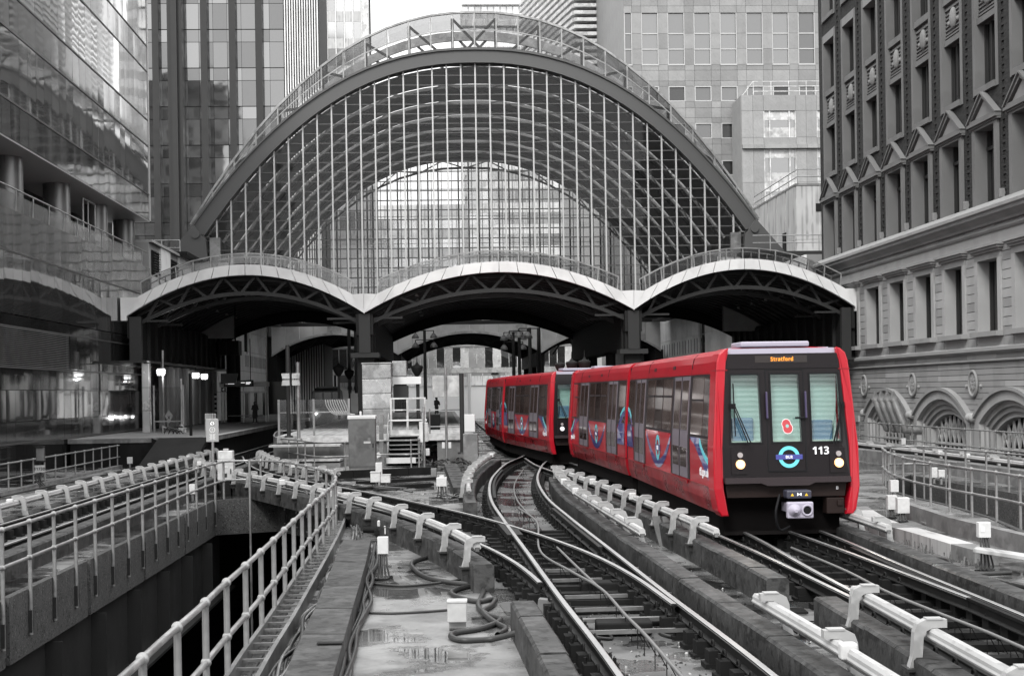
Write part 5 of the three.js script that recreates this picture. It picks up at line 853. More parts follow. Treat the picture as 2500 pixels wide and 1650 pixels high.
        const dp = addc('destination_panel', shear(ext([[-1.05, 3.06], [1.05, 3.06], [1.03, 3.33], [-1.03, 3.33]], 0.015, -0.02)), mask);
        const lg = new THREE.PlaneGeometry(0.98, 0.13, 1, 1).translate(-0.03, 3.235, 0.002); addc('display', shear(lg), lit ? ledMat : mask, dp, true);
        for (const x of [-0.335, 0.375]) addc('door_seam', shear(b2(x - 0.012, x + 0.012, 1.16, 3.04, -0.022, -0.014)), rub); for (const y of [1.16, 3.04]) addc('door_seam', shear(b2(-0.335, 0.375, y - 0.012, y + 0.012, -0.022, -0.014)), rub);
        const z0 = -0.018;
        const rg = addc('roundel', shear(ext(ringPts(0.05, 1.42, 0.2, 0.2, 40), 0.004, z0, [ringPts(0.05, 1.42, 0.133, 0.133, 40)])), teal); addc('roundel_bar', shear(b2(-0.2, 0.3, 1.375, 1.465, z0 + 0.006, z0 + 0.012)), blue, rg); addc('roundel_letters', shear(text('DLR', 0.052, 0.003, 0.05, 1.42, z0 + 0.014)), whiteP, rg);
        if (number) addc('unit_number', shear(text(number, 0.14, 0.004, 0.65, 1.53, z0)), whiteP);
        for (const s of [-1, 1]) {
          const hx = s < 0 ? -0.87 : 0.97, h = addc('headlight_panel', shear(ext([[hx - 0.16, 1.12], [hx + 0.13, 1.12], [hx + 0.13, 1.58], [hx - 0.16, 1.58]], 0.02, -0.025)), mask);
          addc('headlamp', shear(new THREE.CylinderGeometry(0.085, 0.085, 0.03, 24).rotateX(Math.PI / 2).translate(hx, 1.3, 0.02)), lit ? new THREE.MeshStandardMaterial({ color: 0xffd9a8, emissive: 0xff8a20, emissiveIntensity: 0.5 }) : whiteP, h); if (lit) addc('lamp_filament', shear(new THREE.CylinderGeometry(0.058, 0.058, 0.02, 20).rotateX(Math.PI / 2).translate(hx, 1.3, 0.035)), new THREE.MeshStandardMaterial({ color: 0xfff4e0, emissive: 0xffb45c, emissiveIntensity: 1.5 }), h);
          addc('marker_lamp', shear(new THREE.CylinderGeometry(0.05, 0.05, 0.03, 20).rotateX(Math.PI / 2).translate(hx, 1.47, 0.02)), C(0.3, 0.27, 0.27, 0.15), h);
          const px = s < 0 ? -0.98 : 1.06, py = 2.37, tx = s < 0 ? -0.72 : 0.86; addc('wiper', [bar(V(px, py, -0.04), V(tx, 1.66, 0.04), 0.022), bar(V(px + 0.03 * -s, py, -0.04), V(tx + 0.05, 1.66, 0.05), 0.02), bar(V(px - 0.01 * s, py + 0.42, -0.1), V(px - 0.02 * s, py - 0.55, 0.01), 0.018), bx(0.1, 0.1, 0.06, px, py, -0.1)].map((g) => g), rub);
          const gx = s < 0 ? -0.345 : 0.385; addc('grab_handle', shear(rbx(0.04, 0.5, 0.05, 0.018, gx, 2.38, 0.06)), C(0.03, 0.02, 0.06, 0.3));
        }
        addc('door_handle', shear(rbx(0.2, 0.035, 0.04, 0.012, 0.28, 2.14, 0.04)), rub);
        if (lit) { const pg = new THREE.PlaneGeometry(0.28, 0.3).translate(0.04, 1.98, -0.035); addc('poppy_sticker', shear(pg), new THREE.MeshStandardMaterial({ map: poppy, transparent: true, alphaTest: 0.3, roughness: 0.5 }), t, true); }
        addc('bumper', shear(ext([[-1.17, 1.05], [1.17, 1.05], [1.17, 0.95], [0.5, 0.95], [0.38, 0.9], [-0.38, 0.9], [-0.5, 0.95], [-1.17, 0.95]], 0.2, -0.1)), bumper);
        addc('valance', ext([[-1.14, 0.95], [1.14, 0.95], [1.1, 0.68], [-1.1, 0.68]], 0.3, -0.42), valance); if (lit) addc('unit_letter', text('B', 0.06, 0.004, 0.96, 0.83, -0.118), whiteP);
        addc('equipment_box', [rbx(0.34, 0.3, 0.3, 0.02, 0.92, 0.5, -0.25), rbx(0.1, 0.1, 0.05, 0.01, 1.0, 0.55, -0.09)], valance); addc('lower_front', b2(-1.1, 1.1, 0.02, 0.68, -0.9, -0.5), under);
        const cp = addc('coupler', [rbx(0.48, 0.3, 0.14, 0.03, 0.1, 0.48, 0.46), b2(0.0, 0.2, 0.4, 0.56, -0.5, 0.42)], lilac);
        addc('coupler_cone', new THREE.CylinderGeometry(0.03, 0.12, 0.14, 24).rotateX(Math.PI / 2).translate(-0.01, 0.48, 0.6), lilac, cp);
        addc('coupler_cup', new THREE.TorusGeometry(0.09, 0.02, 8, 24).translate(0.22, 0.48, 0.54), lilac, cp); addc('coupler_hole', new THREE.CircleGeometry(0.09, 24).translate(0.22, 0.48, 0.535), rub, cp);
        const ch = addc('coupler_head', rbx(0.46, 0.15, 0.3, 0.03, 0.1, 0.76, 0.3), C(0.03, 0.03, 0.045, 0.4)); for (const x of [-0.03, 0.23]) addc('warning_triangle', ext([[x - 0.03, 0.735], [x + 0.03, 0.735], [x, 0.785]], 0.004, 0.452), C(0.75, 0.45, 0.02, 0.5), ch);
        addc('coupler_mark', ext([[0.06, 0.735], [0.1, 0.76], [0.14, 0.735], [0.14, 0.795], [0.1, 0.77], [0.06, 0.795]], 0.004, 0.452), whiteP, ch);
        addc('coupler_hose', pipe([V(-0.2, 0.75, 0.2), V(-0.3, 0.4, 0.3), V(-0.2, 0.1, 0.2), V(0, 0.15, 0.1)], 0.025, 20, 6), rub);
        if (lit) for (const hx of [-0.87, 0.97]) { const l = new THREE.SpotLight(0xfff6ec, 1.5, 30, 0.5, 0.7, 2); const p = V(hx, 1.3, 0.12).applyMatrix4(Mc), q = V(hx, 0.3, 9).applyMatrix4(Mc); l.position.copy(p); l.target.position.copy(q); l.shadow.radius = 4; l.castShadow = true; l.name = 'headlight_beam'; t.add(l, l.target); }
      }
    });
    return t;
  }
  unit('red train with its headlights on, at the front, showing Stratford', [[[5.06, 26.2], [4.42, 38.7]], [[4.42, 38.7], [3.36, 51.4]]], '113', true);
  unit('rear red train coupled behind, half hidden by the front train', [[[2.72, 53.2], [0.86, 65.8]], [[0.86, 65.8], [-0.2, 78.8]]], '', false);
}

// ---------- platforms ----------
{
  const PH = 1.27;
  const a = street('station_platform', 'long grey platform along the left wall under the left canopy', 'platform', -10.3, 0, 64);
  for (let i = 0; i < 25; i++) obj('platform_slab', b2(-6.3, 0, PH - 0.2, PH, -2.98 - i * 3, -i * 3), M.concrete, a); obj('platform_edge', b2(-0.35, 0.02, PH, PH + 0.012, -75, 0), M.paleConcrete, a); obj('platform_wall', b2(-6.2, -0.25, 0, PH - 0.2, -75, -0.05), M.soot, a);
  obj('ramp', ext([[-2.6, 0], [-0.1, 0], [-0.1, 0.1], [-2.6, PH]].map(([x, y]) => [x, y]), 0.1).rotateY(0), M.soot, a); obj('end_ramp', bar(V(-1.2, 0.1, 4.5), V(-1.2, PH - 0.1, 0), 2.2, 0.2), M.soot, a);
  const b = street('island_platform', 'island platform with pale edge between the left and middle tracks', 'platform', -2.8, 0, 62.8);
  for (let i = 0; i < 25; i++) obj('platform_slab', b2(-4.4, i < 2 ? 4.2 : 4.0, PH - 0.2, PH, -2.98 - i * 3, -i * 3), M.paleConcrete, b);
  obj('platform_edge', [b2(-4.42, -4.1, PH, PH + 0.012, -75, 0)], M.white, b); obj('platform_edge', b2(3.8, 4.1, PH, PH + 0.012, -75, 0), M.white, b); obj('front_edge', b2(-4.42, 4.2, PH - 0.28, PH + 0.015, 0, 0.12), M.white, b); obj('front_wall', [b2(-4.2, 0.5, 0, PH - 0.28, -0.3, -0.02), b2(2.6, 4.1, 0, PH - 0.28, -0.3, -0.02)], M.concrete, b);
  const c = street('station_platform', 'platform on the right of the middle track, mostly behind the red trains', 'platform', 9.2, 0, 82); obj('platform_slab', b2(-1.5, 5, 0, PH, -70, 0), M.concrete, c); obj('platform_edge', b2(-1.52, -1.2, PH, PH + 0.012, -70, 0), M.white, c);
}
// a thing placed from the photograph's pixels at a depth, upright; local units metres
const pl = (name, label, cat, px, py, d, group, turn = 0) => thing(name, label, cat, P(px, py, d), turn, group);
const atG = (name, label, cat, px, py, group, turn = 0) => thing(name, label, cat, G(px, py, 0), turn, group);

// ---------- left side, under and before the left canopy ----------
{
  const c = street('clad_column', 'pale steel clad column at the left edge of the left canopy', 'column', -15.4, 0, 75.2); obj('shaft', rbx(0.42, 5, 0.42, 0.06, 0, 2.5, 0), M.cladding, c); for (const y of [1.2, 2.4, 3.6]) obj('joint', rbx(0.44, 0.03, 0.44, 0.01, 0, y, 0), M.mullionDark, c); obj('base', bx(0.6, 0.3, 0.6, 0, 0.15, 0), M.concrete, c);
  const w = street('corrugated_wall', 'pale corrugated screen wall behind the lamps under the left canopy', 'wall', -15.9, 0, 82); for (let i = 0; i < 14; i++) obj('corrugated_panel', b2(-0.2, (i % 2) * 0.15, 1.3, 4.75 + (i % 2) * 0.1, -i * 1.35 - 1.3, -i * 1.35), i % 3 ? M.stonePale : M.stone, w);
  const s = street('glass_screen', 'glass end screen beside the pale column under the left canopy', 'screen', -14.9, 0.3, 74.4); obj('frame', [b2(0, 0.08, 0, 3.4, -0.05, 0.05), b2(1.5, 1.58, 0, 3.4, -0.05, 0.05), b2(0, 1.58, 1.5, 1.56, -0.03, 0.03), b2(0, 1.58, 0, 0.08, -0.04, 0.04)], M.galv, s); obj('pane', b2(0.09, 1.49, 0.1, 3.3, -0.01, 0.01), M.clear, s);
  const wd = atG('warning_sign', 'small diamond warning sign marked X under the left canopy', 'sign', 413, 1118); wd.position.y = 2.0; wd.scale.setScalar(0.62); obj('plate', [ext([[-0.34, 0.2], [0, -0.4], [0.34, 0.2], [0, 0.7]], 0.02)], M.steel, wd); obj('letter', text('X', 0.26, 0.01, 0, 0.08, 0.022), M.black, wd); obj('post', rod(V(0, -3.2, -0.03), V(0, 0.5, -0.03), 0.04), M.darkSteel, wd);
  const k = street('dark_column', 'thick dark column where the left girder ends above the platform', 'column', -14.6, 1.27, 101); obj('shaft', new THREE.CylinderGeometry(0.5, 0.5, 5.2, 24).translate(0, 2.6, 0), M.canopySteel, k); obj('capital', bx(1.4, 1, 1.6, -0.2, 5.2, 0), M.canopySteel, k);
  // lit drum lamps on brackets
  [[392, 909, 74, 'lit drum lamp nearest the pale column under the left canopy'], [477, 917.5, 85, 'middle one of three lit drum lamps under the left canopy'], [498, 920, 90, 'rightmost of three lit drum lamps under the left canopy']].forEach(([px, py, d, l]) => {
    const t = pl('platform_lamp', l, 'lamp', px, py, d, 'lit drum lamps under the left canopy');
    obj('shade', new THREE.CylinderGeometry(0.2, 0.24, 0.13, 20).translate(0, 0.12, 0), M.lampGlow, t); obj('diffuser', new THREE.CylinderGeometry(0.24, 0.18, 0.16, 20).translate(0, -0.07, 0), M.lampGlow, t); obj('band', new THREE.CylinderGeometry(0.255, 0.255, 0.035, 20).translate(0, 0.035, 0), M.darkSteel, t);
    obj('bracket', [rod(V(0, 0.15, 0), V(0, 0.5, 0), 0.025), rod(V(0, 0.5, 0), V(-0.9, 0.5, 0), 0.025)], M.darkSteel, t);
    const L = new THREE.PointLight(0xffffff, 0.5, 0, 2); L.position.set(0, -0.3, 0.3); L.castShadow = true; L.name = 'lamp_light'; t.add(L);
  });
  const post = (label, px, py0, py1, d, r, m, name = 'pole') => { const a = P(px, py0, d), b = P(px, py1, d), t = thing(name, label, 'pole', V(a.x, b.y, a.z)); obj('shaft', rod(V(0, 0, 0), V(0, a.y - b.y, 0), r, r, 12), m, t); obj('base', new THREE.CylinderGeometry(r * 2, r * 2.2, 0.08, 12).translate(0, 0.04, 0), m, t); return t; };
  post('grey pole behind the drum lamp at the pale column', 396, 855, 1045, 74, 0.06, M.galv); post('thin black pole under the left canopy left of the sign board', 463, 912, 1108, 66, 0.07, M.black); post('grey pole with plates under the left canopy', 441, 925, 1040, 72, 0.06, M.galv);
  post('dark pole at the left end of the glass platform screen', 701, 842, 1068, 61.5, 0.09, M.darkSteel); post('grey pole carrying the winged sign beside the glass screen', 726, 884, 1075, 61, 0.075, M.galv); post('thin grey pole rising from the opening at lower left', 608, 1122, 1575, 41.5, 0.035, M.galv);
  post('dark pole right of the blank notice board', 1126, 912, 1108, 61.5, 0.1, M.darkSteel);
  // cable reels and white equipment cases at the platform ramp
  const q = atG('cable_coil', 'large black cable coils hanging on a frame by the far left railing', 'cable coil', 420, 1122); for (let i = 0; i < 4; i++) obj('coil', new THREE.TorusGeometry(0.62 - i * 0.05, 0.045, 8, 28).scale(0.45, 1.2, 1).translate(-0.15 + i * 0.2, 0.85, i * 0.08), M.cable, q); obj('frame', [rod(V(-0.45, 0, 0), V(-0.45, 1.7, 0), 0.04), rod(V(0.6, 0, 0), V(0.6, 1.5, 0), 0.04), rod(V(-0.45, 1.6, 0), V(0.6, 1.4, 0), 0.03)], M.galv, q); obj('drum', rbx(0.3, 0.6, 0.2, 0.05, 0.3, 0.9, 0.25), M.steel, q);
  const e = atG('equipment_case', 'tall white equipment case with black cables at the platform ramp', 'equipment case', 446, 1116); obj('case', rbx(0.34, 0.82, 0.25, 0.02, 0, 1.05, 0), M.caseWhite, e); obj('meter', bx(0.12, 0.2, 0.02, 0, 0.78, 0.13), M.darkSteel, e); obj('lid', rbx(0.38, 0.05, 0.29, 0.02, 0, 1.48, 0), M.white, e); obj('side_case', rbx(0.2, 0.4, 0.2, 0.02, 0.3, 0.8, -0.05), M.offWhite, e); for (let i = 0; i < 4; i++) obj('cable', pipe([V(-0.1 + i * 0.07, 0.65, 0), V(-0.12 + i * 0.1, 0.3, 0.06), V(-0.2 + i * 0.15, 0, 0.1)], 0.03, 10, 6), M.cable, e);
}
const noEntry = canvasTex(256, 480, (c, w, h) => { c.fillStyle = '#8e8e8e'; c.fillRect(0, 0, w, h); c.strokeStyle = '#111'; c.fillStyle = '#eee'; c.lineWidth = 9; c.beginPath(); c.arc(128, 95, 52, 0, 7); c.fill(); c.stroke(); c.fillStyle = '#111'; c.beginPath(); c.arc(132, 66, 8, 0, 7); c.fill(); c.lineWidth = 8; c.beginPath(); c.moveTo(130, 76); c.lineTo(126, 104); c.lineTo(110, 128); c.moveTo(126, 104); c.lineTo(144, 128); c.moveTo(130, 82); c.lineTo(110, 96); c.moveTo(130, 82); c.lineTo(150, 94); c.stroke(); c.lineWidth = 7; c.beginPath(); c.moveTo(90, 60); c.lineTo(166, 132); c.stroke(); c.strokeStyle = '#e8e8e8'; c.lineWidth = 8; c.beginPath(); c.arc(128, 230, 56, 0, 7); c.stroke(); c.fillStyle = '#e8e8e8'; c.fillRect(118, 196, 20, 48); c.fillRect(118, 252, 20, 16); for (let i = 0; i < 7; i++) c.fillRect(62 + (i % 3) * 8, 326 + i * 18, 132 - (i % 3) * 16, 6); });
{
  const t = pl('warning_board', 'grey no walking sign board on a post between the left tracks', 'sign', 518, 1078.5, 46); const y0 = t.position.y; obj('post', rod(V(0, -y0 + 0.1, -0.03), V(0, 0.9, -0.03), 0.045), M.galv, t); obj('board', rbx(0.4, 0.75, 0.02, 0.008, 0, 0.375, 0), M.offWhite, t); obj('print', new THREE.PlaneGeometry(0.38, 0.72).translate(0, 0.375, 0.012), new THREE.MeshStandardMaterial({ map: noEntry, roughness: 0.5 }), t, true); obj('rear_board', rbx(0.36, 0.72, 0.02, 0.008, -0.08, 0.55, -0.1), M.steel, t);
  const b = pl('electrical_case', 'grey electrical case with labels behind the railing corner at left', 'electrical case', 552, 1172, 44.5); obj('case', rbx(0.5, 0.66, 0.3, 0.02, 0, 0.33, 0), M.offWhite, b); obj('hood', rbx(0.46, 0.26, 0.28, 0.02, 0, 0.79, 0), M.white, b); obj('cap', rbx(0.16, 0.07, 0.14, 0.02, 0, 0.95, 0), M.offWhite, b); obj('label', bx(0.28, 0.05, 0.01, 0, 0.6, 0.155), M.white, b); obj('label', bx(0.16, 0.05, 0.01, 0, 0.42, 0.155), M.white, b); obj('latch', bx(0.03, 0.16, 0.02, 0.17, 0.28, 0.155), M.black, b); obj('window', bx(0.14, 0.12, 0.01, -0.02, 0.16, 0.155), M.darkSteel, b); obj('stand', [bx(0.3, 0.45, 0.2, 0, -0.22, 0)], M.soot, b);
  const s = atG('signal', 'small trackside signal with plate 1173D at far left', 'signal', 101, 1191), h = s; const H = (py) => (1191 - py) / FOCAL * 49.1;
  obj('head', [rbx(0.28, 0.5, 0.16, 0.03, -0.03, H(1108), 0)], M.steel, s); obj('hood', rbx(0.3, 0.06, 0.26, 0.02, -0.03, H(1091), 0.06), M.black, s); obj('lower_hood', rbx(0.3, 0.06, 0.24, 0.02, -0.03, H(1126), 0.06), M.black, s); obj('stem', rod(V(-0.05, 0, 0), V(-0.05, H(1126), 0), 0.04), M.darkSteel, s);
  const p = obj('number_plate', rbx(0.36, 0.25, 0.02, 0.008, -0.04, H(1144), 0.08), M.offWhite, s); obj('number', text('1173D', 0.1, 0.006, -0.04, H(1144), 0.092), M.black, p); for (let i = 0; i < 3; i++) obj('cable', pipe([V(-0.1 + i * 0.05, H(1155), 0.03), V(-0.18 + i * 0.08, 0.3, 0.06), V(0.05 + i * 0.08, 0, 0.1)], 0.025, 10, 6), M.cable, s);
}
// ---------- boxes on posts, all about the tracks ----------
function postBox(label, px0, px1, py0, py1, pyBase, o = {}) {
  const d = o.d ?? -G((px0 + px1) / 2, pyBase, 0).z, a = P((px0 + px1) / 2, py1, d), t = thing('junction_box', label, 'junction box', V(a.x, 0, a.z), o.turn ?? 0, o.group), k = d / FOCAL, w = (px1 - px0) * k, h = (py1 - py0) * k, y = a.y;
  obj('case', rbx(w, h, o.depth ?? w * 0.7, Math.min(w, h) * 0.06, 0, y + h / 2, 0), o.m ?? M.white, t);
  if (o.lid) obj('lid', rbx(w * 1.06, h * 0.12, (o.depth ?? w * 0.7) * 1.1, 0.01, 0, y + h * 0.95, 0), M.offWhite, t);
  if (o.cap) obj('cap', rbx(w * 0.45, h * 0.25, w * 0.4, 0.01, 0, y + h * 1.1, 0), M.white, t);
  if (o.label) obj('label', bx(w * 0.35, h * 0.35, 0.008, -w * 0.2, y + h * 0.55, (o.depth ?? w * 0.7) / 2 + 0.004), M.caseWhite, t);
  if (y > 0.05) { obj('post', bx(o.pw ?? 0.06, y, 0.06, o.px ?? 0, y / 2, -0.02), M.galv, t); obj('base_plate', bx(0.2, 0.02, 0.2, o.px ?? 0, 0.01, 0), M.darkSteel, t); }
  for (let i = 0; i < (o.cables ?? 0); i++) obj('cable', pipe([V(-w * 0.3 + i * w * 0.2, y, 0.02), V(-w * 0.35 + i * w * 0.25, y * 0.5, 0.08), V(-w * 0.5 + i * w * 0.35, 0.03, 0.12), V(-w * 1.2 + i * w * 0.3, 0.03, 0.3)], 0.016, 16, 6), M.cable, t);
  return t;
}
postBox('small white box on a stalk beside the far left railing', 310, 322, 1116, 1132, 1146);
postBox('white box on a post at the bend of the curved railing', 838, 855, 1202, 1230, 1268);
postBox('white box with black cables on a post at the head of the wet slab', 922, 948, 1310, 1352, 1412, { cables: 4, px: -0.04 });
postBox('large pale box with a lid standing on the wet slab', 1093, 1140, 1464, 1517, 1537, { lid: 1, depth: 0.2, m: M.offWhite, pw: 0.22 });
postBox('left white box below the grey cabinet', 905, 929, 1151, 1177, 1196, { depth: 0.3, cables: 2, lid: 1 }); postBox('right white box below the grey cabinet, slightly lower', 930, 953, 1158, 1178, 1198, { depth: 0.3, cables: 2, lid: 1 }); postBox('tall white box behind the two boxes below the cabinet', 917, 933, 1129, 1157, 1186);
postBox('white box with a cap and a nest of cables left of the middle track', 1066, 1091, 1165, 1187, 1215, { depth: 0.32, cap: 1, cables: 4 }); postBox('flat grey box near the cable duct left of the middle track', 1052, 1066, 1143, 1165, 1170, { m: M.steel });
postBox('white box on a post above the pair of boxes right of the train', 2174, 2194, 1172, 1201, 1258); postBox('left box of the leaning pair right of the train', 2167, 2190, 1209, 1244, 1262, { cables: 3, d: 33 }); postBox('right box of the leaning pair right of the train', 2190, 2220, 1214, 1253, 1266, { cables: 3, d: 32 });
postBox('white box on a post with trailing cables at the right edge', 2388, 2418, 1274, 1312, 1391, { cables: 4, label: 1, px: 0.05 }); postBox('left of two white boxes beyond the right opening', 2275, 2289, 1141, 1166, 1180, { d: 44 }); postBox('right of two white boxes beyond the right opening', 2292, 2307, 1147, 1165, 1180, { d: 43.5 }); postBox('tiny white box on a stalk before the stone arches', 2202, 2212, 1070, 1085, 1100, { d: 60 });
postBox('white box low between the two left tracks', 462, 476, 1182, 1206, 1226, {}); postBox('double white case beside the bracketed rail at the curve', 940, 986, 1282, 1302, 1316, { depth: 0.35, lid: 1 });
{
  const t = atG('switch_machine', 'low white switch machine lying beside the curved conductor rail', 'switch machine', 955, 1310); obj('cover', rbx(0.32, 0.14, 0.24, 0.03, -0.12, 0.3, 0.1), M.white, t); obj('motor', rod(V(-0.6, 0.15, 0), V(-0.2, 0.15, 0), 0.06, 0.06, 12), M.soot, t); obj('base', bx(0.7, 0.1, 0.35, 0, 0.1, 0), M.soot, t);
  for (const [px, py, l] of [[1338, 1505, 'pale wedge shaped rail stop on the middle track by the bottom kerb'], [1690, 1480, 'pale wedge shaped rail stop right of the middle track'], [2062, 1470, 'pale wedge shaped rail stop behind the bottom right conductor rail']]) { const w = atG('rail_stop', l, 'rail stop', px, py, 'pale wedge rail stops beside the running rails', -0.2); obj('block', [ext([[-0.14, 0], [0.16, 0], [0.16, 0.1], [0.06, 0.24], [-0.1, 0.26]], 0.16)], M.steel, w); obj('foot', bx(0.36, 0.05, 0.24, 0, 0.025, 0.08), M.soot, w); }
}
// ---------- island platform end: screen, pillar, cabinet, stairs ----------
{
  const d = 62.6, L = (px, py) => P(px, py, d), X = (px) => L(px, 1000).x, Y = (px, py) => L(px, py).y;
  const s = thing('platform_screen', 'clear glass wind screen at the end of the island platform', 'screen', V(X(680), 1.27, -d), 0.03), x1 = X(851) - X(680), xm = X(765) - X(680);
  for (const x of [0, xm, x1]) obj('post', bx(0.09, 1.62, 0.09, x, 0.81, 0), M.galv, s); obj('middle_rail', bx(x1, 0.05, 0.05, x1 / 2, 1.04, 0), M.galv, s); obj('bottom_rail', bx(x1, 0.05, 0.05, x1 / 2, 0.25, 0), M.galv, s); for (const [a, e] of [[0, xm], [xm, x1]]) for (const [y0, y1] of [[0.3, 1.0], [1.08, 1.6]]) obj('pane', b2(a + 0.06, e - 0.06, y0, y1, -0.006, 0.006), M.balustrade, s);
  const p = thing('clad_pillar', 'square pale metal clad pillar on the island platform', 'pillar', V(X(912), 1.27, -64.5), 0.04); const ph = [[-0.05, 0.4], [0.42, 1.12], [1.14, 1.8], [1.82, 2.47], [2.49, 3.12]]; const clads = [0.5, 0.42, 0.6].map((v) => mat(v, 0.3, 0.75, { map: T.dirt, roughnessMap: T.rough })); ph.forEach(([a, b], i) => obj('metal_panel', rbx(1.3, b - a, 1.3, 0.02, 0, (a + b) / 2, 0), clads[i % 3], p)); obj('cap', rbx(1.36, 0.08, 1.36, 0.02, 0, 3.17, 0), M.steel, p);
  const q = thing('sign_box', 'pale horizontal sign box with metal boxes above, right of the clad pillar', 'sign box', V(X(985), Y(985, 928), -65), 0.04); obj('sign', rbx(1.3, 0.34, 0.2, 0.02, 0, 0, 0), M.fascia, q); obj('upper_box', rbx(0.66, 0.7, 0.6, 0.02, -0.35, 0.55, -0.2), clads[1], q); obj('lower_box', rbx(0.7, 0.55, 0.4, 0.02, -0.3, -0.5, -0.2), M.darkSteel, q);
  const stand = obj('post', rod(V(0.5, -2.8, -0.1), V(0.5, 0, -0.1), 0.06), M.darkSteel, q);
  const cD = 54.2, c = thing('equipment_cabinet', 'tall grey equipment cabinet with a white cap before the platform stairs', 'cabinet', V(P(886, 1160, cD).x, 0.02, -cD), 0.02); obj('body', rbx(1.02, 1.86, 0.6, 0.02, 0, 1.18, 0), M.cabinet, c); obj('plinth', rbx(1.0, 0.3, 0.56, 0.01, 0, 0.12, 0), M.concrete, c); obj('cap', rbx(1.08, 0.14, 0.66, 0.03, 0, 2.17, 0), M.caseWhite, c); obj('finial', rbx(0.08, 0.16, 0.08, 0.03, -0.06, 2.32, 0), M.white, c); obj('door_seam', [b2(-0.48, 0.48, 0.3, 0.31, 0.3, 0.304)], M.black, c); obj('label', bx(0.26, 0.08, 0.006, 0.2, 1.22, 0.304), M.white, c); obj('label', bx(0.1, 0.11, 0.006, 0.27, 1.33, 0.304), M.steel, c); obj('handle', rbx(0.04, 0.16, 0.03, 0.01, 0.42, 1.1, 0.31), M.black, c);
  const st = thing('steel_stairs', 'steel stairs up to the island platform, behind the curved railing', 'stairs', V(X(994), 0, -60.6), 0.04), w = 0.74; for (let i = 0; i < 7; i++) { obj('tread', b2(-w, w, 0.1 + i * 0.18, 0.14 + i * 0.18, -0.2 - i * 0.28, 0.1 - i * 0.28), M.galv, st); obj('riser', b2(-w, w, 0 + i * 0.18, 0.1 + i * 0.18, -0.2 - i * 0.28, -0.18 - i * 0.28), M.soot, st); } obj('edge_board', b2(-w - 0.02, w - 0.25, 0.12, 0.36, 0.4, 0.46), M.caseWhite, st); for (const s2 of [-1, 1]) { obj('stringer', bar(V(s2 * w, 0.1, 0.2), V(s2 * w, 1.35, -2), 0.05, 0.26), M.steel, st); obj('hand_rail', rod(V(s2 * w, 1.1, 0.1), V(s2 * w, 2.2, -1.9), 0.025), M.galv, st); obj('newel', rod(V(s2 * w, 0, 0.1), V(s2 * w, 1.12, 0.1), 0.025), M.galv, st); }
  const gs = thing('stair_screen', 'white framed glass screen above the platform stairs', 'screen', V(X(994), 1.27, -62.9), 0.04); obj('frame', [b2(-0.78, -0.7, 0, 1.62, 0, 0.06), b2(-0.06, 0.03, 0, 1.62, 0, 0.06), b2(0.72, 0.8, 0, 1.62, 0, 0.06), b2(-0.78, 0.8, 1.55, 1.62, 0, 0.05), b2(-0.78, 0.8, 1.05, 1.1, 0, 0.05), b2(-0.78, 0.8, 0, 0.2, 0, 0.05)], M.white, gs); for (const [a, e] of [[-0.7, -0.07], [0.03, 0.72]]) obj('pane', b2(a, e, 0.2, 1.55, 0.02, 0.03), M.clear, gs); obj('white_rail', rbx(1.72, 0.08, 0.08, 0.02, 0, 0.62, 0.5), M.caseWhite, gs);
  const hp = thing('steel_post', 'slim pale steel post with side struts right of the cabinet', 'post', V(X(944), 0, -59.8)); obj('shaft', bx(0.17, 2.2, 0.17, 0, 1.1, 0), M.steel, hp); obj('strut', bar(V(0, 1.95, 0), V(-0.6, 1.6, 0.1), 0.08), M.steel, hp); obj('strut', bar(V(0, 0.7, 0), V(-0.7, 1.1, 0), 0.06), M.steel, hp); obj('kick_board', bar(V(-0.05, 0.55, 0.2), V(-0.75, 0.2, 0.2), 0.1, 0.2), M.white, hp);
  const nb = thing('notice_board', 'blank grey notice board on a tall pole at the island platform end', 'board', V(X(1091), 0.25, -61.8)); obj('pole', rod(V(0, 0, 0.06), V(0, 3.95, 0.06), 0.055), M.galv, nb); obj('board', rbx(1.2, 0.93, 0.04, 0.01, 0.02, 3.1, 0), M.offWhite, nb); obj('edge', b2(-0.02, 0, 2.65, 3.55, -0.005, 0.024), M.steel, nb); obj('base_plate', [bx(0.12, 0.26, 0.03, -0.14, 0.55, 0.1), bx(0.12, 0.26, 0.03, 0.14, 0.55, 0.1)], M.caseWhite, nb);
  const tb = thing('telephone_posts', 'cluster of white control posts with cables right of the stairs', 'control post', V(X(1046), 0, -59.2)); obj('post', rod(V(0, 0, 0), V(0, 2.5, 0), 0.05), M.galv, tb); obj('tall_case', rbx(0.16, 0.85, 0.14, 0.02, -0.12, 1.45, 0.05), M.caseWhite, tb); obj('tall_case', rbx(0.14, 0.8, 0.14, 0.02, 0.1, 1.45, 0.05), M.white, tb); obj('lower_case', rbx(0.17, 0.3, 0.14, 0.02, 0.14, 0.62, 0.06), M.white, tb); tb.name = 'control_post';
  const pr = thing('platform_railing', 'thin railing across the island platform end below the notice board', 'railing', V(X(1090), 1.27, -62.6)); for (const y of [0.32, 1.05]) obj('rail', rod(V(-0.75, y, 0), V(0.65, y, 0), 0.025), M.galv, pr); for (const x of [-0.75, 0.6]) obj('rail_post', rod(V(x, 0, 0), V(x, 1.1, 0), 0.03), M.galv, pr);
  const bx1 = thing('platform_box', 'bright white box on the grey concrete block beside the middle track', 'box', V(X(1148), 1.35, -61.5)); obj('case', rbx(0.46, 0.75, 0.4, 0.02, 0, 0.4, 0), M.caseWhite, bx1); obj('foot', bx(0.4, 0.06, 0.3, 0, 0.03, 0), M.steel, bx1);
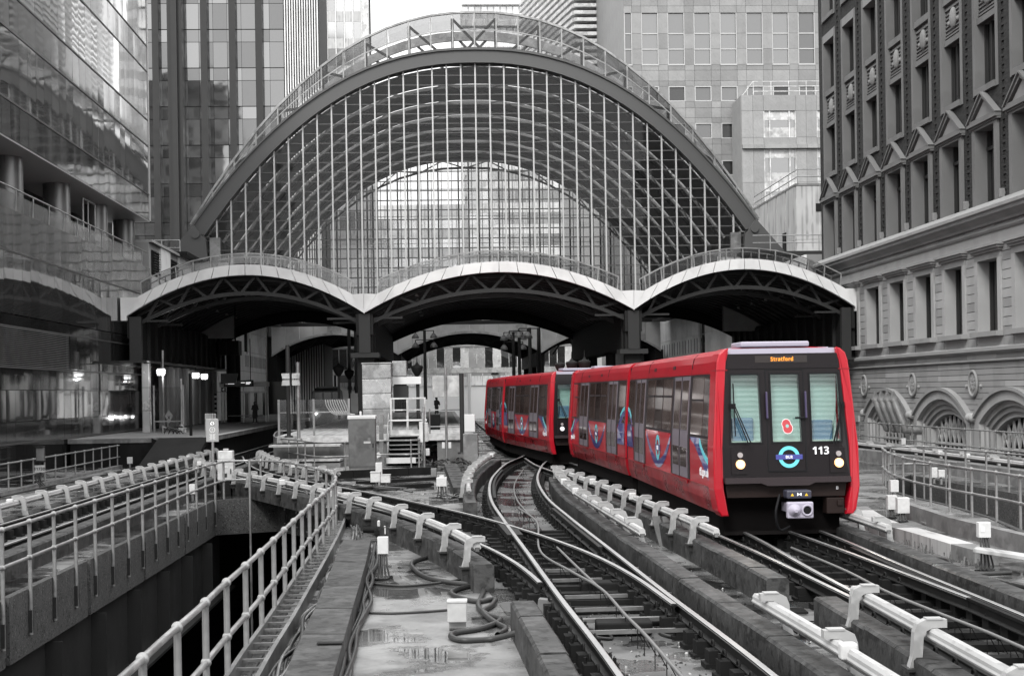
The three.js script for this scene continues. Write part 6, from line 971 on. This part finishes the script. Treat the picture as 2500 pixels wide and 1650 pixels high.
  const bl = thing('concrete_block', 'dark grey concrete block under the white box at the platform corner', 'block', V(X(1150), 0, -61.3)); obj('block', rbx(0.64, 1.3, 0.8, 0.02, 0, 0.66, 0), M.steel, bl); obj('footing', bx(0.8, 0.06, 0.9, 0, 0.03, 0), M.darkConcrete, bl);
  const db = thing('dark_bin', 'dark square bin standing on the island platform', 'bin', V(P(1062, 1000, 70).x, 1.27, -70)); obj('bin', rbx(0.46, 0.72, 0.4, 0.02, 0, 0.36, 0), M.soot, db); obj('bin_lid', rbx(0.5, 0.05, 0.44, 0.02, 0, 0.74, 0), M.darkSteel, db);
  const ws = thing('winged_sign', 'four winged pale sign boards on the grey pole by the glass screen', 'sign', V(X(726), Y(726, 927), -60.8)); for (const s2 of [-1, 1]) for (const v of [0, 1]) { obj('wing', ext([[0.05 * s2, v ? 0.02 : -0.02], [0.36 * s2, v ? 0.03 : -0.03], [0.4 * s2, v ? 0.26 : -0.26], [0.05 * s2, v ? 0.26 : -0.26]], 0.03, 0), M.offWhite, ws); }
  const sw = thing('stairwell_wall', 'pale concrete ledges round the stairwell under the curved railing', 'wall', V(X(770), 0, -59.7)); for (const [x0, x, y, y1] of [[-1.6, 1.4, 0.9, 0.98], [-1.0, 1.4, 0.28, 0.36], [-1.6, 1.4, 0, 0.2]]) obj('ledge', b2(x0, x, y, y1, -1.2 + y * 0.4, 0), y === 0 ? M.concrete : M.paleConcrete, sw); obj('back_wall', b2(-1.6, 1.4, 0, 0.9, -1.3, -1.2), M.cabinet, sw);
  const dl = thing('dark_ledge', 'low dark wall that runs across the deck below the cabinet', 'wall', V(0, 0, 0)); const a = G(790, 1170, 0), e = G(1060, 1158, 0); for (let i = 0; i < 4; i++) obj('wall_block', bar(a.clone().lerp(e, i / 4).setY(0.14), a.clone().lerp(e, (i + 1) / 4 - 0.004).setY(0.14), 0.3, 0.28), M.soot, dl); for (let k = 1; k < 3; k++) obj('timber', bar(a.clone().setY(0.06).add(V(1.6, 0, k * 3.4)), e.clone().setY(0.06).add(V(0.3, 0, k * 3.4)), 0.24, 0.1), M.black, dl);
  const td = thing('cable_duct', 'dark slotted cable duct beside the white bracketed rail left of the middle track', 'cable duct'); const ta = G(1100, 1136, 0.2), te = G(1128, 1196, 0.2); for (let i = 0; i < 5; i++) { const u = ta.clone().lerp(te, i / 5), v = ta.clone().lerp(te, (i + 1) / 5 - 0.02); obj('duct_cover', bar(u.setY(0.13), v.setY(0.13), 0.5, 0.26), M.darkConcrete, td); obj('duct_slot', bx(0.22, 0.01, 0.14, (u.x + v.x) / 2, 0.262, (u.z + v.z) / 2), M.black, td); }
}
// ---------- lamp posts and station signs further back ----------
{
  function urn(label, px, py, d, big = 1) { const t = pl('urn_lamp', label, 'lamp', px, py, d, 'dark urn lamps along the station platforms'); const pts = [[0.02, 0.42], [0.05, 0.36], [0.09, 0.3], [0.13, 0.24], [0.3, 0.2], [0.33, 0.1], [0.27, -0.1], [0.14, -0.3], [0.1, -0.36]].map(([x, y]) => new THREE.Vector2(x * big, y * big)); obj('lantern', new THREE.LatheGeometry(pts, 18), M.black, t); obj('pole', rod(V(0, -2.8 * big, 0), V(0, -0.3 * big, 0), 0.07 * big), M.darkSteel, t); obj('finial', rod(V(0, 0.4 * big, 0), V(0, 0.75 * big, 0), 0.03 * big, 0.01), M.black, t); return t; }
  urn('dark urn lamp left of the clad pillar, above the glass screen', 826, 903, 80); urn('smaller dark urn lamp just left of the clad pillar', 852, 912, 92); urn('dark urn lamp right of the pale sign box', 1018, 902, 76); urn('dark urn lamp above the gap between the two trains', 1396, 892, 58, 0.75); urn('left dark urn lamp above the rear train roof', 1367, 895, 62, 0.7); urn('dark urn lamp above the rear part of the front train', 1427, 890, 56, 0.75);
  function flood(label, px, pyTop, pyBase, d, n) {
    const a = P(px, pyTop, d), b = P(px, pyBase, d), t = thing('flood_light_mast', label, 'light mast', V(a.x, b.y, a.z), 0, 'flood light masts between the canopies'), h = a.y - b.y; obj('mast', rod(V(0, 0, 0), V(0, h, 0), 0.17, 0.13, 12), M.darkSteel, t);
    for (let i = 0; i < n; i++) { const s = i % 2 ? 1 : -1, y = h - 0.35 - Math.floor(i / 2) * 0.85, f = obj('flood_lamp', [new THREE.CylinderGeometry(0.12, 0.34, 0.3, 14).translate(s * 0.85, y - 0.1, 0), new THREE.CylinderGeometry(0.34, 0.34, 0.16, 14).translate(s * 0.85, y - 0.32, 0)], M.steel, t); obj('arm', [rod(V(0, y + 0.3, 0), V(s * 0.85, y + 0.3, 0), 0.04), rod(V(s * 0.85, y + 0.3, 0), V(s * 0.85, y, 0), 0.05)], M.darkSteel, f); }
  }
  flood('tall dark mast with four flood lamps in the middle of the station', 1036, 806, 975, 132, 4); flood('left flood light mast with four lamps above the rear train', 1253, 810, 960, 128, 4); flood('flood light mast just right of its twin above the rear train', 1267, 806, 960, 124, 2); flood('tall mast with one round lamp above the rear train', 1293, 800, 950, 112, 1); flood('rightmost tall dark mast above the rear train', 1315, 800, 950, 108, 1);
  for (const [px, a, b, d, l] of [[851, 800, 960, 110, 'dark pole behind the left of the clad pillar, tallest'], [867, 805, 960, 116, 'middle dark pole behind the clad pillar'], [881, 830, 960, 104, 'dark pole nearest the clad pillar']]) { const q = P(px, a, d), r = P(px, b, d), t = thing('pole', l, 'pole', V(q.x, r.y, q.z)); obj('shaft', rod(V(0, 0, 0), V(0, q.y - r.y, 0), 0.13, 0.13, 12), M.darkSteel, t); obj('collar', new THREE.CylinderGeometry(0.18, 0.18, 0.3, 12).translate(0, 0.4, 0), M.darkSteel, t); }
  const dep = canvasTex(512, 96, (c, w, h) => { c.fillStyle = '#050505'; c.fillRect(0, 0, w, h); c.fillStyle = '#f0f0f0'; c.font = 'bold 34px sans-serif'; c.fillText('1', 20, 60); c.fillRect(60, 48, 120, 10); c.fillRect(300, 30, 70, 12); c.fillRect(390, 26, 90, 18); c.fillRect(390, 54, 70, 12); });
  const s = pl('departure_display', 'black hanging departure display above the left platform', 'display', 582, 936, 96); obj('case', rbx(2.0, 0.42, 0.16, 0.02, 0, 0, 0), M.black, s); obj('screen', new THREE.PlaneGeometry(1.9, 0.36).translate(0, 0, 0.085), new THREE.MeshStandardMaterial({ map: dep, emissiveMap: dep, emissive: 0xffffff, emissiveIntensity: 0.5, roughness: 0.4 }), s, true); obj('hanger', [rod(V(-0.8, 0.2, 0), V(-0.8, 3, 0), 0.03), rod(V(0.8, 0.2, 0), V(0.8, 3, 0), 0.03)], M.darkSteel, s);
  const g = pl('display_panel', 'large dark grey panel hung before the departure display', 'panel', 558, 924, 90); obj('panel', ext([[-0.5, -0.33], [0.45, -0.33], [0.6, 0.32], [-0.5, 0.32]], 0.1), M.darkSteel, g); obj('hanger', rod(V(0.45, 0.3, 0.05), V(0.45, 5.0, 0.05), 0.05), M.black, g);
  const run = canvasTex(64, 64, (c) => { c.fillStyle = '#0a0a0a'; c.fillRect(0, 0, 64, 64); c.strokeStyle = c.fillStyle = '#eee'; c.lineWidth = 6; c.beginPath(); c.arc(38, 14, 6, 0, 7); c.fill(); c.beginPath(); c.moveTo(36, 22); c.lineTo(28, 40); c.lineTo(14, 42); c.moveTo(28, 40); c.lineTo(42, 56); c.moveTo(36, 24); c.lineTo(48, 34); c.moveTo(34, 24); c.lineTo(20, 28); c.stroke(); });
  const x = pl('exit_sign', 'small black running man sign by the dark column', 'sign', 545, 951, 92); obj('case', rbx(0.3, 0.28, 0.06, 0.01, 0, 0, 0), M.black, x); obj('print', new THREE.PlaneGeometry(0.27, 0.25).translate(0, 0, 0.034), new THREE.MeshStandardMaterial({ map: run, roughness: 0.5 }), x, true);
  const sh = thing('platform_shelter', 'glass waiting shelter with a pale roof on the left platform', 'shelter', V(P(598, 1035, 98).x, 1.27, -98), YAW); obj('roof', rbx(3.2, 0.3, 1.6, 0.03, 0, 2.6, 0), M.fascia, sh); for (const [a, z] of [[-1.5, 0.7], [0, 0.7], [1.5, 0.7], [-1.5, -0.7], [1.5, -0.7]]) obj('post', bx(0.07, 2.5, 0.07, a, 1.25, z), M.white, sh); for (const a of [-0.75, 0.75]) obj('pane', bx(1.4, 1.9, 0.02, a, 1.2, 0.7), M.clear, sh); obj('bench', [bx(2.4, 0.06, 0.4, 0, 0.45, -0.3)], M.steel, sh); obj('striped_post', [0, 1, 2, 3, 4, 5].map((i) => new THREE.CylinderGeometry(0.09, 0.09, 0.16, 10).translate(-1.9, 0.2 + i * 0.32, 0.7)), M.white, sh); obj('striped_post_core', new THREE.CylinderGeometry(0.08, 0.08, 2, 10).translate(-1.9, 1, 0.7), M.black, sh);
}
// ---------- cables, ducts and covers on the deck ----------
{
  const duct = thing('cable_duct', 'dark flat duct slab between the curved railing and the wet slab', 'cable duct'), R_ = [[905, 1318], [893, 1372], [878, 1425], [860, 1485], [842, 1547], [812, 1650], [780, 1760]].map(([x, y]) => G(x, y, 0.32)), L_ = [[838, 1318], [815, 1372], [792, 1425], [768, 1485], [738, 1547], [692, 1650], [640, 1760]].map(([x, y]) => G(x, y, 0.32));
  for (let i = 0; i < R_.length - 1; i++) obj('duct_cover', slab([L_[i], R_[i], R_[i + 1].clone().lerp(R_[i], 0.008), L_[i + 1].clone().lerp(L_[i], 0.008)].map((p) => [p.x, p.z]), 0.0, 0.32 + rr(-0.006, 0.006)), M.darkConcrete, duct); obj('access_slot', bx(0.28, 0.01, 0.12, G(805, 1570, 0.33).x, 0.334, G(805, 1570, 0.33).z), M.black, duct);
  const tray = thing('cable_tray', 'ribbed steel cable tray along the foot of the curved railing', 'cable tray'), tp = smooth([[826, 1268], [812, 1300], [780, 1358], [735, 1432], [680, 1522], [628, 1600], [580, 1680]].map(([x, y]) => G(x, y, 0.14)), 0.5); for (const s of [-0.16, 0.16]) obj('side_rail', sweep(offsetPath(tp, s), [[-0.025, -0.14], [-0.025, 0.06], [0.025, 0.06], [0.025, -0.14]]), M.steel, tray); for (let i = 1; i < tp.length - 1; i++) obj('rung', bar(offsetPath(tp, -0.15)[i], offsetPath(tp, 0.15)[i], 0.05, 0.03), M.steel, tray);
  const wig = (label, base, m, r, n, spread, y, name = 'cable_run') => { const t = thing(name, label, 'cables'); for (let k = 0; k < n; k++) { const p = base.map(([x, yy], i) => { const q = G(x, yy, y); q.x += (rnd() - 0.5) * spread; q.y += rnd() * spread * 0.25; return q; }); obj('cable', pipe(p, r * (0.7 + 0.5 * rnd()), p.length * 8, 6), rnd() < 0.4 ? M.cable : m, t); } return t; };
  wig('tangle of pale and dark cables between the railing tray and the duct slab', [[868, 1290], [862, 1330], [838, 1378], [815, 1420], [790, 1468], [764, 1512], [740, 1560], [706, 1620], [670, 1690]], M.steel, 0.022, 8, 0.3, 0.1);
  wig('black cables lying along the right edge of the duct slab', [[918, 1330], [908, 1380], [905, 1420], [895, 1470], [888, 1500], [872, 1540], [850, 1590], [838, 1640], [828, 1690]], M.cable, 0.028, 4, 0.16, 0.04);
  const snake = (label, pts, r = 0.038) => { const t = thing('heavy_cable', label, 'cable'); obj('cable', pipe(pts.map(([x, y, h]) => G(x, y, (h ?? 0) + r)), r, pts.length * 10, 8), M.cable, t); };
  snake('thick black cable that loops from the bracketed rail over the wet slab', [[1040, 1290, 0.3], [1030, 1325], [1075, 1346], [1050, 1358], [1008, 1372], [1012, 1390], [1050, 1412], [1110, 1423], [1175, 1430], [1180, 1445], [1168, 1480], [1190, 1500], [1222, 1512], [1170, 1535], [1110, 1545], [1102, 1555], [1130, 1563], [1200, 1560], [1262, 1545, 0.1]]);
  snake('second thick black cable loop beside the pale box on the wet slab', [[1180, 1425], [1120, 1437], [1102, 1447], [1120, 1458], [1170, 1468], [1205, 1462], [1200, 1478], [1180, 1492], [1210, 1520], [1235, 1535], [1215, 1550]]); snake('long thin cable that crosses the wet slab', [[900, 1424], [980, 1430], [1060, 1424], [1140, 1412], [1190, 1402]], 0.02); snake('thin cable from the duct slab to the pale box', [[870, 1495], [960, 1497], [1040, 1493], [1092, 1489]], 0.018);
  snake('black cables trailing under the kerb at the middle track switch', [[1425, 1528], [1450, 1540], [1488, 1550], [1490, 1560], [1455, 1556], [1420, 1545]], 0.022); snake('black cable loops right of the middle track', [[1680, 1512], [1640, 1530], [1612, 1545], [1650, 1556], [1690, 1545], [1720, 1525]], 0.024); snake('black cable loops at the right side of the train track', [[2440, 1490], [2380, 1500], [2350, 1515], [2400, 1526], [2460, 1515], [2500, 1505]], 0.024);
  snake('thick cable along the walkway below the right junction box', [[2150, 1330], [2200, 1352], [2290, 1372], [2320, 1385], [2360, 1400], [2430, 1415], [2520, 1435]], 0.04); snake('second thick cable below the right junction box', [[2170, 1340], [2250, 1358], [2310, 1366], [2325, 1380], [2340, 1395], [2400, 1400], [2470, 1397]], 0.035);
  wig('nest of thin black cables left of the middle track by the stairs', [[1048, 1130], [1075, 1140], [1090, 1128], [1108, 1138], [1125, 1126], [1150, 1146]], M.cable, 0.03, 5, 0.7, 0.08); wig('cables running along the foot of the curved railing island', [[800, 1178], [840, 1190], [880, 1188], [930, 1196], [990, 1204]], M.steel, 0.025, 5, 0.6, 0.05); wig('cables under the white boxes by the white bracketed rail', [[1075, 1212], [1100, 1220], [1120, 1214], [1130, 1200]], M.steel, 0.02, 6, 0.35, 0.05);
  wig('cables along the straight left track', [[0, 1215], [110, 1192], [230, 1166], [330, 1145], [420, 1126]], M.cableGrey, 0.03, 3, 0.2, 0.05);
  const tr = thing('cable_trough', 'row of pale concrete trough covers at right, running to the edge', 'cable trough'), pth = smooth([[2096, 1236], [2130, 1258], [2166, 1274], [2230, 1292], [2300, 1312], [2360, 1330], [2412, 1343]].map(([x, y]) => G(x, y, 0.26)), 1.0); for (let i = 0; i < pth.length - 1; i++) { const a = pth[i], b = pth[i + 1].clone().lerp(a, 0.03); a.y = 0.12; b.y = 0.12; obj('trough_cover', bar(a, b, 0.42, 0.25 + rr(0, 0.03)), i % 4 ? M.paleConcrete : M.concrete, tr); }
  const fc = thing('loose_cover', 'pale trough cover lying askew at the right edge', 'cover', G(2455, 1352, 0.3)); obj('slab', rbx(0.95, 0.07, 0.36, 0.015, 0, 0, 0).rotateZ(-0.12).rotateY(-0.5), M.paleConcrete, fc); const f2 = thing('access_plate', 'left of two flat access plates on the walkway at right', 'plate', G(2285, 1281, 0)); obj('plate', rbx(0.55, 0.05, 0.4, 0.01, 0, 0.04, 0), M.concrete, f2); const f3 = thing('access_plate', 'right of two flat access plates on the walkway at right', 'plate', G(2322, 1292, 0)); obj('plate', rbx(0.6, 0.05, 0.4, 0.01, 0, 0.05, 0, 0.2), M.concrete, f3);
  // litter of boards and grates between the kerbs, and a few weeds
  const boards = thing('scrap_boards', 'loose boards propped against the kerb left of the train', 'boards', G(1650, 1330, 0)); for (let i = 0; i < 5; i++) obj('board', bx(0.16, 0.04, 0.8).rotateX(0.9).rotateY(rr(-0.4, 0.4)).translate(-0.3 + i * 0.18, 0.22, rr(-0.2, 0.2)), M.wood, boards);
  const gr = thing('floor_grating', 'dark grating plates beside the bottom conductor rail', 'grating', G(1850, 1490, 0.03)); for (let k = 0; k < 2; k++) for (let i = 0; i < 6; i++) obj('grate_bar', bx(0.42, 0.03, 0.025, -0.1 + k * 0.5, 0.02, -0.2 + i * 0.07 + k * 0.25), M.black, gr);
  const wd = []; for (let i = 0; i < 260; i++) { const k = rnd(), q = G(2210 + k * 200 + rr(-12, 12), 1322 + k * 62 + rr(-8, 8), 0), h = rr(0.03, 0.14), g = new THREE.PlaneGeometry(0.03, h).translate(0, h / 2, 0).rotateX(rr(-0.5, 0.5)).rotateY(rr(0, 3)).translate(q.x, 0, q.z); wd.push(g); } tag(obj('weeds', wd, mat(0.12, 0.9)), 'low tufts of weeds growing along the trough at right', 'weeds', null, 'stuff');
  const ab = thing('cable_stand_rack', 'white bundle of gathered cables above the glass platform screen', 'cables', P(835, 985, 63.5)); for (let i = 0; i < 9; i++) obj('cable', pipe([V(-0.75 + i * 0.1, 0.18, 0), V(-0.7 + i * 0.11, -0.1, 0.02), V(-0.4 + i * 0.09, -0.45, 0.02), V(0.15 + i * 0.05, -0.5, 0)], 0.025, 12, 5), M.fascia, ab); ab.name = 'hanging_cables';
}
// ---------- the parked train seen dimly through the screen, and two people ----------
{
  const t = street('dark_train', 'dark train with two small headlights waiting at the left platform', 'train', -8.9, RT, 112); const o = [[1.2, 0.3], [1.32, 0.9], [1.32, 1.7], [1.15, 3.0], [0.8, 3.35], [0, 3.4]]; obj('body', ext([...o, ...o.slice(0, -1).reverse().map(([x, y]) => [-x, y])], 20, -20), mat(0.05, 0.3), t); for (const [a, b] of [[-1, -0.4], [-0.28, 0.28], [0.4, 1]]) obj('windscreen', b2(a, b, 1.7, 2.9, 0, 0.03), M.glassDark, t); for (const x of [-0.9, 0.9]) obj('headlamp', new THREE.CylinderGeometry(0.1, 0.1, 0.05, 14).rotateX(Math.PI / 2).translate(x, 1.25, 0.03), M.lampGlow, t); obj('destination_panel', b2(-1, 1, 3, 3.25, 0, 0.03), M.black, t);
  for (const x of [-0.9, 0.9]) { const l = new THREE.PointLight(0xffffff, 1.5, 0, 2); l.position.set(x, 1.25, 0.25); l.castShadow = true; t.add(l); l.name = 'headlamp_light'; }
  function person(label, px, py, d, h, coat, o) {
    const res = 56, mc = new MarchingCubes(res, mat(0.1), false, false, 200000), S = h / 1.7; mc.isolation = 0;
    const B = []; const cap = (ax, ay, az, bx_, by, bz, r1, r2) => B.push([V(ax, ay, az), V(bx_, by, bz), r1, r2]);
    for (const s of [-1, 1]) { cap(s * 0.09, 0.92, 0, s * 0.1, 0.5, 0.02, 0.09, 0.065); cap(s * 0.1, 0.5, 0.02, s * 0.11 + o.step * s, 0.09, 0, 0.06, 0.045); cap(s * 0.11 + o.step * s, 0.05, 0, s * 0.12 + o.step * s, 0.04, 0.13, 0.045, 0.035); cap(s * 0.17, 1.38, 0, s * 0.24, 1.12, o.arm[0], 0.06, 0.05); cap(s * 0.24, 1.12, o.arm[0], s * o.hand, o.arm[1], o.arm[2], 0.048, 0.035); cap(s * o.hand, o.arm[1], o.arm[2], s * o.hand * 0.8, o.arm[1] - 0.06, o.arm[2] + 0.04, 0.035, 0.028); }
    cap(0, 0.95, 0, 0, 1.3, 0, 0.13, 0.15); cap(-0.12, 1.36, 0, 0.12, 1.36, 0, 0.085, 0.085); if (o.coat) cap(0, 0.6, 0, 0, 1.1, 0, 0.21, 0.15); cap(0, 1.4, 0, 0, 1.52, 0.01, 0.055, 0.055); cap(0, 1.57, 0.02, 0, 1.62, 0.0, 0.085, 0.095);
    const q = V(), ab = V(), ap = V(), R1 = 0.95; for (let k = 0; k < res; k++) for (let j = 0; j < res; j++) for (let i = 0; i < res; i++) { q.set((i / res * 2 - 1) * R1, 0.85 + (j / res * 2 - 1) * R1, (k / res * 2 - 1) * R1); let m = 0; for (const [a, b, r1, r2] of B) { ab.subVectors(b, a); ap.subVectors(q, a); const tt = clamp(ap.dot(ab) / ab.lengthSq()); m += Math.exp(-(ap.addScaledVector(ab, -tt).length() - (r1 + (r2 - r1) * tt)) * 38); } mc.field[i + j * res + k * res * res] = Math.log(m) / 38; }
    mc.update(); const n = mc.count, pos = new Float32Array(mc.positionArray.slice(0, n * 3)); for (let i = 0; i < n; i++) { pos[i * 3] *= R1 * S; pos[i * 3 + 1] = (pos[i * 3 + 1] * R1 + 0.85) * S; pos[i * 3 + 2] *= R1 * S; }
    const g = new THREE.BufferGeometry(); g.setAttribute('position', new THREE.BufferAttribute(pos, 3)); g.setAttribute('normal', new THREE.BufferAttribute(new Float32Array(mc.normalArray.slice(0, n * 3)), 3));
    const p = P(px, py, d), t = thing('person', label, 'person', p, o.turn ?? 0); obj('body', g, coat, t); obj('hair', new THREE.SphereGeometry(0.105 * S, 14, 10, 0, 7, 0, 1.75).translate(0, 1.62 * S, -0.015 * S), M.black, t); for (const s of [-1, 1]) obj('shoe', rbx(0.09 * S, 0.07 * S, 0.25 * S, 0.03 * S, (s * 0.115 + o.step * s) * S, 0.035 * S, 0.05 * S), o.shoe, t); for (const s of [-1, 1]) obj('eye', ball(0.012 * S, s * 0.035 * S, 1.6 * S, 0.105 * S, 6), M.white, t);
  }
  person('person in a long dark coat and white shoes standing on the left platform', 622, 1033, 95, 1.42, mat(0.03, 0.9), { coat: 1, step: 0.02, arm: [0.05, 1.05, 0.26], hand: 0.12, shoe: M.caseWhite, turn: 0.4 });
  person('person in a grey jacket standing on the island platform behind the notice board', 1066, 1021, 92, 1.36, mat(0.07, 0.9), { coat: 0, step: 0.03, arm: [0.08, 1.3, 0.24], hand: 0.1, shoe: M.black, turn: 0.7 });
}

{ // grit, chips and scraps lying on the deck and between the rails
  const g = new THREE.IcosahedronGeometry(0.012, 0).scale(1, 0.5, 1.4), n = 4200, m = new THREE.InstancedMesh(g, new THREE.MeshStandardMaterial({ roughness: 0.9 }), n), q = new THREE.Object3D(), c = new THREE.Color();
  for (let i = 0; i < n; i++) { const d = 10 + 38 * rnd() ** 1.6, near = path.b.reduce((a, p) => Math.abs(p.z + d) < Math.abs(a.z + d) ? p : a), x = near.x + (rnd() < 0.6 ? rr(-1.1, 1.3) : rr(1, 5)); q.position.set(x, 0.012, -d); q.rotation.set(rr(0, 3), rr(0, 6), rr(0, 3)); q.scale.setScalar(rr(0.35, 1.5)); q.updateMatrix(); m.setMatrixAt(i, q.matrix); const v = rnd() < 0.3 ? rr(0.2, 0.45) : rr(0.01, 0.08); m.setColorAt(i, c.setRGB(v, v, v)); }
  m.name = 'grit'; m.castShadow = m.receiveShadow = true; scene.add(m); tag(m, 'loose grit and chips scattered over the deck between the rails', 'grit', null, 'stuff');
}
renderer.render(scene, camera);
